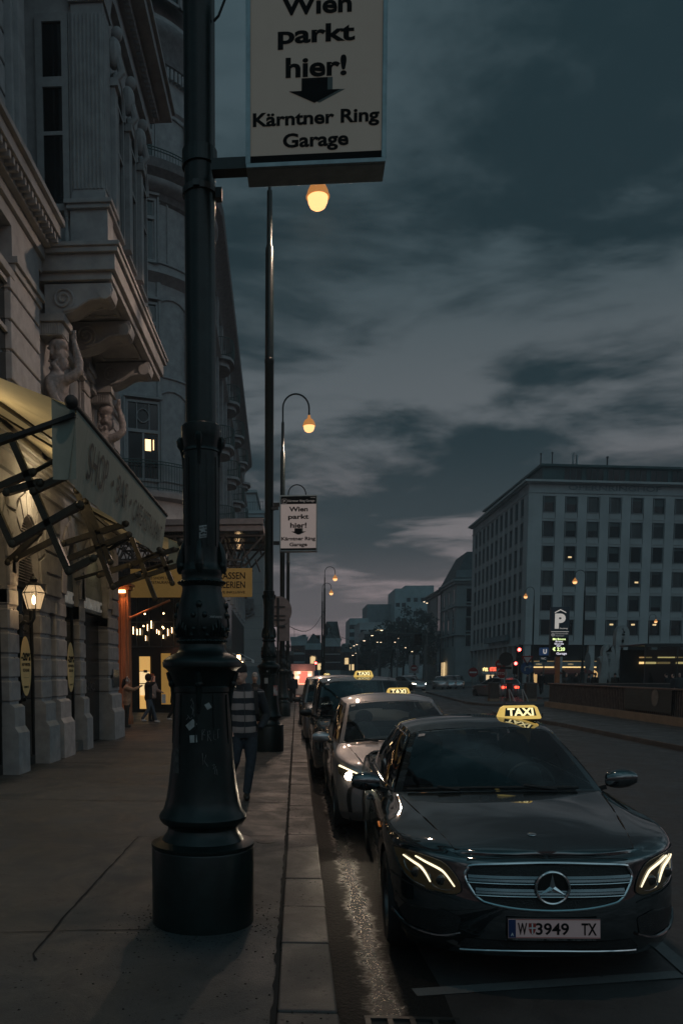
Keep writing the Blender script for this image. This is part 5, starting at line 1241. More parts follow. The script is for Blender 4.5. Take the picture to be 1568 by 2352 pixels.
awning('long awning with a grey green valance lettered SHOP BAR CAFE-RESTAURANT over the pavement', 10.0, 16.8, -2.75, 5.18, -4.95, 6.15, .88,
       [('SHOP', 11.25, 1.05, .46), ('\u2022', 12.12, .10, .10), ('BAR', 12.78, .74, .40), ('\u2022', 13.42, .10, .10), ('CAF\u00c9-RESTAURANT', 15.05, 2.75, .43)], LATT)
awning('shorter second awning beyond the lettered one, plain and lower', 17.6, 22.2, -2.52, 4.72, -4.95, 5.75, .45, None, ())
for (x, y, z, e) in ((-4.45, 11.2, 5.15, 24), (-4.45, 14.4, 5.15, 24), (-4.4, 19.6, 4.5, 5)): lamp_light(x, y, z, e, (1.0, .76, .42), .10, 'awning_light')
# ------------------------------------------------------------------ wall lantern
def lantern_pane():
    m = bpy.data.materials.new('lantern_pane'); m.use_nodes = True; nt = m.node_tree; N = nt.nodes; L = nt.links; N.clear()
    o = N.new('ShaderNodeOutputMaterial'); mx = N.new('ShaderNodeMixShader'); t = N.new('ShaderNodeBsdfTransparent'); g = N.new('ShaderNodeEmission'); g.inputs[0].default_value = (1, .66, .34, 1); g.inputs[1].default_value = .75
    mx.inputs[0].default_value = .6; L.new(t.outputs[0], mx.inputs[1]); L.new(g.outputs[0], mx.inputs[2]); L.new(mx.outputs[0], o.inputs[0]); return m
lt = thing('wall_lantern', 'lit six sided iron lantern on a scrolled bracket fixed to the rusticated wall', 'lantern', (-4.60, 13.85, 3.02))
b = MB(); b.lathe([(.12, -.02), (.205, .26), (.205, .275), (.12, .40), (.0, .40)], 6, cap=False); b.lathe([(.12, -.02), (0, -.02)], 6, cap=False); b.build('lantern_glass', lantern_pane(), lt)
b = MB()
for k in range(6):
    a, a2 = 2*PI*k/6, 2*PI*(k+1)/6; Q = lambda r, z, a: (r*math.cos(a), r*math.sin(a), z)
    b.bar(Q(.12, -.02, a), Q(.207, .265, a), .013); b.bar(Q(.207, .265, a), Q(.12, .40, a), .013); b.bar(Q(.207, .265, a), Q(.207, .265, a2), .018); b.bar(Q(.12, -.02, a), Q(.12, -.02, a2), .018); b.bar(Q(.12, .40, a), Q(.12, .40, a2), .016)
b.lathe([(.13, .40), (.10, .44), (.06, .46), (.075, .50), (.05, .53), (.02, .56), (.012, .60), (0, .62)], 12); b.build('lantern_frame', DARK, lt)
b = MB(); b.lathe([(.05, -.02), (.05, .06), (.02, .07)], 12); b.tube([(0, 0, -.02), (0, 0, -.16), (-.03, 0, -.22), (-.12, 0, -.25), (-.2, .05, -.22), (-.27, .1, -.26), (-.30, .16, -.30)], [.03, .03, .028, .03, .03, .03, .04], 8)
b.tube([(-.02, 0, -.2)]+[(-.16+.07*math.cos(a), .03, -.32+.07*math.sin(a)) for a in [k*.45 for k in range(12)]], .018, 6); b.lathe([(.0, -.48), (.05, -.47), (.07, -.3), (.05, -.1), (0, -.08)], 10, c=(-.31, .17, 0)); b.build('bracket', DARK, lt, smooth=True)
b = MB(); b.lathe([(0, .07), (.028, .09), (.034, .15), (.022, .21), (0, .24)], 12, cap=False); b.build('bulb', emis('lantern_bulb', (1.0, .72, .38), 22.0), lt, smooth=True)
lamp_light(-4.60, 13.85, 3.19, 22.0, (1.0, .62, .30), .05, 'lantern_light')
# ------------------------------------------------------------------ copper clad column at the passage corner
cm = mat('copper_clad', (.30, .12, .05), .42, .35, var=.25, scale=6, stretch=(4, 4, .3))
cl = thing('corner_column', 'fluted copper coloured column lit from its top at the passage entrance', 'column', (-5.90, 27.2, .14))
cl.scale = (1.05, 1.05, 1.06)
b = MB(); n = 40
prof = [(.215*(1+.07*math.cos(10*a))*math.cos(a), .215*(1+.07*math.cos(10*a))*math.sin(a)) for a in [2*PI*k/80 for k in range(80)]]
b.grid([[(x*s_, y*s_, z) for x, y in prof] for s_, z in ((1.15, 0), (1.15, .25), (1.0, .30), (.94, 4.25), (1.0, 4.3))], closed=True); b.build('shaft', cm, cl, smooth=True, ang=60)
b = MB(); b.box(-.24, .24, -.24, .24, 4.30, 4.42); b.box(-.30, .30, -.30, .30, 4.42, 4.50); b.build('capital', cm, cl, bevel=.01)
b = MB(); b.box(-.16, .10, -.36, -.24, 4.20, 4.28); b.build('lamp', emis('downlight', (1.0, .48, .20), 9.0), cl)
b = MB(); b.tube([(.2, -.05, 3.42), (1.55, -.3, 3.95)], .04, 10); b.ball((.2, -.05, 3.42), .07, 8, 6); b.build('flagpole', cm, cl, smooth=True)
l = spot_light(-5.85, 26.72, 4.70, 60, (1.0, .40, .16), 120, 'column_light')
lamp_light(-6.6, 25.4, 2.8, 14, (1.0, .42, .25), .2, 'passage_light')
# ------------------------------------------------------------------ hotel with the rounded corner
hot = thing('corner_hotel', 'tall pale hotel with rounded corner, wavy balconies and deep eaves behind the palace', 'building')
HC = (-8.5, 40.0); HR = 4.0
def hp(t, r=0.0, z=0.0):
    """point on the rounded corner; t degrees from the face turned to the side street"""
    a = R(t); return Vector((HC[0]+(HR+r)*math.sin(a), HC[1]-(HR+r)*math.cos(a), z))
DN = Vector((-1.2, 46, 0)).normalized()
def path(r):
    p = [(-40, HC[1]-HR-r)]+[tuple(hp(t, r).xy) for t in range(0, 89, 4)]
    nrm = Vector((DN.y, -DN.x, 0)); q0 = Vector((HC[0]+HR, HC[1], 0))+nrm*r; q1 = q0+DN*46
    return p+[tuple(q0.xy)]+[tuple(q0.lerp(q1, k/4).xy) for k in range(1, 5)]
def turret(r): return [(-40, HC[1]-HR-r)]+[tuple(hp(t, r).xy) for t in range(0, 185, 5)]+[(-20, HC[1]+HR+r)]
def band(name, prof, m=STONE, par=hot, path=path):
    b = MB(); b.grid([[(x, y, z) for x, y in path(r)] for r, z in prof]); return b.build(name, m, par, smooth=True, ang=35)
band('wall', [(0, 6.8), (0, 22.6)]); band('turret_wall', [(0, 22.4), (0, 30.5)], path=turret); band('attic_wall', [(-.5, 30.5), (-.5, 36.5)], path=turret)
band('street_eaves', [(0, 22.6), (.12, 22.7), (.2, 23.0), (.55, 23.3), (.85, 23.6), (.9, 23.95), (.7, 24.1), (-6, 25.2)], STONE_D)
band('base_wall', [(0, .1), (0, 6.8)], VOID)
band('ledge', [(0, 9.7), (.35, 9.8), (.42, 9.95), (.42, 10.05), (0, 10.1)]); band('ledge', [(0, 19.2), (.12, 19.3), (.38, 19.5), (.38, 19.62), (0, 19.7)])
band('balcony_floor', [(0, 22.9), (.5, 23.1), (.6, 23.25), (.6, 23.4), (0, 23.45)], path=turret); band('frieze', [(0, 26.6), (.1, 26.7), (.1, 26.9), (0, 27.0)], path=turret)
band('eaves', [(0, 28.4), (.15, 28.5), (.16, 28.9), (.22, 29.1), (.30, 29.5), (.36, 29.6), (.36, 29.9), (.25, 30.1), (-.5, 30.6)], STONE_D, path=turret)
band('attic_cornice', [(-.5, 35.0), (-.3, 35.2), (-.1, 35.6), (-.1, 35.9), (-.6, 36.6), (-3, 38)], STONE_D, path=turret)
b = MB()
for t in range(2, 88, 3): p, q = hp(t, .02, 27.9), hp(t, .22, 28.35); b.bar(hp(t, .1, 27.95), hp(t, .1, 28.38), .12, .16, up=(math.sin(R(t)), -math.cos(R(t)), 0))
b.build('dentil', STONE, hot)
def hwin(t, z0, z1, w, lit=False, tr=None, oval=False):
    a = R(t); base = hp(t, .03, 0); rt = Vector((math.cos(a), math.sin(a), 0)); nn = Vector((math.sin(a), -math.cos(a), 0))
    M4 = Matrix(((rt.x, nn.x, 0, base.x), (rt.y, nn.y, 0, base.y), (0, 0, 1, 0), (0, 0, 0, 1)))
    b = MB(); b.T = M4; fr = .10
    for (x0, x1, a0, a1) in ((-w/2, -w/2+fr, z0, z1), (w/2-fr, w/2, z0, z1), (-w/2+fr, w/2-fr, z0, z0+.12), (-w/2+fr, w/2-fr, z1-.10, z1), (-.05, .05, z0+.12, (tr or z1)-.1)): b.box(x0, x1, -.06, .05, a0, a1)
    if tr: b.box(-w/2+fr, w/2-fr, -.06, .06, tr-.09, tr+.05)
    for x in ((-w/2-.10), (w/2+.02)): b.box(x, x+.08, -.05, .10, z0, z1+.1)
    b.box(-w/2-.12, w/2+.12, -.05, .16, z1+.1, z1+.2)
    if oval: b.tube([(.22*math.sin(q)*(1+.25*abs(math.sin(q))), .03, (tr+z1)/2+.30*math.cos(q)) for q in [2*PI*k/24 for k in range(24)]], .025, 6, closed=True); b.box(-.30, -.26, 0, .04, tr, z1); b.box(.26, .30, 0, .04, tr, z1)
    f = b.build('window', FRAME, hot); g = MB(); g.T = M4; g.box(-w/2+.05, w/2-.05, -.05, -.03, z0+.05, z1-.05); g.build('pane', WIN, f)
    if lit:
        g = MB(); g.T = M4; g.box(.10, .36, -.025, -.015, z0+1.35, z0+1.85); g.box(.46, .50, -.025, -.015, z0+1.4, z0+1.85); g.build('lit_lamp', emis('room_lamp', (1.0, .62, .30), 2.5), f)
hwin(23, 10.5, 14.0, 1.55, True, 12.7, True); hwin(23, 15.4, 18.3, 1.45, False, 17.4); hwin(23, 20.0, 22.7, 1.4, False, 21.9); hwin(22, 23.5, 26.3, 1.4, False, 25.5); hwin(66, 10.5, 14.0, 1.4, False, 12.7); hwin(66, 15.4, 18.3, 1.4, False, 17.4); hwin(68, 20.0, 22.7, 1.4, False, 21.9); hwin(66, 23.5, 26.3, 1.4, False, 25.5)
for t in (10, 27, 44, 61): hwin(t, 31.2, 34.3, 1.3)
b = MB()
for t, z0, z1, w in ((45, 10.6, 14.4, 1.5), (45, 15.2, 18.4, 1.5), (47, 20.1, 22.6, 1.9), (47, 23.8, 26.2, 2.0), (36, 20.1, 22.6, .7)):
    for q, zz in ((0, z0), (0, z1)): b.tube([hp(t+math.degrees(k*w/HR)/2, .03, zz+(.25*(1-k*k) if zz == z1 else 0)) for k in (-1, -.5, 0, .5, 1)], .045, 6)
    for k in (-1, 1): b.tube([hp(t+math.degrees(k*w/HR)/2, .03, z0), hp(t+math.degrees(k*w/HR)/2, .03, z1)], .045, 6)
for t in (34, 57):
    b.grid([[hp(t+d, o, z) for d, o in ((-1.6, 0), (-1.2, .12), (1.2, .12), (1.6, 0))] for z in (10.1, 19.2)])
b.build('panel_moulding', STONE, hot, smooth=True)
RAIL = mat('balcony_rail_green', (.045, .085, .080), .6, var=.3)
def railing(name, t0, t1, r, z0, z1):
    b = MB(); ts = [t0+(t1-t0)*k/24 for k in range(25)]
    for z in (z0+.08, z1-.12, z1): b.tube([hp(t, r, z) for t in ts], .022, 6)
    t = t0
    while t <= t1: b.tube([hp(t, r, z0), hp(t, r, z1)], .011, 5); t += 1.9
    return b.build(name, RAIL, hot)
railing('railing', 2, 88, .36, 10.1, 11.35); railing('railing', 5, 75, .52, 23.45, 24.6)
# street front: pilasters, windows and bulging balconies
NR = Vector((DN.y, -DN.x, 0)); Q0 = Vector((HC[0]+HR, HC[1], 0))
MF = Matrix(((DN.x, NR.x, 0, Q0.x), (DN.y, NR.y, 0, Q0.y), (0, 0, 1, 0), (0, 0, 0, 1)))   # local x along street, y out, z up
for k in range(12):
    b = MB(); b.T = MF; b.box(1.6+k*3.7, 2.3+k*3.7, 0, .22, 7, 22.5); b.build('pilaster', STONE, hot)
for k in range(12):
    for z0, h in ((7.6, 2.0), (10.7, 3.1), (15.4, 2.9), (20, 2.2)):
        b = MB(); b.T = MF; x = 3.3+k*3.7; b.box(x-.7, x+.7, -.02, .05, z0, z0+h); f = b.build('window', WIN, hot)
for k in range(1, 10, 2):
    for z0 in (10.2, 14.6, 19.4):
        b = MB(); b.T = MF; x = 3.3+k*3.7; m_ = 9; pr = [(-1.3, 0), (-1.25, .45), (-.95, .85), (-.5, 1.0), (0, 1.03), (.5, 1.0), (.95, .85), (1.25, .45), (1.3, 0)]
        b.prism([(x+a, c, z0) for a, c in pr], (0, 0, .16)); b.prism([(x+a*.8, c*.75, z0-.3) for a, c in pr], (0, 0, .3)); fl = b.build('balcony', STONE, hot)
        if k < 8:
            b = MB(); b.T = MF
            for z in (z0+.2, z0+1.15): b.tube([(x+a, c, z) for a, c in pr], .025, 5)
            for i in range(len(pr)-1):
                for q in range(4): a, c = lerp(pr[i][0], pr[i+1][0], q/4), lerp(pr[i][1], pr[i+1][1], q/4); b.tube([(x+a, c, z0+.2), (x+a, c, z0+1.15)], .014, 4)
            b.build('balcony_rail', RAIL, fl)
b = MB(); b.T = MF; b.box(0, 46, .70, .73, 24.1, 24.9)
for k in range(14): b.tube([(2+k*3.2, .65, 24), (2+k*3.2, .65, 25.3)], .03, 5)
b.build('roof_rail', DARK, hot)
# ground floor shopfront under the canopy
LIT = emis('shop_glow_amber', (1.0, .55, .16), .55); LITP = emis('shop_glow_pale', (1.0, .70, .35), .9)
sf = thing('shopping_arcade_front', 'dark glazed arcade front with hanging lights and amber lit doorways under the canopy', 'shopfront', (0, 0, 0))
b = MB(); b.box(-12, -4.9, 35.2, 35.35, .14, 6.9); b.box(-5.05, -4.9, 35.35, 60, .14, 6.9); b.build('wall', mat('arcade_black_glass', (.008, .010, .010), .18, var=.4, scale=1), sf)
b = MB()
for z in (3.02, 4.1, 5.4): b.box(-12, -4.86, 35.10, 35.2, z, z+.06)
for x in [-11.5+.55*k for k in range(13)]: b.box(x, x+.04, 35.14, 35.2, 3.08, 6.9)
b.build('mullion', DARK, sf)
pA, pB = at(321, 1508, Y=35.1), at(346, 1600, Y=35.1)
b = MB(); b.box(pA.x, pB.x, 35.02, 35.10, .3, pA.z); d_ = b.build('doorway', LIT, sf)
b = MB(); b.box(pA.x+.02, pB.x-.02, 34.98, 35.02, .9, 1.95); b.build('display', LITP, d_); b = MB(); b.box(pA.x+.2, pA.x+.36, 34.96, 34.98, 1.9, 2.02); b.box(pA.x, pB.x, 34.96, 34.98, 1.95, 1.98); b.box(pA.x, pB.x, 34.96, 34.98, 1.4, 1.44); pieces(b, 'screen', BLACK, d_)
b = MB(); b.box(at(371, 1520, Y=35.1).x, at(392, 1520, Y=35.1).x, 35.02, 35.10, .5, 2.75); d_ = b.build('doorway', emis('shop_glow_dim', (1.0, .52, .12), .17), sf)
b = MB(); b.box(at(372, 1520, Y=35.1).x, at(381, 1520, Y=35.1).x, 34.98, 35.02, .55, .95); b.build('poster', WHITE, d_)
rng = random.Random(11)
for k in range(15):
    x = -7.2+k*.17+rng.uniform(-.06, .06); z = 3.35+rng.uniform(-.1, .5)
    b = MB(); b.box(x, x+.022, 34.95, 34.97, z, z+rng.uniform(.15, .34)); b.build('hanging_light', WARM, sf)
for (u, v) in ((331, 1361), (333, 1410), (376, 1409), (330, 1438), (374, 1440), (376, 1443)): p = at(u, v, Y=33); b = MB(); b.ball(tuple(p), .035, 6, 4); b.build('ceiling_spot', WARM, sf)
# canopy with trusses and the hanging board
ca = thing('glass_canopy', 'flat steel and glass canopy with trusses underneath over the arcade entrance', 'canopy', (0, 0, 0))
zc = 7.05; x0, x1 = -7.2, at(605, 1240, Y=29.5).x
STEELP = mat('canopy_edge', (.22, .19, .19), .5, .2, var=.15)
b = MB(); b.box(x0, x1, 29.4, 29.55, zc, zc+.22); b.box(x0, x1-.1, 29.55, 35.2, zc+.22, zc+.30); b.box(x1-.15, x1, 29.55, 35.2, zc, zc+.22); b.box(x0, x1, 29.3, 29.42, zc+.22, zc+.42); b.build('edge_beam', STEELP, ca)
b = MB(); b.box(x0+.1, x1-.15, 29.6, 35.2, zc+.14, zc+.16); b.build('glazing', glassmat('canopy_glass', (.5, .55, .55), 1, 1.4, .1), ca)
b = MB(); TR = mat('truss_paint', (.07, .06, .055), .5, .3, var=.2)
for yy in (29.7, 31.4, 33.2):
    zl = zc-1.0
    b.bar((x0, yy, zc-.12), (x1, yy, zc-.12), .08); b.bar((x0, yy, zl), (x1-.8, yy, zl), .07); b.bar((x1-.8, yy, zl), (x1, yy, zc-.12), .07); n = 9
    for k in range(n):
        xa, xb = lerp(x0, x1-.6, k/n), lerp(x0, x1-.6, (k+1)/n); b.bar((xa, yy, zl), ((xa+xb)/2, yy, zc-.12), .045); b.bar(((xa+xb)/2, yy, zc-.12), (xb, yy, zl), .045); b.bar((xa, yy, zl), (xa+.3, yy+.8, zc-.1), .035)
for k in range(6): xx = lerp(x0, x1-.3, k/5); b.bar((xx, 29.6, zc-.1), (xx, 35.2, zc-.1), .06); b.bar((xx, 29.7, zc-1.0), (xx, 33.2, zc-1.0), .05)
b.build('truss', TR, ca)
bd = thing('arcade_board', 'wide ochre board lettered GALERIEN hung under the canopy', 'sign', (0, 0, 0))
OCH = mat('board_ochre', (.42, .25, .07), .6, var=.06, emit=(1.0, .55, .12), es=.035)
BZ0, BZ1 = at(545, 1371, Y=29.3).z, at(545, 1305, Y=29.3).z; bx0, bx1 = at(300, 1340, Y=29.3).x, at(579, 1340, Y=29.3).x
b = MB(); b.box(bx0, bx1, 29.3, 29.42, BZ0, BZ1); b.build('panel', OCH, bd, bevel=.01)
b = MB()
for x in (bx0+.4, (bx0+bx1)/2, bx1-.4): b.bar((x, 29.4, BZ1), (x, 29.7, zc-.9), .04)
b.build('hanger', DARK, bd)
def TB(mb, s, u0, u1, v0, v1, full, bold=.01):
    p, q = at(u0, v1, Y=29.28), at(u1, v0, Y=29.28); w = (q.x-p.x)*full; text(mb, s, (q.x-w/2, 29.285, (p.z+q.z)/2), w, q.z-p.z, bold=bold)
b = MB(); TB(b, 'RINGSTRASSEN', 508, 563, 1314, 1330, 2.25, .012); TB(b, 'GALERIEN', 514, 563, 1335, 1351, 1.55, .012); TB(b, 'EXKLUSIVE INKLUSIVE', 518, 563, 1357, 1363, 2.0); TB(b, '70 SHOPS UND', 342, 399, 1324, 1331, 1.0); TB(b, 'RESTAURANTS', 342, 399, 1334, 1341, 1.0); b.build('lettering', SIGNB, bd)
# ------------------------------------------------------------------ further buildings on the left
def block(name, lab, x0, x1, y0, y1, z1, m, rows=0, cols=0, side_cols=0, win_w=1.2, win_h=1.7, z0=3.5, cornice=.5, litset=(), wm=None, group=None, cat='building', roof=None):
    t = thing(name, lab, cat, (x0, y0, 0), group=group); w, d = x1-x0, y1-y0
    b = MB(); b.box(0, w, 0, d, -.05, z1); b.build('wall', m, t)
    if cornice: b = MB(); b.box(-cornice*.6, w+cornice*.6, -cornice*.6, d, z1, z1+.35); b.box(-cornice*.3, w+cornice*.3, -cornice*.3, d, z1-.4, z1+.002); b.build('cornice', m, t)
    for r_ in range(rows):
        zz = z0+(z1-z0-1.2)*r_/max(1, rows)
        for c in range(cols):
            x = w*(c+.5)/cols; b = MB(); b.box(x-win_w/2, x+win_w/2, -.06, .05, zz, zz+win_h); f = b.build('window', (LITP if (r_, c) in litset else wm or WIN), t)
        for c in range(side_cols):
            y = d*(c+.5)/side_cols
            for xs_ in ((-.06, .05),) if x0 > 0 else ((w-.05, w+.06),): b = MB(); b.box(xs_[0], xs_[1], y-win_w/2, y+win_w/2, zz, zz+win_h); b.build('window', wm or WIN, t)
    if roof:
        b = MB(); e = roof[1]; h = roof[0]; b.grid([[(0, 0, z1+.3), (w, 0, z1+.3), (w, d, z1+.3), (0, d, z1+.3), (0, 0, z1+.3)], [(e, e, z1+.3+h), (w-e, e, z1+.3+h), (w-e, d-e, z1+.3+h), (e, d-e, z1+.3+h), (e, e, z1+.3+h)]]); b.poly([(e, e, z1+.3+h), (w-e, e, z1+.3+h), (w-e, d-e, z1+.3+h), (e, d-e, z1+.3+h)]); b.build('roof', mat('roof_slate', (.12, .145, .15), .7, var=.3, scale=.6), t)
    return t
GREYB = mat('concrete_grey', (.36, .40, .41), .8, var=.15, scale=.3); PALEB = mat('pale_stone_cladding', (.34, .33, .32), .8, var=.1, scale=.4); TEALB = mat('teal_facade', (.28, .36, .37), .7, var=.2, scale=.3); BROWNB = mat('brown_facade', (.24, .21, .195), .8, var=.2, scale=.3); DKB = mat('dark_facade', (.17, .20, .21), .8, var=.25, scale=.4)
Yb = 96
p, q = at(541, 1215, Y=Yb), at(607, 1127, Y=Yb)
tb = block('terraced_block', 'grey stepped rooftop block beyond the hotel with a metal sculpture on top', -14, q.x-.2, Yb, Yb+20, at(600, 1180, Y=Yb).z, GREYB, 3, 6, 0, 1.4, 1.8)
b = MB(); zt_ = at(600, 1180, Y=Yb).z; b.box(0, 9.0, .5, 15, zt_, at(590, 1130, Y=Yb).z); b.prism([(9.0, 2, zt_), (9.6, 2, zt_), (9.0, 2, at(590, 1130, Y=Yb).z)], (0, 12, 0)); b.box(-.3, 9.2, .2, 15, at(590, 1130, Y=Yb).z, at(590, 1124, Y=Yb).z); b.build('penthouse', GREYB, tb)
b = MB()
for k in range(34): b.bar((.3*k, -.1, zt_+.3), (.3*k, -.1, zt_+1.35), .03)
b.bar((0, -.1, zt_+1.35), (10, -.1, zt_+1.35), .05); b.build('railing', DARK, tb)
sc_ = thing('roof_sculpture', 'spindly metal rooftop sculpture like a leaping animal above the stepped block', 'sculpture', at(548, 1118, Y=Yb+2))
b = MB(); k_ = Yb/1829.0; U = lambda u, v: ((u-548)*k_, 0, (1118-v)*k_)
for L_ in ([(541, 1118), (541, 1085)], [(552, 1118), (552, 1098)], [(541, 1095), (552, 1098)], [(540, 1100), (545, 1082), (553, 1072), (560, 1066), (564, 1070), (563, 1080)], [(545, 1082), (542, 1070), (548, 1060)], [(553, 1072), (551, 1085), (556, 1098), (552, 1110)], [(560, 1066), (555, 1080), (548, 1092), (541, 1096)], [(541, 1108), (552, 1108)], [(545, 1118), (550, 1090)]): b.tube([U(*x) for x in L_], .10, 5)
b.build('frame', DARK, sc_)
p0, p1 = at(519, 1545, Y=88), at(604, 1378, Y=88)
rb = block('relief_wall_building', 'pale stone clad building with a carved relief, beneath the far end of the canopy', p0.x-3, p1.x, 88, 95.5, at(560, 1262, Y=88).z, PALEB, 0, 0, 0, cornice=.3)
b = MB(); a_, c_ = at(560, 1422, Y=87.9), at(583, 1392, Y=87.9); ox = p0.x-3
b.box(a_.x-ox, c_.x-ox, -.25, 0, a_.z+.6, c_.z+.8); b.prism([(a_.x-ox-.1, -.3, a_.z), (c_.x-ox+.1, -.3, a_.z+.55), (c_.x-ox+.1, -.3, a_.z+.75), (a_.x-ox-.1, -.3, a_.z+.2)], (0, .3, 0)); b.ball((a_.x-ox+.5, -.3, a_.z+1.2), (.35, .15, .5), 8, 6); b.ball((a_.x-ox+.9, -.3, a_.z+1.4), (.3, .15, .4), 8, 6); b.build('relief', STONE_D, rb)
b = MB()
for k in range(8): b.box(0, p1.x-ox, -.012, -.004, 3+k*1.25, 3.03+k*1.25)
b.box(.3, p1.x-ox-.2, -.1, -.01, .1, 2.6); b.build('shop_strip', DKB, rb)
for k, (x, lab) in enumerate(((-5.6, 'nearer sloping white shop awning below the relief wall'), (-5.3, 'farther sloping white shop awning below the relief wall'))):
    a = thing('shop_awning', lab, 'awning', (x-.2, 62+k*9, 2.9), group='white shop awnings'); b = MB(); b.grid([[(0, 0, .9), (1.5, 0, .15)], [(0, 4, .9), (1.5, 4, .15)]]); b.box(1.47, 1.5, 0, 4, -.1, .15); b.build('fabric', WHITE, a); b = MB(); b.bar((0, .1, .0), (1.5, .1, .12), .05); b.build('arm', DARK, a)
for (u, v, Y) in ((548, 1511, 58), (640, 1530, 60), (555, 1525, 66)):
    p = at(u, v, Y=Y); lt_ = thing('wall_light', 'small warm light on the %s shopfront on the left' % ('nearest' if Y == 58 else 'farther' if Y == 60 else 'farthest'), 'wall light', tuple(p), group='small shopfront lights'); b = MB(); b.box(-.12, .12, -.1, .1, -.2, .2); b.build('lamp', WARM, lt_); b = MB(); b.box(-.15, .15, -.12, .12, .2, .26); b.build('cap', DARK, lt_)
# ------------------------------------------------------------------ the big office block on the right
OB = mat('office_stone', (.42, .425, .42), .8, var=.12, scale=.25); OBJ = mat('office_spandrel', (.36, .37, .37), .8, var=.15, scale=.5); OROOF = mat('copper_roof_teal', (.035, .075, .075), .6, var=.3, scale=.4)
ob = thing('office_block', 'large grey stone office block with square windows in rows on the right corner', 'building', (0, 0, 0))
CO = Vector((33.3, 119.5, 0)); DR = Vector((math.cos(R(8.8)), math.sin(R(8.8)), 0)); DL = Vector((0, 1, 0))
def frameM(o, d, n): return Matrix(((d.x, n.x, 0, o.x), (d.y, n.y, 0, o.y), (d.z, n.z, 1, o.z), (0, 0, 0, 1)))
MR = frameM(CO, DR, Vector((DR.y, -DR.x, 0))); ML = frameM(CO, DL, Vector((-1, 0, 0)))   # local: x along, y outwards, z up
LR, LL = 44.0, 37.0
ZR = [26.3-3.55*k for k in range(6)]
rng = random.Random(21)
WIN2 = mat('window_pane_grey', (.022, .030, .032), .12, var=.6, scale=.5, spec=.7); WIN3 = mat('window_pane_curtain', (.045, .052, .052), .35, var=.6, scale=.9, stretch=(3, 3, .3))
def office(Mx, Ln, x0, dx, ncol, ww, wh, right):
    b = MB(); b.T = Mx; edge = [0]; cols = [x0+dx*k for k in range(ncol)]
    # wall strips between the columns of windows
    prev = 0
    for c in cols: b.box(prev, c-ww/2-(.12 if right else 0), -.6, 0, 6.1, 27.9); prev = c+ww/2+(.12 if right else 0)
    if prev < Ln: b.box(prev, Ln, -.6, 0, 6.1, 27.9)
    for c in cols:
        top = 27.9
        for z in ZR: b.box(c-ww/2-.12, c+ww/2+.12, -.6, -.015, z+wh/2+.0, top); top = z-wh/2-.85; b.box(c-ww/2-.05, c+ww/2+.05, -.6, -.05, z-wh/2-.80, z-wh/2); b.box(c-ww/2-.1, c+ww/2+.1, -.04, .07, z-wh/2-.88, z-wh/2-.78)
        b.box(c-ww/2-.12, c+ww/2+.12, -.6, -.02, 6.1, top)
        for z in ZR:
            for k in range(7): b.box(c-ww/2+.1+k*(ww-.2)/7, c-ww/2+.17+k*(ww-.2)/7, -.08, -.03, z-wh/2-.75, z-wh/2-.05)
    b.build('wall', OB, ob)
    for i, c in enumerate(cols):
        for j, z in enumerate(ZR):
            b = MB(); b.T = Mx; f_ = .09
            for (xa, xb, za, zb) in ((c-ww/2, c-ww/2+f_, z-wh/2, z+wh/2), (c+ww/2-f_, c+ww/2, z-wh/2, z+wh/2), (c-ww/2+f_, c+ww/2-f_, z+wh/2-f_, z+wh/2), (c-ww/2+f_, c+ww/2-f_, z-wh/2, z-wh/2+f_)): b.box(xa, xb, -.25, .04, za, zb)
            f = b.build('window', mat('office_frame', (.20, .215, .22), .5, .3, var=.1), ob); g = MB(); g.T = Mx; g.box(c-ww/2+.05, c+ww/2-.05, -.22, -.18, z-wh/2+.05, z+wh/2-.05); g.build('pane', rng.choice((WIN, WIN, WIN2, WIN3)), f)
            if right and rng.random() < .45:
                g = MB(); g.T = Mx; hh = rng.uniform(.3, 1.6); g.box(c-ww/2+.1, c+ww/2-.1, -.175, -.165, z+wh/2-.1-hh, z+wh/2-.1); g.build('blind', mat('blind_grey', (.07, .085, .085), .8, var=.1), f)
            if right and (i, j) in ((1, 2), (4, 3), (3, 5), (5, 5), (4, 5)):
                g = MB(); g.T = Mx; x = c+(.0, .3)[j == 3]-.2; g.box(x, x+.55, -.16, -.15, z-.55+(.9 if j == 5 else 0), z-.33+(.9 if j == 5 else 0)); g.build('room_light', LITP, f)
office(MR, LR, 3.1, 3.37, 8, 1.75, 2.35, True); office(ML, LL, 3.2, 3.05, 11, 1.55, 2.7, False)
def wrap2(b, o, z0, z1, thick=.6):
    """course running round both faces, sticking out by o"""
    a, c, e = CO+DL*LL, CO, CO+DR*LR; nL, nR = Vector((-1, 0, 0)), Vector((DR.y, -DR.x, 0)); cor = c+nL*o+nR*o*1.0
    pts = [a+nL*o, cor, e+nR*o]; inn = [a-nL*thick, c+Vector((thick, thick, 0)), e-nR*thick]
    b.grid([[p+Vector((0, 0, z)) for p in pts] for z in (z0, z1)]); b.grid([[pts[k]+Vector((0, 0, z1)) for k in range(3)], [inn[k]+Vector((0, 0, z1)) for k in range(3)]]); b.grid([[pts[k]+Vector((0, 0, z0)) for k in range(3)], [inn[k]+Vector((0, 0, z0)) for k in range(3)]])
b = MB(); wrap2(b, .0, 27.9, 29.3); wrap2(b, .12, 27.85, 28.05); b.build('frieze', OBJ, ob)
b = MB(); wrap2(b, .9, 29.3, 29.6, 2); wrap2(b, .5, 29.15, 29.3, 2); wrap2(b, .25, 6.0, 6.35); b.build('cornice', OB, ob)
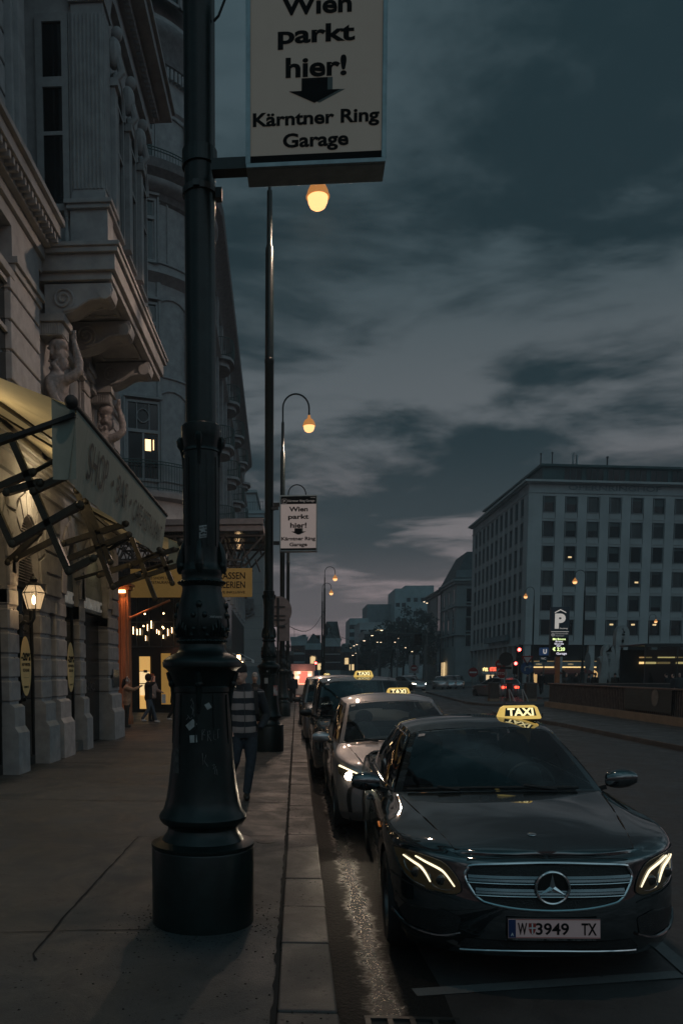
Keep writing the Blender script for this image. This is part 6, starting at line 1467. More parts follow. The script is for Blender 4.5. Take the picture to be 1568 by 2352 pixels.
b = MB(); a, c, e = CO+DL*LL+Vector((2, -1, 0)), CO+Vector((2.6, 2.4, 0)), CO+DR*LR+Vector((0, 2, 0)); b.prism([(p.x, p.y, 29.6) for p in (a, c, e, e+Vector((0, 22, 0)), a+Vector((20, 0, 0)))], (0, 0, 2.5)); b.prism([(p.x, p.y, 32.1) for p in (a+Vector((-.5, 0, 0)), c+Vector((-.5, -.6, 0)), e+Vector((0, -.6, 0)), e+Vector((0, 22, 0)), a+Vector((20, 0, 0)))], (0, 0, .3)); b.build('attic_storey', OROOF, ob)
MA = frameM(CO+Vector((2.6, 2.4, 0)), DR, Vector((DR.y, -DR.x, 0)))
for k in range(9): b = MB(); b.T = MA; b.box(3.4+k*3.37-.2, 6.2+k*3.37-.2, .0, .04, 30.1, 31.9); w_ = b.build('attic_window', WIN, ob); b = MB(); b.T = MA; [b.box(3.2+k*3.37+q*.9, 3.26+k*3.37+q*.9, .04, .09, 30.1, 31.9) for q in range(4)]; b.build('mullion', OROOF, w_)
b = MB(); p0, p1 = at(1376, 1090, Y=126), at(1640, 1078, Y=126); b.prism([(p0.x, 126, 32.4), (60, 128.6, 32.4), (60, 140, 32.4), (p0.x, 138, 32.4)], (0, 0, p0.z-32.4+.7)); b.build('plant_room', DKB, ob)
b = MB(); text(b, 'OPERNRINGHOF', (0, 0, 0), 14.2, .72, bold=.02, warp=lambda x, z: MR @ Vector((13.0+x, .06, 28.72+z))); b.build('facade_lettering', DKB, ob)
b = MB(); text(b, 'OPERNRINGHOF', (0, 0, 0), 12, .72, bold=.02, warp=lambda x, z: ML @ Vector((11-x, .06, 28.72+z))); b.build('facade_lettering', DKB, ob)
# ground floor: shops and lit strips
b = MB(); b.T = MR; b.box(0, LR, -2.2, -1.6, .1, 6.1); b.box(0, LR, -1.6, -.3, 5.9, 6.1)
b.build('shop_recess', VOID, ob)
b = MB(); b.T = MR
for k in range(10): b.box(-.0+k*4.9, .9+k*4.9, -.6, .05, .1, 6.05)
b.T = ML
for k in range(13): b.box(.1+k*3.05, .75+k*3.05, -.6, .02, .1, 6.05)
pieces(b, 'pillar', OB, ob)
b = MB(); b.T = ML; b.box(.2, LL, -1.4, -1.2, .1, 6.0); b.build('shop_recess', VOID, ob)
STRIP = emis('shop_strip_light', (1.0, .66, .27), 1.2); STRIPD = emis('shop_strip_dim', (1.0, .62, .25), .3)
for k in range(9):
    b = MB(); b.T = MR; xa, xb = 1.1+k*4.9, 4.75+k*4.9; b.box(xa, xb, -.5, -.40, 2.62, 2.80); b.build('strip_light', STRIP if k < 8 else STRIP, ob)
    b = MB(); b.T = MR; b.box(xa, xb, -.55, -.42, 3.55, 3.62); b.build('strip_light', STRIPD, ob)
    b = MB(); b.T = MR; b.box(xa, xb, -.56, -.44, 2.85, 3.5); fa = b.build('shop_fascia', DKB, ob)
    b = MB(); text(b, 'OPERA' if k in (0, 1, 3) else 'HOUSE', (0, 0, 0), .9, .22, warp=lambda x, z, k=k: MR @ Vector((2.4+k*4.9+x, -.43, 3.15+z))); b.build('fascia_lettering', emis('fascia_letters', (1.0, .7, .35), .35), fa)
    if k % 2 == 0: b = MB(); b.T = MR; b.box(xa+.3, xa+1.6, -1.55, -1.5, .3, 2.3); b.build('shop_display', emis('display_glow', (1.0, .62, .25), .6), ob)
    b = MB(); b.T = MR; b.grid([[(xa-.3, -.3, 2.5), (xb+.3, -.3, 2.5)], [(xa-.3, 1.6, 1.85), (xb+.3, 1.6, 1.85)], [(xa-.3, 1.6, 1.65), (xb+.3, 1.6, 1.65)]]); b.build('awning', mat('awning_red', (.12, .018, .015), .8, var=.15), ob)
for k in range(10): b = MB(); b.T = ML; b.box(2.15+k*3.05, 2.45+k*3.05, -1.18, -1.12, 2.4, 4.0); b.build('uplight', emis('uplight_glow', (1.0, .62, .34), .45), ob)
b = MB(); b.T = ML; b.box(8, 22, .3, .9, 6.9, 7.8); b.build('balcony', DKB, ob)
for k, (u, v0, v1, lab) in enumerate(((1240, 1100, 1046, 'left of the two bare flagpoles on the office block roof edge'), (1266, 1100, 1044, 'right of the two bare flagpoles on the office block roof edge'))):
    p = at(u, v0, Y=124); f = thing('flagpole', lab, 'flagpole', tuple(p), group='roof flagpoles'); b = MB(); b.tube([(0, 0, -1), (0, 0, (v0-v1)/1829*124)], .09, 6); b.ball((0, 0, (v0-v1)/1829*124), .16, 6, 5); b.build('pole', DARK, f)
p = at(1318, 1098, Y=128); mst = thing('antenna_mast', 'lattice mobile antenna mast on the office block roof', 'antenna', tuple(p)); b = MB(); h = 55/1829*128
b.tube([(-.18, 0, -1), (-.18, 0, h)], .05, 5); b.tube([(.18, 0, -1), (.18, 0, h*.9)], .05, 5)
for k in range(9): b.bar((-.18, 0, k*.4), (.18, 0, k*.4+.3), .04)
b.build('mast', DARK, mst); b = MB(); b.box(-.4, -.22, -.1, .1, h*.55, h*.95); b.box(.2, .42, -.1, .1, h*.5, h*.9); b.box(.35, .5, -.1, .1, h*.15, h*.45); b.build('panel_antenna', GREYB, mst)
p = at(1393, 1080, Y=130); st = thing('roof_stack', 'thin dark stack standing on the plant room roof', 'stack', tuple(p)); b = MB(); b.tube([(0, 0, -1), (0, 0, 1.9)], .13, 8); b.build('pipe', DARK, st); b = MB(); b.lathe([(.2, 1.85), (.2, 2.05), (0, 2.15)], 10); b.build('cap', DARK, st)
# ------------------------------------------------------------------ buildings beyond
def facade_block(name, lab, corner, wr, dl, z1, m, colsR, colsL, rows, z0, wh, ww, cor=True, roof=None, wm=WIN, pil=True):
    """street corner block: one face toward us (to the right of the corner), one along the street"""
    t = thing(name, lab, 'building', (corner[0], corner[1], 0)); b = MB(); b.box(0, wr, 0, dl, -.05, z1); b.build('wall', m, t)
    dz = (z1-1.5-z0)/rows
    for r_ in range(rows):
        z = z0+dz*r_
        for c in range(colsR): x = wr*(c+.5)/colsR; b = MB(); b.box(x-ww/2, x+ww/2, -.03, .05, z, z+wh); b.build('window', wm, t)
        for c in range(colsL): y = dl*(c+.5)/colsL; b = MB(); b.box(-.03, .05, y-ww/2, y+ww/2, z, z+wh); b.build('window', wm, t)
    if pil:
        b = MB()
        for r_ in range(rows):
            z = z0+dz*r_
            for c in range(colsR): x = wr*(c+.5)/colsR; b.box(x-ww/2-.25, x+ww/2+.25, -.22, 0, z+wh+.12, z+wh+.36); b.box(x-ww/2-.2, x-ww/2-.02, -.12, 0, z-.2, z+wh+.1); b.box(x+ww/2+.02, x+ww/2+.2, -.12, 0, z-.2, z+wh+.1)
            for c in range(colsL): y = dl*(c+.5)/colsL; b.box(-.22, 0, y-ww/2-.25, y+ww/2+.25, z+wh+.12, z+wh+.36); b.box(-.12, 0, y-ww/2-.2, y-ww/2-.02, z-.2, z+wh+.1); b.box(-.12, 0, y+ww/2+.02, y+ww/2+.2, z-.2, z+wh+.1)
            if r_ % 2 == 1: b.box(-.4, wr, -.4, 0, z-.75, z-.4); b.box(-.4, 0, 0, dl, z-.75, z-.4)
        b.build('moulding', m, t)
    if cor: b = MB(); b.box(-.9, wr, -.9, dl, z1, z1+.4); b.box(-.5, wr, -.5, dl, z1-.5, z1); b.build('cornice', m, t)
    if roof: b = MB(); e, h = roof; b.grid([[(-.5, -.5, z1+.4), (wr, -.5, z1+.4), (wr, dl, z1+.4), (-.5, dl, z1+.4), (-.5, -.5, z1+.4)], [(e, e, z1+h), (wr-.2, e, z1+h), (wr-.2, dl-e, z1+h), (e, dl-e, z1+h), (e, e, z1+h)]]); b.poly([(e, e, z1+h), (wr-.2, e, z1+h), (wr-.2, dl-e, z1+h), (e, dl-e, z1+h)]); b.build('roof', mat('roof_slate', (.05, .06, .062), .7, var=.3, scale=.6), t)
    return t
GST = mat('grey_plaster', (.33, .345, .345), .85, var=.15, scale=.4)
Yo = 172
c0, c1 = at(1049, 1318, Y=Yo), at(1086, 1318, Y=Yo)
fb = facade_block('corner_house', 'ornate grey corner house with hipped roof beside the office block', (c0.x, Yo), c1.x-c0.x+2.5, 17, at(1060, 1335, Y=Yo).z, GST, 1, 3, 4, 7.5, 2.9, 1.7, roof=(2.5, 6.5))
b = MB(); b.box(-.2, 8, -.3, .2, at(1060, 1335, Y=Yo).z+.4, at(1060, 1318, Y=Yo).z+.8); b.build('attic', DKB, fb)
pS = at(1022, 1425, Y=Yo); 
b = MB(); b.box(-.5, -.4, 9.5, 11.5, .3, 4.2); b.box(-.5, -.4, 13, 13.5, .3, 4.2); b.build('lit_doorway', LITP, fb)
nb = facade_block('narrow_house', 'dark narrow house with tall bare wall panel left of the ornate corner house', (c0.x, Yo+17.3), 14, 21, at(1000, 1368, Y=200).z, BROWNB, 0, 0, 1, 8, 26, 4.5, pil=False)
b = MB(); b.box(-.12, -.02, 6, 15, 7, 20); b.build('wall_panel', mat('wall_panel', (.30, .28, .26), .8, var=.1), nb)
b = MB(); b.box(-.14, -.02, 1, 4.5, 2, 20); b.build('window_strip', WIN, nb)
Ym = 300
def px_block(name, lab, u0, u1, v, Y, m, rows, cols, depth=25, cor=0.0, ww=1.6, wh=1.6, z0=4, litset=(), wm=None, roof=None, sc=0):
    p, q = at(u0, v, Y=Y), at(u1, v, Y=Y); return block(name, lab, p.x, q.x, Y, Y+depth, p.z, m, rows, cols, sc, ww, wh, z0, cor, litset, wm, roof=roof)
px_block('office_tower', 'tallest teal metal clad tower among the far buildings', 930, 996, 1345, 330, TEALB, 6, 4)
px_block('tower_wing', 'teal stepped wing left of the tallest far tower', 907, 934, 1352, 326, TEALB, 5, 2)
px_block('flat_block', 'dark flat roofed far block with thin roof railing', 843, 908, 1388, 340, DKB, 3, 4)
px_block('bank_building', 'long pale curved roof building in front of the far towers', 826, 986, 1432, 270, GREYB, 3, 9, 25, .4, 2.0, 1.8, 9, {(2, 2)})
px_block('glass_block', 'pale teal glazed block at the far left of the tower group', 803, 846, 1420, 300, TEALB, 6, 5)
bb = px_block('low_wing', 'grey low wing behind the dark trees', 836, 915, 1452, 240, PALEB, 2, 6, 20, .4, 1.5, 1.5, 11)
for (u0, u1, v, Y, m, nm, lab, rows, cols, rf) in ((668, 706, 1466, 190, GREYB, 'roof_house', 'far grey house with flat roof terrace left of the slim lamp posts', 3, 3, None), (702, 738, 1482, 170, TEALB, 'teal_house', 'low teal house between the left lamp posts far away', 3, 3, (2.2, 1.5)), (745, 782, 1470, 180, GREYB, 'gable_house', 'far grey house with a steep roof right of the slim lamp posts', 3, 3, (4.0, 3.0)), (780, 812, 1488, 200, DKB, 'dark_house', 'low dark house far along the street centre', 3, 3, None), (806, 842, 1500, 210, BROWNB, 'brown_house', 'low brown building left of the dark trees', 3, 4, None), (632, 672, 1500, 150, BROWNB, 'brown_house', 'brown house far along the left pavement behind the lamp posts', 3, 3, None)):
    t = px_block(nm, lab, u0, u1, v, Y, m, rows, cols, 18, .3, 1.4, 1.6, 2.5, roof=rf, litset={(1, 1), (0, 2)} if cols == 3 and Y in (170, 200) else ())
    rng = random.Random(int(u0)); w_ = at(u1, v, Y=Y).x-at(u0, v, Y=Y).x; h_ = at(u0, v, Y=Y).z
    b = MB()
    for k in range(4): x = rng.uniform(.5, w_-1.2); b.box(x, x+rng.uniform(.5, 1.4), 3, 4.5, h_, h_+rng.uniform(.5, 1.3)+(rf[0]*.5 if rf else 0))
    b.build('chimney', GREYB, t)
    for k in range(2): x = rng.uniform(.5, w_-1.5); b = MB(); b.box(x, x+.05, 2, 2.05, h_, h_+2.5); b.box(x-.6, x+.6, 2, 2.03, h_+2.2, h_+2.25); b.build('aerial', DARK, t)
# dark leafy trees beyond the junction
def tree(lab, x, y, h, r, seed, col):
    rng = random.Random(seed); t = thing('street_tree', lab, 'tree', (x, y, .1), group='dark trees beyond the junction')
    b = MB(); b.tube([(0, 0, 0), (.1, 0, h*.3), (0, .1, h*.55), (.1, 0, h*.8)], [.28, .22, .16, .05], 7)
    for k in range(9):
        a = rng.uniform(0, 6.28); z = h*rng.uniform(.3, .6); b.tube([(0, 0, z), (math.cos(a)*r*.4, math.sin(a)*r*.4, z+h*.14), (math.cos(a)*r*.75, math.sin(a)*r*.75, z+h*.24)], [.09, .06, .03], 5)
    b.build('trunk', mat('bark', (.03, .026, .022), .9, var=.3), t)
    b = MB(); cl = [(rng.uniform(0, 6.28), rng.uniform(.0, 1)**.5, rng.uniform(.12, 1.0)) for k in range(46)]
    for (a, q, zz) in cl:
        ww = r*(.55+.45*math.sin(PI*min(1, zz*.9+.1))); c = Vector((math.cos(a)*ww*q, math.sin(a)*ww*q, h*.16+h*.80*zz)); s_ = rng.uniform(.45, 1.0)*r*.30
        for k in range(38):
            d = Vector((rng.gauss(0, 1), rng.gauss(0, 1), rng.gauss(0, 1))).normalized()*s_*rng.uniform(.5, 1.15); p = c+d; u_ = Vector((rng.gauss(0, 1), rng.gauss(0, 1), rng.gauss(0, 1))).normalized(); w_ = u_.orthogonal().normalized(); l = rng.uniform(.22, .42); b.poly([p-u_*l, p+w_*l*.5, p+u_*l, p-w_*l*.5])
    b.build('crown', col, t, fix=False); return t
TR1 = mat('foliage_dark', (.040, .052, .044), .9, var=.5, scale=.7); TR2 = mat('foliage_brown', (.065, .055, .045), .9, var=.5, scale=.7)
for i, (u, Y, h, r, m, lab) in enumerate(((846, 205, 10.5, 4.0, TR1, 'leftmost dark bushy tree beyond the junction'), (872, 200, 12.5, 4.5, TR2, 'brownish dark tree second from the left beyond the junction'), (898, 190, 14, 5, TR1, 'tall dark tree in the middle of the group beyond the junction'), (925, 195, 14.5, 5, TR2, 'brownish tall tree right of the middle, behind the traffic lights'), (952, 190, 18, 5, TR1, 'tallest dark tree, second from the right beyond the junction'), (972, 185, 15, 4, TR1, 'rightmost dark tree, beside the narrow house'))):
    p = at(u, 1545, Y=Y); tree(lab, p.x, Y, h, r, 40+i, m)
# ------------------------------------------------------------------ people
SKIN = mat('skin', (.58, .35, .27), .55, var=.08, scale=20); HAIRD = mat('hair_dark', (.014, .011, .009), .7, var=.3, scale=60)
def cloth(name, c, **k): return mat(name, c, .85, var=.22, scale=14, bump=.25, bscale=35, **k)
C_NAVY = cloth('jacket_navy', (.013, .018, .024)); C_BLK = cloth('cloth_black', (.010, .010, .011)); C_JEAN = cloth('jeans_dark', (.020, .030, .042)); C_JEANL = cloth('jeans_blue', (.06, .085, .115)); C_PEACH = cloth('jacket_peach', (.42, .26, .17)); C_PINK = cloth('puffer_pink', (.38, .26, .22)); C_SHOE = mat('shoe_black', (.012, .012, .012), .4, var=.2); C_SHOEW = mat('shoe_white', (.55, .52, .50), .6, var=.1); C_BRN = cloth('trousers_brown', (.030, .026, .020)); C_GREY = cloth('coat_grey', (.045, .048, .05)); C_OLV = cloth('coat_olive', (.035, .036, .028))
def stripes():
    m = bpy.data.materials.new('jacket_striped'); m.use_nodes = True; nt = m.node_tree; N = nt.nodes; L = nt.links; b = N['Principled BSDF']; b.inputs['Roughness'].default_value = .85
    tc = N.new('ShaderNodeTexCoord'); sp = N.new('ShaderNodeSeparateXYZ'); L.new(tc.outputs['Object'], sp.inputs[0])
    n = N.new('ShaderNodeTexNoise'); n.inputs['Scale'].default_value = 5; L.new(tc.outputs['Object'], n.inputs['Vector'])
    def M(op, a, c):
        q = N.new('ShaderNodeMath'); q.operation = op
        for i, x in enumerate((a, c)):
            if isinstance(x, float): q.inputs[i].default_value = x
            else: L.new(x, q.inputs[i])
        return q.outputs[0]
    z = M('ADD', sp.outputs[2], M('MULTIPLY', n.outputs[0], .035)); f = M('FRACT', M('DIVIDE', M('SUBTRACT', z, .822), .150), 0.0); s_ = M('GREATER_THAN', f, .46)
    mx = N.new('ShaderNodeMix'); mx.data_type = 'RGBA'; mx.inputs[6].default_value = (.017, .022, .030, 1); mx.inputs[7].default_value = (.27, .235, .23, 1); L.new(s_, mx.inputs[0]); L.new(mx.outputs[2], b.inputs['Base Color']); return m
C_STRIPE = stripes()
def ring(c, rx, ry, n=14, tilt=0.0): return [(c[0]+rx*math.cos(2*PI*k/n), c[1]+ry*math.sin(2*PI*k/n), c[2]+tilt*math.sin(2*PI*k/n)) for k in range(n)]
ARM_DOWN = ((.24, .03, 1.13), (.25, -.05, .87))
def person(lab, loc, rz, h, coat, legsm, shoes, legs=((.10, -.02, .49), (.11, .03, .09), (-.10, .0, .49), (-.10, .0, .09)), arms=(ARM_DOWN, ARM_DOWN), hem=.80, puff=1.0, sleeve=None, hat=None, hair=HAIRD, longhair=False, hood=False, vox=.017, lean=0.0, head=(0, -.02), group=None, bag=False, headrz=0.0, phones=False):
    """local frame: faces -y; arms given for +x then mirrored for -x"""
    b = MB(); e = lean
    b.grid([ring((0, .01, .80), .155, .115), ring((0, .01, .90), .17*puff, .125*puff), ring((0, .0+e*.2, 1.03), .155*puff, .115*puff), ring((0, .0+e*.5, 1.18), .175*puff, .125*puff), ring((0, .01+e*.8, 1.32), .185*puff, .125*puff), ring((0, .015+e, 1.41), .165, .105), ring((0, .015+e, 1.45), .09, .08)], closed=True); b.face(list(range(14))[::-1]); b.face(list(range(len(b.v)-14, len(b.v))))
    if hem < .75: b.grid([ring((0, .01, hem), .20*puff, .15*puff), ring((0, .01, .95), .175*puff, .13*puff)], closed=True); b.face(list(range(len(b.v)-28, len(b.v)-14))[::-1]); b.face(list(range(len(b.v)-14, len(b.v))))
    hx, hy = head[0], head[1]+e
    b.tube([(0, .02+e, 1.42), (hx*.6, .01+hy*.5, 1.50), (hx, hy, 1.56)], [.062, .056, .056], 10)
    hz = 1.625
    if True:
        hd = MB(); hd.ball((0, .0, 0), (.077, .096, .115), 18, 14); hd.ball((0, -.045, -.065), (.052, .048, .052), 12, 8); hd.tube([(0, -.088, .022), (0, -.115, -.018), (0, -.098, -.03)], [.011, .017, .012], 8)
        for s_ in (-1, 1): hd.ball((s_*.079, .008, -.008), (.012, .024, .032), 8, 6); hd.ball((s_*.030, -.083, .028), (.020, .012, .009), 8, 6)
        hd.ball((0, -.094, -.055), (.026, .011, .009), 8, 6)
        Mh = Matrix.Translation((hx, hy, hz)) @ Matrix.Rotation(headrz, 4, 'Z'); base = len(b.v); b.v += [Mh @ v for v in hd.v]; b.f += [tuple(base+i for i in f) for f in hd.f]; b.mi += hd.mi
    hands = []; armseg = []
    for s_, A in ((1, arms[0]), (-1, arms[1])):
        sh = Vector((s_*.185*min(puff, 1.1), .015+e, 1.375)); el = Vector((A[0][0]*s_, A[0][1]+e*.6, A[0][2])); ha = Vector((A[1][0]*s_, A[1][1]+e*.3, A[1][2]))
        b.tube([sh+Vector((-s_*.05, 0, .01)), sh, sh.lerp(el, .5), el], [.075*puff, .074*puff, .062*puff, .054*puff], 10); b.tube([el, el.lerp(ha, .5), ha], [.054*puff, .05*puff, .038], 10); armseg += [(sh, el), (el, ha)]
        if len(A) < 3:
            d = (ha-el).normalized(); pr = d.cross(Vector((0, 0, 1)) if abs(d.z) < .9 else Vector((0, 1, 0))).normalized(); pal = ha+d*.05; b.ball(tuple(pal), (.036, .036, .042), 8, 6); hands.append(pal)
            for k in range(4): o = pr*(k-1.5)*.019; b.tube([pal+o+d*.02, pal+o+d*(.06+.006*(k in (1, 2))), pal+o+d*.085+d.cross(pr)*.018], [.010, .009, .007], 6)
            b.tube([pal-pr*.03, pal-pr*.048+d*.025, pal-pr*.046+d*.05], [.011, .010, .008], 6)
    for s_, K, F in ((1, legs[0], legs[1]), (-1, legs[2], legs[3])):
        K, F = Vector(K), Vector(F); H_ = Vector((s_*.085, .01, .86)); b.tube([H_, H_.lerp(K, .5), K, K.lerp(F, .4), F], [.098, .088, .066, .062, .052], 12)
        b.tube([F+Vector((0, .045, -.045)), F+Vector((0, .0, -.045)), F+Vector((0, -.09, -.055)), F+Vector((0, -.155, -.065))], [.040, .047, .042, .028], 10)
    o = b.build('person', [coat, legsm, shoes, SKIN, sleeve or coat], None, fix=False)
    md = o.modifiers.new('r', 'REMESH'); md.mode = 'VOXEL'; md.voxel_size = vox; sm = o.modifiers.new('s', 'SMOOTH'); sm.iterations = 2; sm.factor = .5
    k = h/1.75; PENDING.append((o, hands, armseg, legs, hem, puff, (hx, hy), sleeve is not None))
    o.location = loc; o.rotation_euler = (0, 0, rz); o.scale = (k, k, k); tag(o, lab, 'person', group)
    Mh = Matrix.Translation((hx, hy, hz)) @ Matrix.Rotation(headrz, 4, 'Z')
    if hat:
        c = MB(); c.T = Mh; c.grid([ring((0, .004, z), .085*s_, .102*s_, 18, .008) for s_, z in ((1.0, .030), (1.04, .034), (1.05, .06), (1.0, .068), (1.0, .085), (.90, .115), (.66, .142), (.3, .155), (.01, .158))], closed=True); c.build('beanie', hat, o, smooth=True)
    elif hood:
        c = MB(); c.T = Mh; c.grid([[(.105*math.sin(PI*i/10)*math.cos(a), .02+.125*math.sin(PI*i/10)*math.sin(a), .0+.15*math.cos(PI*i/10)) for a in [R(-55)+R(290)*j/14 for j in range(15)]] for i in range(11)]); c.build('hood', coat, o, smooth=True)
    else:
        c = MB(); c.T = Mh; c.grid([[(.086*math.sin(PI*i/12)*math.cos(a), .008+.106*math.sin(PI*i/12)*math.sin(a), .008+.122*math.cos(PI*i/12)) for a in [R(-35)+R(250)*j/14 for j in range(15)]] for i in range(8)])
        if longhair: c.tube([(0, .08, .05), (0, .11, -.08), (0, .13, -.22), (0, .13, -.32)], [.07, .08, .075, .03], 10)
        c.build('hair', hair, o, smooth=True)
    c = MB(); c.T = Mh
    for s_ in (-1, 1): c.ball((s_*.030, -.0905, .020), (.011, .005, .005), 8, 5); c.tube([(s_*.014, -.094, .043), (s_*.032, -.093, .047), (s_*.046, -.082, .041)], .004, 5)
    c.ball((0, -.104, -.056), (.020, .004, .0035), 8, 5); c.build('facial_features', HAIRD, o)
    if phones: c = MB(); c.T = Mh; c.tube([(.10*math.cos(a), 0, .02+.125*math.sin(a)) for a in [PI*k/12 for k in range(13)]], .013, 8); [c.ball((s_*.10, 0, .0), (.022, .045, .05), 12, 8) for s_ in (-1, 1)]; c.build('headphones', C_SHOEW, o, smooth=True)
    if bag: c = MB(); c.box(.10, .34, -.10, -.02, .70, 1.0); c.tube([(.22, -.06, 1.0), (.1, -.10, 1.2), (-.05, -.05, 1.42)], .012, 6); q = c.build('shoulder_bag', C_BLK, o, bevel=.01)
    return o
PENDING = []
def bake_people():
    bpy.context.view_layer.update(); dg = bpy.context.evaluated_depsgraph_get(); done = {}
    for (o, hands, segs, legs, hem, puff, hd, slv) in PENDING:
        me = bpy.data.meshes.new_from_object(o.evaluated_get(dg)); o.modifiers.clear(); old = o.data
        me.materials.clear()
        for m in old.materials: me.materials.append(m)
        ft = [Vector(legs[1]), Vector(legs[3])]
        for p in me.polygons:
            c = p.center; i = 0
            def sd(a, q): d = q-a; t = max(0, min(1, (c-a).dot(d)/d.length_squared)); return (c-(a+d*t)).length
            if any((c-h).length < .085 for h in hands) and min(sd(*s) for s in segs) > .0 and any((c-h).length < .075 for h in hands): i = 3
            elif c.z > 1.475: i = 3
            elif any(c.z < f.z-.005 and (Vector((c.x, c.y, 0))-Vector((f.x, f.y-.05, 0))).length < .2 for f in ft): i = 2
            elif abs(c.x) > .15 and min(sd(*s) for s in segs) < .085*puff and c.z < 1.40: i = 4
            elif c.z < hem: i = 1
            p.material_index = i; p.use_smooth = True
        o.data = me
    PENDING.clear()
WALK = ((.10, -.16, .50), (.10, -.26, .10), (-.10, .02, .48), (-.10, .24, .15)); STAND = ((.10, -.01, .49), (.12, .03, .09), (-.10, .0, .49), (-.11, .04, .09))
POCKET = ((.30, .06, 1.10), (.20, -.10, .93), 1)
mp = at(557, 1836, z=.14)
person('man in black beanie and striped jacket, hand in pocket, walking past the nearest post', (mp.x+.02, mp.y+.05, .14), R(6), 1.87, C_STRIPE, C_JEAN, C_SHOE, legs=((.085, -.03, .49), (.03, -.05, .09), (-.12, -.02, .50), (-.24, .26, .14)), arms=(POCKET, ((.26, .06, 1.12), (.22, -.06, .90))), hem=.815, puff=1.06, sleeve=C_NAVY, hat=C_BLK, vox=.012, head=(-.05, -.03), headrz=R(-14))
man = bpy.data.objects['person']
c = MB(); c.tube([(.0, -.142, .86), (.005, -.140, 1.05), (.0, -.148, 1.25), (.0, -.125, 1.40), (-.01, -.08, 1.46)], .005, 5); c.build('zip', C_GREY, man)
c = MB(); c.grid([ring((0, .02, z), rx, ry, 16) for z, rx, ry in ((1.405, .14, .105), (1.45, .108, .098), (1.50, .092, .092), (1.51, .082, .082))], closed=True); c.build('collar', C_NAVY, man, smooth=True)
c = MB(); c.grid([[(x+dx, y, z) for dx in (-.025, .025)] for x, y, z in ((.155, .11, 1.44), (.15, .02, 1.465), (.145, -.09, 1.42), (.145, -.150, 1.30), (.16, -.145, 1.12), (.18, -.05, 1.02))]); c.build('backpack_strap', C_BLK, man, smooth=True)
PH = lambda x, y, z: ((.20, -.22, 1.30), (x, y, z))
person('girl in peach jacket with white headphones holding up her phone by the passage', (-5.48, 25.5, .14), R(98), 1.62, C_PEACH, C_BRN, C_OLV, STAND, (PH(.10, -.46, 1.42), PH(.06, -.46, 1.42)), hem=.78, puff=1.15, longhair=True, phones=True, bag=True, group='people by the passage')
person('person in black jacket, blue jeans and white trainers taking a photo by the passage', (-5.17, 27.6, .14), R(105), 1.72, C_BLK, C_JEANL, C_SHOEW, WALK, (((.22, -.2, 1.42), (.10, -.18, 1.60)), ((.22, -.16, 1.40), (.10, -.20, 1.58))), hem=.84, puff=1.12, hood=True, group='people by the passage')
person('person in pale pink puffer jacket half hidden behind the one in blue jeans', (-5.25, 28.7, .14), R(70), 1.70, C_PINK, C_BLK, C_SHOE, STAND, (((.30, -.05, 1.15), (.30, -.25, 1.08)), ((.28, .0, 1.15), (.3, -.2, 1.0))), hem=.86, puff=1.25, hat=mat('hat_orange', (.3, .07, .02), .8), group='people by the passage')
person('dark coated walker with fur hood beside the nearest lamp post', (-4.36, 28.4, .14), R(80), 1.70, C_BLK, C_BLK, C_SHOEW, WALK, hem=.7, puff=1.15, hair=mat('fur_grey', (.09, .075, .065), .9, var=.4, scale=40), group='people by the passage')
DP = []
def walker(lab, x, y, z, rz, h, coat, legsm=C_BLK, pose=WALK, hat=None, vox=.03, group='people far away', hem=.8):
    return person(lab, (x, y, z), rz, h, coat, legsm, C_SHOE, pose, hem=hem, hat=hat, vox=vox, group=group, puff=1.1)
walker('dark figure in pale cap just right of the striped man, farther back', -1.16, 22.0, .14, R(10), 1.74, C_BLK, hat=mat('cap_pale', (.3, .28, .27), .8))
walker('left one of two dark walkers on the far pavement beside the kerb', -.72, 44.6, .14, R(170), 1.74, C_BLK); walker('right one of two dark walkers on the far pavement beside the kerb', -.22, 45.2, .14, R(185), 1.70, C_NAVY)
walker('walker in grey coat between the far lamp posts near the lit kiosk', -1.2, 58, .14, R(175), 1.72, C_GREY)
walker('man in dark jacket standing beyond the left end of the slatted wall', 19.25, 64.3, .15, R(150), 1.80, C_BLK)
for i, (u, Y, h, c_, lab) in enumerate(((1300, 57, 1.72, C_GREY, 'person in grey behind the slatted wall, just right of the orange totem post'), (1322, 56, 1.78, C_BLK, 'person in black behind the slatted wall, near the round sign backs'), (1352, 54, 1.70, C_NAVY, 'person in navy left of the curved sculpture, behind the slatted wall'), (1366, 55, 1.76, C_BLK, 'person in black right beside the left foot of the sculpture'), (1412, 58, 1.74, C_OLV, 'person in olive seen between the legs of the sculpture'), (1424, 57, 1.72, C_BLK, 'person in black at the right foot of the sculpture'), (1530, 50, 1.74, C_BLK, 'person in black behind the slatted wall at the right edge, left of three'), (1545, 49, 1.70, C_NAVY, 'person in navy behind the slatted wall at the right edge, middle of three'), (1560, 50, 1.76, C_GREY, 'person in grey behind the slatted wall at the right edge, right of three'))):
    p = at(u, 1545, Y=Y); walker(lab, p.x, Y, .14, R(40*i), h, c_, pose=STAND, group='people behind the slatted wall')
for i, (u, Y, c_, lab) in enumerate(((1106, 88, C_OLV, 'person in brownish coat left of the silver hatchback'), (1126, 92, C_BLK, 'dark person before the bright little shop, left of two'), (1136, 92, C_NAVY, 'dark person before the bright little shop, right of two'), (1186, 74, C_BLK, 'dark person standing right behind the silver hatchback'), (1211, 76, C_GREY, 'person in grey near the blue arrow sign'))): p = at(u, 1545, Y=Y); walker(lab, p.x, Y, .13, R(60*i), 1.72, c_, pose=STAND)
bake_people()
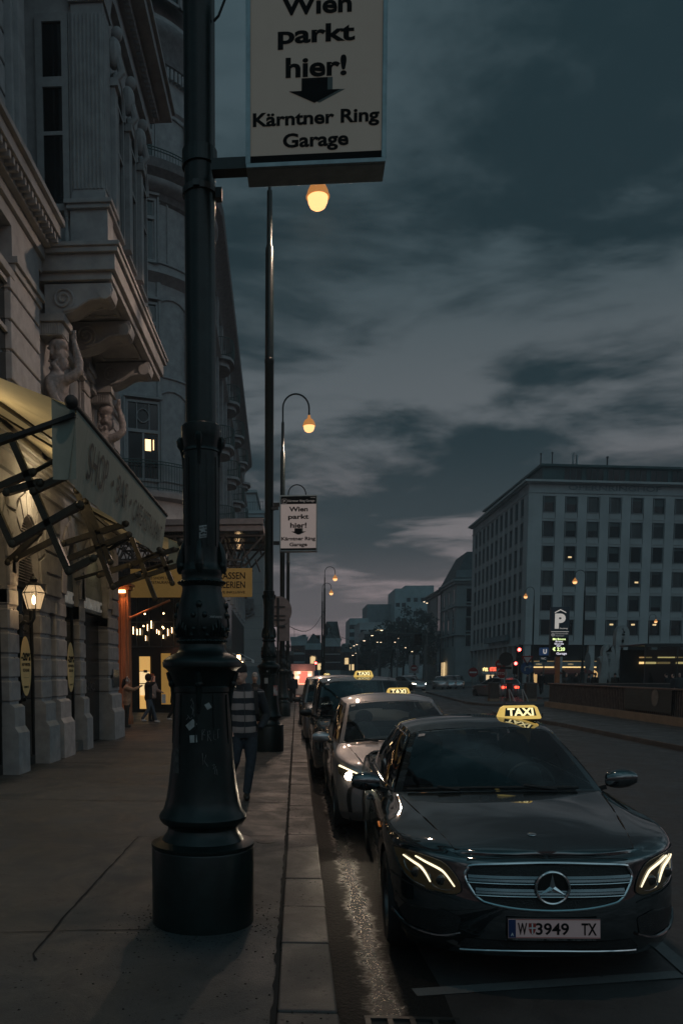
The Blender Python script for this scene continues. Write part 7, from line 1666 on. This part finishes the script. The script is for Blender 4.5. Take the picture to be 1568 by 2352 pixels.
# ------------------------------------------------------------------ slatted wall on the right
sw = thing('slatted_wall', 'long dark slatted parapet wall with pale plinth along the right pavement', 'wall', (0, 0, 0))
A0, A1 = Vector((12.42, 18.0, 0)), Vector((12.95, 42.0, 0)); dA = (A1-A0).normalized(); nA = Vector((-dA.y, dA.x, 0)); LA = (A1-A0).length
MS = frameM(A0, dA, nA)
PLINTH = mat('plinth_stone', (.20, .155, .11), .8, var=.2, scale=2); SLATD = mat('slat_brown', (.13, .12, .115), .4, .4, var=.4, scale=6); SLATB = mat('slat_backing', (.008, .009, .009), .6, var=.3)
b = MB(); b.T = MS; b.box(0, LA+.25, -.4, .12, .1, .42); b.box(LA-.1, LA+.25, -6, -.4, .1, .42); b.build('plinth', PLINTH, sw)
b = MB(); b.T = MS; b.box(0, LA, -.12, -.08, .42, 1.32); b.box(LA-.12, LA-.08, -6, -.12, .42, 1.32); b.build('backing', SLATB, sw)
b = MB(); b.T = MS; k = 0
while k*.17 < LA: b.box(k*.17, k*.17+.05, -.08, -.055, .42, 1.32); k += 1
for k in range(40): b.box(LA-.08, LA, -.2-k*.14, -.24-k*.14, .42, 1.32)
b.build('slats', SLATD, sw)
b = MB(); b.T = MS; b.box(-.02, LA+.03, -.14, .04, 1.32, 1.37); b.box(LA-.14, LA+.03, -6, -.14, 1.32, 1.37); b.build('handrail', mat('handrail_metal', (.16, .14, .13), .35, .6, var=.2), sw)
bn = thing('advert_banner', 'dark banner with a pale oval fixed to the slatted wall', 'banner', (0, 0, 0)); bn_m = MB()
def on_wall(u, v):
    r = _fw*FPX+_rt*(u-UP)-_up*(v-VPP); n = nA; t = (A0+n*.03-Vector((0, 0, CAMH))).dot(n)/r.dot(n); return Vector((0, 0, CAMH))+r*t
Gc = lambda x, y: ((2150+x/2.6988)*.57415, (2350+y/2.6988)*.57415)
q = [on_wall(*Gc(*c_)) for c_ in ((935, 1400), (1440, 1412), (1440, 1085), (935, 1078))]; zb_, zt_ = .52, 1.30
bn_m.prism([(q[0].x, q[0].y, zb_), (q[1].x, q[1].y, zb_), (q[1].x, q[1].y, zt_), (q[0].x, q[0].y, zt_)], nA*.02); bn_m.build('sheet', mat('banner_teal', (.016, .026, .026), .5, var=.3, scale=1.5), bn)
b = MB(); c0_ = on_wall(*Gc(1272, 1190))+nA*.035; b.poly([c0_+dA*(-.30*math.cos(a))+Vector((0, 0, .30*math.sin(a))) for a in [2*PI*k/30 for k in range(30)]]); b.build('oval', mat('banner_pale', (.13, .13, .12), .6, var=.2), bn)
b = MB()
for k, (z, w_) in enumerate(((1.17, 1.5), (1.07, 1.3), (.80, 1.0), (.68, 1.6))):
    for j in range(7): o_ = q[0]+nA*.026-dA*(.25+j*w_/7); b.prism([(o_.x, o_.y, z), (o_.x-dA.x*w_/8, o_.y-dA.y*w_/8, z), (o_.x-dA.x*w_/8, o_.y-dA.y*w_/8, z+.05), (o_.x, o_.y, z+.05)], nA*.004)
b.build('print', mat('banner_print', (.05, .06, .058), .6, var=.1), bn)
# ------------------------------------------------------------------ parking totem
Yt = 49.0; p0, p1 = at(1262, 1508, Y=Yt), at(1307, 1394, Y=Yt); tw, th_ = p1.x-p0.x, p1.z-p0.z
tm = thing('parking_totem', 'tall blue car park totem with big white P and lit price display', 'sign', (p0.x, Yt, 0), R(-3))
BLUE = mat('totem_blue', (.035, .055, .075), .5, var=.08, scale=2); PWH = mat('totem_white', (.62, .58, .54), .5, var=.04, emit=(1, .92, .84), es=.34)
b = MB(); b.box(0, tw, 0, .35, p0.z, p1.z); b.build('cabinet', BLUE, tm, bevel=.02)
b = MB(); b.box(tw*.36, tw*.58, .05, .28, .1, p0.z); b.build('post', mat('post_orange', (.30, .11, .04), .5, var=.15), tm)
Z_ = lambda f: lerp(p1.z, p0.z, f)
b = MB(); b.box(tw*.02, tw*.98, -.02, 0, Z_(1.0)+.02, Z_(.615)); dsp = b.build('display', mat('display_black', (.006, .008, .006), .3, var=0), tm)
LEDG = emis('led_green', (.80, 1.0, .42), 1.6); LEDW = emis('led_white', (.92, .88, 1.0), .9)
b = MB(); text(b, 'P', (tw*.50, -.012, Z_(.285)), tw*.58, th_*.305, bold=.055); b.box(0, 0, 0, 0, 0, 0)
b.poly([(tw*.19, -.012, Z_(.105)), (tw*.5, -.012, Z_(.045)), (tw*.81, -.012, Z_(.105)), (tw*.81, -.012, Z_(.125)), (tw*.5, -.012, Z_(.068)), (tw*.19, -.012, Z_(.125))]); b.build('symbol', PWH, tm)
b = MB(); text(b, 'Parking', (tw*.70, -.014, Z_(.435)), tw*.42, th_*.03, bold=.01); b.build('small_print', PWH, tm)
b = MB(); b.box(tw*.02, tw*.98, -.014, -.002, Z_(.502), Z_(.494)); b.build('divider', PWH, tm)
PGR = mat('totem_grey_print', (.40, .38, .37), .5, var=.05, emit=(1, .95, .9), es=.14)
b = MB(); text(b, 'K\u00e4rntnerstra\u00dfe', (tw*.60, -.012, Z_(.535)), tw*.68, th_*.034, bold=.015); text(b, 'Staatsoper', (tw*.50, -.012, Z_(.583)), tw*.48, th_*.034, bold=.015); cc = Vector((tw*.13, -.012, Z_(.56)))
b.tube([cc+Vector((.085*math.cos(a), 0, .085*math.sin(a))) for a in [2*PI*k/20 for k in range(20)]], .02, 6, closed=True); b.ball(tuple(cc), (.04, .012, .04), 10, 6); b.build('name_lettering', PGR, tm)
b = MB(); text(b, 'Mit Bmove', (tw*.47, -.03, Z_(.648)), tw*.70, th_*.042, bold=.012); text(b, '\u20ac 2,20', (tw*.46, -.03, Z_(.855)), tw*.66, th_*.085, bold=.02); b.build('price_lettering', LEDG, dsp)
b = MB(); text(b, 'Erste', (tw*.47, -.03, Z_(.695)), tw*.38, th_*.034, bold=.012); text(b, 'Stunde', (tw*.47, -.03, Z_(.742)), tw*.50, th_*.034, bold=.012); text(b, 'nur', (tw*.46, -.03, Z_(.787)), tw*.24, th_*.028, bold=.012); text(b, 'Garage', (tw*.62, -.03, Z_(.945)), tw*.56, th_*.06, bold=.012); b.build('price_lettering', LEDW, dsp)
# ------------------------------------------------------------------ signs, signals and barriers round the island
Bc = lambda x, y: ((1880+x/2.6133)*.57415, (2550+y/2.6133)*.57415); Ac = lambda x, y: ((1400+x/2.6133)*.57415, (2250+y/2.6133)*.57415)
RED = mat('sign_red', (.20, .016, .014), .6, var=.1, spec=.2); SWH = mat('sign_white', (.42, .41, .40), .6, var=.06); SBL = mat('sign_blue', (.012, .05, .14), .5, var=.1); GALV = mat('galvanised', (.13, .14, .14), .5, .5, var=.2)
def disc(mb, c, r, y=0.0, n=28, t=.02, rot=0.0): mb.prism([(c[0]+r*math.cos(2*PI*k/n+rot), c[1]+y, c[2]+r*math.sin(2*PI*k/n+rot)) for k in range(n)], (0, t, 0))
def signpost(name, lab, base, top, rad=.035, m=GALV):
    t = thing(name, lab, 'sign', base); b = MB(); b.tube([(0, 0, 0), (0, 0, top)], rad, 8); b.build('pole', m, t); return t
p = at(*Bc(328, 377), Y=48.8); t = signpost('stop_sign', 'octagonal red STOP sign on a thin pole at the traffic island', (p.x, 48.85, .14), p.z+.95)
b = MB(); disc(b, (0, -.06, p.z-.14), .33, 0, 8, .02, PI/8); b.build('plate', SWH, t); b = MB(); disc(b, (0, -.07, p.z-.14), .30, 0, 8, .012, PI/8); f = b.build('red_field', RED, t); b = MB(); text(b, 'STOP', (0, -.078, p.z-.14), .50, .16, bold=.02); b.build('lettering', SWH, f)
q = at(*Bc(315, 280), Y=48.8); b = MB(); disc(b, (-.05, .10, q.z-.14), .30, 0, 24, .02); f = b.build('no_entry_disc', RED, t); b = MB(); b.box(-.27, .17, .085, .098, q.z-.20, q.z-.08); b.build('white_bar', mat('dull_white', (.2, .19, .19), .6), f)
p = at(*Bc(375, 230), Y=42.3); t = signpost('round_sign', 'round sign seen from its dark back on a tall pole in front of the island', (p.x, 42.4, .02), p.z+.40); b = MB(); disc(b, (0, -.06, p.z), .36, 0, 28, .02); b.build('plate', BLACK, t); b = MB(); b.box(-.3, .3, -.05, -.03, p.z-.53, p.z-.40); b.build('lower_plate', BLACK, t)
p = at(*Bc(592, 245), Y=60); q = at(*Bc(592, 320), Y=60); t = signpost('yield_sign', 'give way triangle above a blue arrow disc beside the red signals', (p.x+.15, 60, .14), p.z+.3)
b = MB(); b.prism([(-.15-.44, -.08, p.z+.22), (-.15+.44, -.08, p.z+.22), (-.15, -.08, p.z-.52)], (0, .02, 0)); b.build('triangle', RED, t); b = MB(); b.prism([(-.15-.28, -.095, p.z+.13), (-.15+.28, -.095, p.z+.13), (-.15, -.095, p.z-.32)], (0, .01, 0)); b.build('triangle_field', mat('yield_white', (.35, .33, .33), .6), t)
b = MB(); disc(b, (-.15, -.08, q.z-.14), .47, 0, 28, .02); f = b.build('blue_disc', SBL, t); b = MB(); b.tube([(-.32, -.10, q.z-.36), (-.32, -.10, q.z-.16), (-.25, -.10, q.z-.06), (-.1, -.10, q.z-.05), (.02, -.10, q.z-.05)], .045, 6); b.prism([(.0, -.12, q.z+.10), (.20, -.12, q.z-.05), (.0, -.12, q.z-.20)], (0, .02, 0)); b.build('arrow', mat('arrow_grey', (.3, .3, .3), .6), f)
SIGRED = emis('signal_red', (1.0, .07, .06), 14.0)
def signal(lab, x, y, z, pole=True, lit=2, zb_=.14, em=SIGRED, s=1.0):
    t = thing('traffic_light', lab, 'traffic light', (x, y, zb_), group='traffic lights'); zz = z-zb_
    b = MB(); b.box(-.15*s, .15*s, -.05, .15, zz-.72*s, zz+.18*s); b.build('housing', BLACK, t, bevel=.01)
    for k in range(3):
        b = MB(); b.ball((0, -.05, zz-.27*s*k), (.105*s, .03, .105*s), 14, 8); b.build('lens', em if 2-k == lit else VOID, t, smooth=True)
        b = MB(); b.lathe([(.125*s, -.17), (.125*s, -.05)], 14, c=(0, 0, zz-.27*s*k), axis='y', cap=False, a0=0, a1=PI); b.build('visor', BLACK, t)
    if pole: b = MB(); b.tube([(.0, .2, 0), (.0, .2, zz+.3)], .05, 8); b.build('pole', GALV, t)
    return t
p = at(*Bc(510, 128), Y=61); q = at(*Bc(497, 272), Y=61.2)
signal('upper of the two red traffic lights beside the office block', p.x, 61, p.z, s=1.2); signal('lower of the two red traffic lights beside the office block', q.x-.15, 61.3, q.z, s=1.1)
p = at(725, 1523, Y=70); t = signal('small red traffic light beside the lit kiosk on the left', p.x, 70, p.z); b = MB(); disc(b, (-.15, -.1, p.z-1.0-.14), .42, 0, 24, .02); b.build('blue_disc', SBL, t)
p = at(1294, 1545, Y=1); gl_ = at(*Gc(1128, 932), Y=75); signal('green traffic light beyond the sculpture near the shops', gl_.x, 75, gl_.z, lit=1, em=emis('signal_green', (.15, 1.0, .6), 7.0))
for (x, y, lab) in ((690, 800, 'left of two dark hanging traffic lights before the trees'), (728, 800, 'right of two dark hanging traffic lights before the trees')): p = at(*Ac(x, y-30), Y=90); signal(lab, p.x, 90, p.z, pole=False, lit=9, s=1.4)
p = at(*Ac(800, 780), Y=90); t = thing('signal_gantry', 'thin mast arm carrying the dark hanging traffic lights', 'mast', (p.x, 90.2, .1)); b = MB(); b.tube([(0, 0, 0), (0, 0, p.z+.2)], .09, 8); b.tube([(0, 0, p.z+.2), (-6, 0, p.z+.5)], .05, 6); b.build('pole', GALV, t)
p = at(*Ac(665, 1110), Y=118); t = signpost('no_entry_sign', 'no entry sign on a white board before the dark trees', (p.x, 118, .1), p.z+.5); b = MB(); b.box(-.75, -.15, -.1, -.05, p.z-.1, p.z+1.9); b.box(.15, .75, -.1, -.05, p.z-.1, p.z+1.9); b.box(-.7, .7, -.1, -.06, p.z-.8, p.z-.1); b.build('board', mat('board_dull', (.22, .20, .20), .6, var=.1), t); b = MB(); disc(b, (0, -.15, p.z), .46, 0, 26, .03); f = b.build('disc', RED, t); b = MB(); b.box(-.34, .34, -.17, -.151, p.z-.08, p.z+.08); b.build('white_bar', SWH, f)
p = at(*Bc(27, 365), Y=84); t = signpost('no_entry_sign', 'round no entry sign on a pole left of the bright little shop', (p.x, 84, .1), p.z+.5); b = MB(); disc(b, (0, -.1, p.z-.1), .50, 0, 26, .03); f = b.build('disc', RED, t); b = MB(); b.box(-.38, .38, -.12, -.101, p.z-.18, p.z-.02); b.build('white_bar', SWH, f)
p = at(*Bc(770, 147), Y=72); t = signpost('metro_sign', 'blue underground station cube with a white U left of the totem', (p.x+.1, 72.3, .14), p.z+.2, .06); b = MB(); b.box(-.36, .30, -.3, .3, p.z-.14-.34, p.z-.14+.34); f = b.build('cube', mat('metro_blue', (.02, .06, .16), .5, emit=(.1, .3, .8), es=.05), t, bevel=.03); b = MB(); text(b, 'U', (-.03, -.32, p.z-.14), .32, .42, bold=.05); b.build('lettering', PWH, f)
q = at(*Bc(762, 227), Y=72); b = MB(); b.box(-.4, .25, -.06, -.02, q.z-.14-.28, q.z-.14+.30); f = b.build('wc_plate', mat('plate_teal', (.03, .07, .08), .5), t); b = MB(); text(b, 'WC', (-.07, -.07, q.z-.08), .42, .2); b.build('lettering', PGR, f)
for i, (x, y, lab) in enumerate(((1228, 252, 'left of two white round sign backs behind the slatted wall'), (1350, 290, 'right of two white round sign backs, nearer the sculpture'))): p = at(*Bc(x, y), Y=62); t = signpost('round_sign', lab, (p.x, 62.1, .14), p.z+.3); b = MB(); b.prism([(.22*math.cos(a), -.06, p.z-.14+.68*math.sin(a)) for a in [2*PI*k/24 for k in range(24)]], (0, .03, 0)); b.build('plate', mat('sign_back_grey', (.17, .17, .17), .6, var=.1), t); b = MB(); b.box(-.16, .16, -.07, -.03, p.z-2.3, p.z-1.05); b.build('lower_plate', MATS['sign_back_grey'], t)
# barrier boxes and rail on the island
BRN = mat('barrier_brown', (.045, .036, .030), .6, var=.3)
for (x0_, x1_, y0_, y1_, m, lab) in ((205, 302, 478, 640, BRN, 'dark brown barrier box at the left of the island'), (395, 440, 478, 640, mat('barrier_red', (.10, .018, .014), .6, var=.2), 'narrow dark red barrier box in the middle of the island'), (585, 693, 482, 640, BRN, 'dark brown barrier box at the right of the island')):
    p = at(*Bc(x0_, y1_), Y=50); q = at(*Bc(x1_, y0_), Y=50); t = thing('barrier_box', lab, 'barrier', (p.x, 50, .14), group='barrier boxes on the island'); w_ = q.x-p.x; b = MB(); b.box(0, w_, 0, .5, .16, q.z-.14); b.build('panel', m, t); b = MB(); b.box(-.03, w_+.03, -.03, .53, 0, .16); b.build('base', PLINTH, t); b = MB(); b.box(-.02, w_+.02, -.02, .52, q.z-.14, q.z-.09); b.build('cap', GALV, t)
p = at(*Bc(165, 480), Y=50.4); q = at(*Bc(695, 480), Y=50.4); t = thing('railing', 'low metal railing between the barrier boxes on the island', 'railing', (p.x, 50.4, .14)); w_ = q.x-p.x; b = MB(); b.tube([(0, 0, p.z-.14), (w_, 0, p.z-.14)], .025, 6)
for k in range(9): b.tube([(w_*k/8, 0, 0), (w_*k/8, 0, p.z-.14)], .018, 5)
b.build('rail', GALV, t); b = MB()
for k in range(34): b.tube([(w_*k/34, 0, .12), (w_*k/34, 0, p.z-.16)], .008, 4)
b.build('bars', GALV, t)
for (x, lab) in ((450, 'left white A frame leaning on the island railing'), (590, 'right white A frame leaning on the island railing')): p = at(*Bc(x, 640), Y=49.5); t = thing('a_frame', lab, 'barrier', (p.x, 49.5, .14), group='white A frames'); b = MB(); b.bar((-.25, 0, .75), (.1, 0, 0), .05); b.build('strut', SWH, t); b = MB(); b.bar((-.25, .2, .75), (-.1, .3, 0), .05); b.build('strut', SWH, t)
# sculpture
sp_ = thing('plaza_sculpture', 'tall abstract sculpture of two curved looped blades behind the slatted wall', 'sculpture', (0, 0, 0)); SCU = mat('sculpture_grey', (.30, .32, .32), .6, var=.25, scale=1)
def ribbon(name, pts, wd, tk):
    P_ = [at(*Gc(x, y), Y=60) for x, y in smooth_line(pts, 6)]; b = MB(); rows = []
    for i, p in enumerate(P_):
        d = (P_[min(i+1, len(P_)-1)]-P_[max(i-1, 0)]).normalized(); s_ = Vector((-d.z, 0, d.x)); w_ = sinterp(wd, i/(len(P_)-1)); rows.append([p+s_*w_+Vector((0, -tk, 0)), p-s_*w_+Vector((0, -tk, 0)), p-s_*w_+Vector((0, tk, 0)), p+s_*w_+Vector((0, tk, 0))])
    b.grid(rows, closed=True); b.face([0, 1, 2, 3]); b.face([len(b.v)-4+k for k in (3, 2, 1, 0)]); b.build(name, SCU, sp_, smooth=True, ang=50)
W_ = lambda a, c, e: [(0, a), (.5, c), (1, e)]
ribbon('tall_blade', [(815, 1110), (835, 950), (855, 800), (865, 600), (880, 480), (900, 455), (925, 480), (925, 560), (905, 720), (880, 880), (845, 1110)], [(0, .2), (.3, .28), (.45, .30), (.6, .28), (1, .2)], .3)
ribbon('short_loop', [(665, 1110), (700, 950), (725, 780), (735, 690), (755, 660), (772, 720), (785, 830), (800, 960), (820, 1110)], [(0, .25), (.3, .30), (.5, .32), (.7, .28), (1, .3)], .28); ribbon('cross_piece', [(690, 735), (730, 800), (770, 880), (800, 960), (835, 1080)], [(0, .3), (.5, .5), (1, .3)], .22)
# glass pavilion at the right edge
pv = thing('glass_pavilion', 'glass walled station pavilion behind the slatted wall at the right edge', 'pavilion', (at(1478, 1545, Y=52).x, 52, .14)); b = MB(); 
for x in (0, 2, 4, 6): b.box(x, x+.06, 0, .06, 0, 3.4)
b.box(0, 6.1, 0, .06, 3.4, 3.5); b.box(0, 6.1, 0, 4, 3.5, 3.6); b.build('frame', DARK, pv); b = MB(); b.box(.06, 6, .02, .04, .05, 3.4); b.build('glazing', glassmat('pavilion_glass', (.55, .62, .62), 1, 1.45, .03), pv)
for k, z in enumerate((2.75, 2.35)):
    for j in range(4): b = MB(); b.box(1.2+j*1.22, 2.0+j*1.22+.3*((j+k) % 2), 3.6, 3.7, z, z+.08+.06*k); b.build('light_strip', STRIP if (j+k) % 2 else STRIPD, pv)
b = MB(); b.box(0, 6.1, 3.8, 3.9, .1, 3.3); b.build('rear_wall', VOID, pv)
# small bright shop under the arcade
p, q = at(*Bc(120, 385), Y=98), at(*Bc(278, 362), Y=98); ks = thing('small_shop', 'small bright snack shop with pale fascia under the office arcade', 'shop', (p.x, 98, .13)); w_ = q.x-p.x
b = MB(); b.box(0, w_, 0, .4, p.z-.13, q.z-.1); b.build('fascia', SWH, ks); b = MB(); b.box(.1, w_*.3, .1, 3, 0, p.z-.13); b.box(w_*.85, w_, .1, 3, 0, p.z-.13); b.build('wall', DKB, ks); b = MB(); b.box(w_*.3, w_*.85, .3, .4, .3, p.z-.2); b.build('lit_front', emis('snack_glow', (1.0, .72, .40), .8), ks)
b = MB(); z0_ = at(200, 1545, Y=98).z; zz = at(*Bc(200, 332), Y=98).z-.13; text(b, 'WÜRSTEL', (w_*.22, -.03, zz), w_*.36, .5, bold=.05); b.build('lettering', emis('letters_yellow', (1, .75, .3), 2.2), ks); b = MB(); text(b, 'HOT DOG', (w_*.72, -.03, zz), w_*.42, .5, bold=.05); b.build('lettering', emis('letters_red', (1, .12, .06), 2.4), ks)
# kiosk on the left pavement
p, q = at(671, 1572, Y=66), at(722, 1525, Y=66); kk = thing('kiosk', 'bright lit kiosk with pink fascia far along the left pavement', 'kiosk', (p.x, 66, .1)); w_, h_ = q.x-p.x, q.z-.1
b = MB(); b.box(-.1, w_+.1, -.15, 2.4, h_-.55, h_); b.build('fascia', mat('fascia_pink', (.34, .17, .16), .6, var=.1, emit=(1, .5, .45), es=.04), kk, bevel=.03); b = MB(); b.box(0, .12, 0, 2.4, 0, h_-.55); b.box(w_-.12, w_, 0, 2.4, 0, h_-.55); b.box(0, w_, 2.3, 2.4, 0, h_-.55); b.box(.12, w_-.12, 0, .3, 0, .75); b.build('wall', SWH, kk)
b = MB(); b.box(.15, w_-.15, 2.2, 2.28, .8, h_-.6); b.build('lit_interior', emis('kiosk_glow', (1.0, .56, .36), 1.3), kk); b = MB(); b.box(w_*.3, w_*.72, 2.05, 2.15, .9, 1.9); b.build('poster', emis('kiosk_poster', (1.0, .25, .18), .8), kk)
for (x, z) in ((.25, 1.5), (.3, 1.9), (.8, 1.7)): b = MB(); b.box(w_*x-.15, w_*x+.15, 1.6, 1.7, z-.2, z); b.build('goods', emis('goods_glow', (1.0, .8, .6), 1.6), kk)
lamp_light(p.x+w_/2, 65.2, 1.8, 25, (1, .55, .38), .3, 'kiosk_light')
# ------------------------------------------------------------------ more street lamps and poles
def far_lamp(lab, x, y, s, rz, e=0.0):
    t = copy_tree(post)
    for ch in list(t.children):
        if ch.name.split('.')[0] in ('sticker', 'graffiti', 'torn_paper', 'worn_patch', 'clamp', 'cable', 'collar'):
            for g_ in list(ch.children): bpy.data.objects.remove(g_)
            bpy.data.objects.remove(ch)
    t.location = (x, y, .1); t.scale = (s, s, s); t.rotation_euler = (0, 0, rz); tag(t, lab, 'street lamp', 'street lamps beyond the left kerb'); return t
for (u, v, pu, h, arm, lab) in ((1208, 1377, 1221, 11.4, PI, 'street lamp with its lamp left of the pole, before the office block corner'), (1310, 1345, 1336, 11.4, PI, 'tall street lamp crossing the office windows behind the totem'), (1520, 1433, 1485, 6.6, 0, 'shorter street lamp with orange glow near the right edge'), (771, 1335, 744, 11.4, 0, 'slim street lamp over the road centre, higher of the pair'), (762, 1367, 739, 11.4, 0, 'slim street lamp over the road centre, lower of the pair')):
    Y = (h-CAMH+.1)*FPX/(VHOR-v); s = h/11.4; far_lamp(lab, at(pu, 1545, Y=Y).x, Y, s, arm)
# cleared stickers only exist on the nearest post
for t in (roots[1], roots[2], roots[3]): pass
HL = [(330, 708, 110), (230, 763, 130), (147, 817, 150), (70, 858, 160), (40, 870, 170), (10, 893, 180), (62, 947, 120), (28, 970, 125), (497, 792, 140), (285, 833, 160), (320, 833, 160), (468, 833, 150), (578, 890, 150), (646, 930, 150), (773, 411, 150), (802, 424, 150)]
hl0 = None
for i, (x, y, Y) in enumerate(HL):
    p = at(*Ac(x, y), Y=Y)
    if hl0 is None:
        hl0 = thing('hanging_lamp', 'small hanging street lamp shining far off above the junction', 'street lamp', tuple(p), group='small lamps hung on wires far off')
        b = MB(); b.lathe([(.10, .45), (.12, .3), (.42, .12), (.46, .02), (.40, .0)], 14, cap=False); b.build('shade', DARK, hl0); b = MB(); b.ball((0, 0, .02), (.36, .36, .18), 12, 6); b.build('bulb', emis('far_bulb', (1.0, .74, .48), 3.2), hl0); c_ = hl0
    else: c_ = copy_tree(hl0)
    c_.location = p; k = (.55 if i in (0, 1, 2) else .42)*Y/130; c_.scale = (k, k, k)
for i, (x, y, yb_, Y, lab) in enumerate(((300, 830, 1190, 130, 'slim grey mast left of the dark trees'), (495, 790, 1190, 120, 'tall pale mast in front of the dark trees'), (780, 860, 1190, 120, 'pale mast in front of the narrow dark house'), (70, 880, 1150, 110, 'short mast left of the trees behind the taxis'), (12, 890, 1150, 140, 'thin mast far behind the black van taxi'))):
    p = at(*Ac(x, y), Y=Y); t = thing('mast', lab, 'mast', (p.x, Y, 0)); b = MB(); b.tube([(0, 0, 0), (0, 0, p.z)], [.13, .09], 8); b.build('pole', GALV, t); b = MB(); b.tube([(0, 0, p.z-.3), (-.9, 0, p.z-.05)], .04, 6); b.box(-1.1, -.7, -.15, .15, p.z-.1, p.z+.05); b.build('arm', DARK, t)
for i, (a, c_, lab) in enumerate((((646, 1428, 40), (744, 1402, 84), 'upper overhead wire from the left lamp posts'), ((744, 1448, 84), (985, 1500, 170), 'overhead wire running right from the slim lamp pair'), ((650, 1480, 45), (812, 1505, 180), 'lowest overhead wire across the street'), ((744, 1430, 84), (830, 1520, 180), 'steep overhead wire right of the slim lamp pair'))):
    p, q = at(a[0], a[1], Y=a[2]), at(c_[0], c_[1], Y=c_[2]); t = thing('tram_wire', lab, 'wire', tuple(p), group='overhead tram wires'); b = MB(); b.tube([Vector(p).lerp(q, k/10)-p-Vector((0, 0, 1.2*math.sin(PI*k/10))) for k in range(11)], .022, 4); b.build('cable', BLACK, t)
# backs of traffic signs on the third post
sb = thing('sign_backs', 'pinkish back of an oval and a tall traffic sign clamped beside the third lamp post', 'sign', (0, 0, 0)); SBK = mat('sign_back_pink', (.20, .165, .16), .5, .3, var=.15)
Ec = lambda x, y: ((600+x/2.1385)*.57415, (1500+y/2.1385)*.57415); Yk = 30.5
def pc(x, y): p = at(*Ec(x, y), Y=Yk); return p
c_ = pc(1100, 2020); b = MB(); b.prism([(c_.x+.50*math.cos(a), Yk-.02, c_.z+.56*math.sin(a)) for a in [2*PI*k/30 for k in range(30)]], (0, .03, 0)); b.build('round_plate', SBK, sb)
p, q = pc(1150, 2230), pc(1195, 2010); b = MB(); b.box(p.x-.25, q.x, Yk+.05, Yk+.08, p.z-.2, q.z); b.build('tall_plate', SBK, sb, bevel=.02); b = MB()
for yy in (1985, 2060, 2095, 2150): r_ = pc(1100, yy); b.box(r_.x-.28, r_.x+.25, Yk-.07, Yk-.02, r_.z-.025, r_.z+.025)
r_ = pc(1095, 2000); b.tube([(r_.x, Yk-.08, .1), (r_.x, Yk-.08, r_.z+.4)], .045, 8); b.build('clamp', DARK, sb)
# ------------------------------------------------------------------ traffic on the far side
HATCH = dict(MPV, L=4.2)
def tails(cs_, P, t):
    for sx in (-1, 1): b = MB(); b.box(sx*P['W']*.62-.16, sx*P['W']*.62+.16, P['L']-.06, P['L']+.03, .74, .90); b.build('tail_light', TAIL, t, bevel=.02)
    b = MB(); b.box(-.25, .25, P['L']-.02, P['L']+.02, .6, .70); b.build('licence_plate', SWH, t); b = MB(); b.box(-.3, .3, P['L']-.3, P['L']-.24, 1.40, 1.43); b.build('brake_light', TAIL, t)
h1 = place_car('car', 'silver hatchback seen from behind with red tail lights, beside the island', 15.9-.15, 62.9-.3, .02, R(200), 'car', None, 0); h1.location = (14.05, 62.9, .02)
c_, _, _ = make_car(HATCH, h1, P_SILVER, detail=False); tails(c_, HATCH, h1)
def heads(cs_, t, em):
    for sx in (-1, 1): b = MB(); poly_patch(cs_, b, [(sx*x, z) for x, z in ((.84, .80), (.60, .74), (.56, .66), (.80, .66))], .01, 5); b.build('headlight', em[0 if sx < 0 else 1], t)
p = at(*Ac(735, 1318), Y=85); h2 = place_car('car', 'silver car coming round the junction with one dazzling headlight', p.x, 84.0, .02, R(25), 'car', None, 0); c_, _, _ = make_car(MPV, h2, P_SILVER, detail=False); heads(c_, h2, (emis('head_dim', (1, .85, .6), 9.0), emis('head_flare', (1, .88, .66), 90.0)))
for i, (x, yy, pm_, P_, lab) in enumerate(((940, 1320, P_GREY, SEDAN, 'grey parked saloon left of the two silver estates at the far corner'), (1030, 1318, P_SILVER, MPV, 'left of two silver estates parked at the far corner'), (1110, 1326, P_SILVER, MPV, 'right of two silver estates parked at the far corner'), (615, 1315, P_SILVER, MPV, 'silver car waiting behind the one with the dazzling headlight'))):
    Y = 93+i*.8 if i < 3 else 97; p = at(*Ac(x, yy), Y=Y); t = place_car('car', lab, p.x, Y, .02, R(-12), 'car', 'cars parked at the far corner', 0); c_, _, _ = make_car(P_, t, pm_, detail=False); heads(c_, t, (LAMPIN, LAMPIN))

# ------------------------------------------------------------------ haze
hz = bpy.data.materials.new('haze'); hz.use_nodes = True; nt = hz.node_tree; nt.nodes.clear(); o_ = nt.nodes.new('ShaderNodeOutputMaterial'); v_ = nt.nodes.new('ShaderNodeVolumePrincipled')
v_.inputs['Density'].default_value = .0009; v_.inputs['Color'].default_value = (.80, .92, 1.0, 1); v_.inputs['Anisotropy'].default_value = .1; nt.links.new(v_.outputs[0], o_.inputs['Volume'])
b = MB(); b.box(-70, 130, -25, 420, -1.06, 75); tag(b.build('haze', hz), kind='stuff')
bpy.context.view_layer.update()
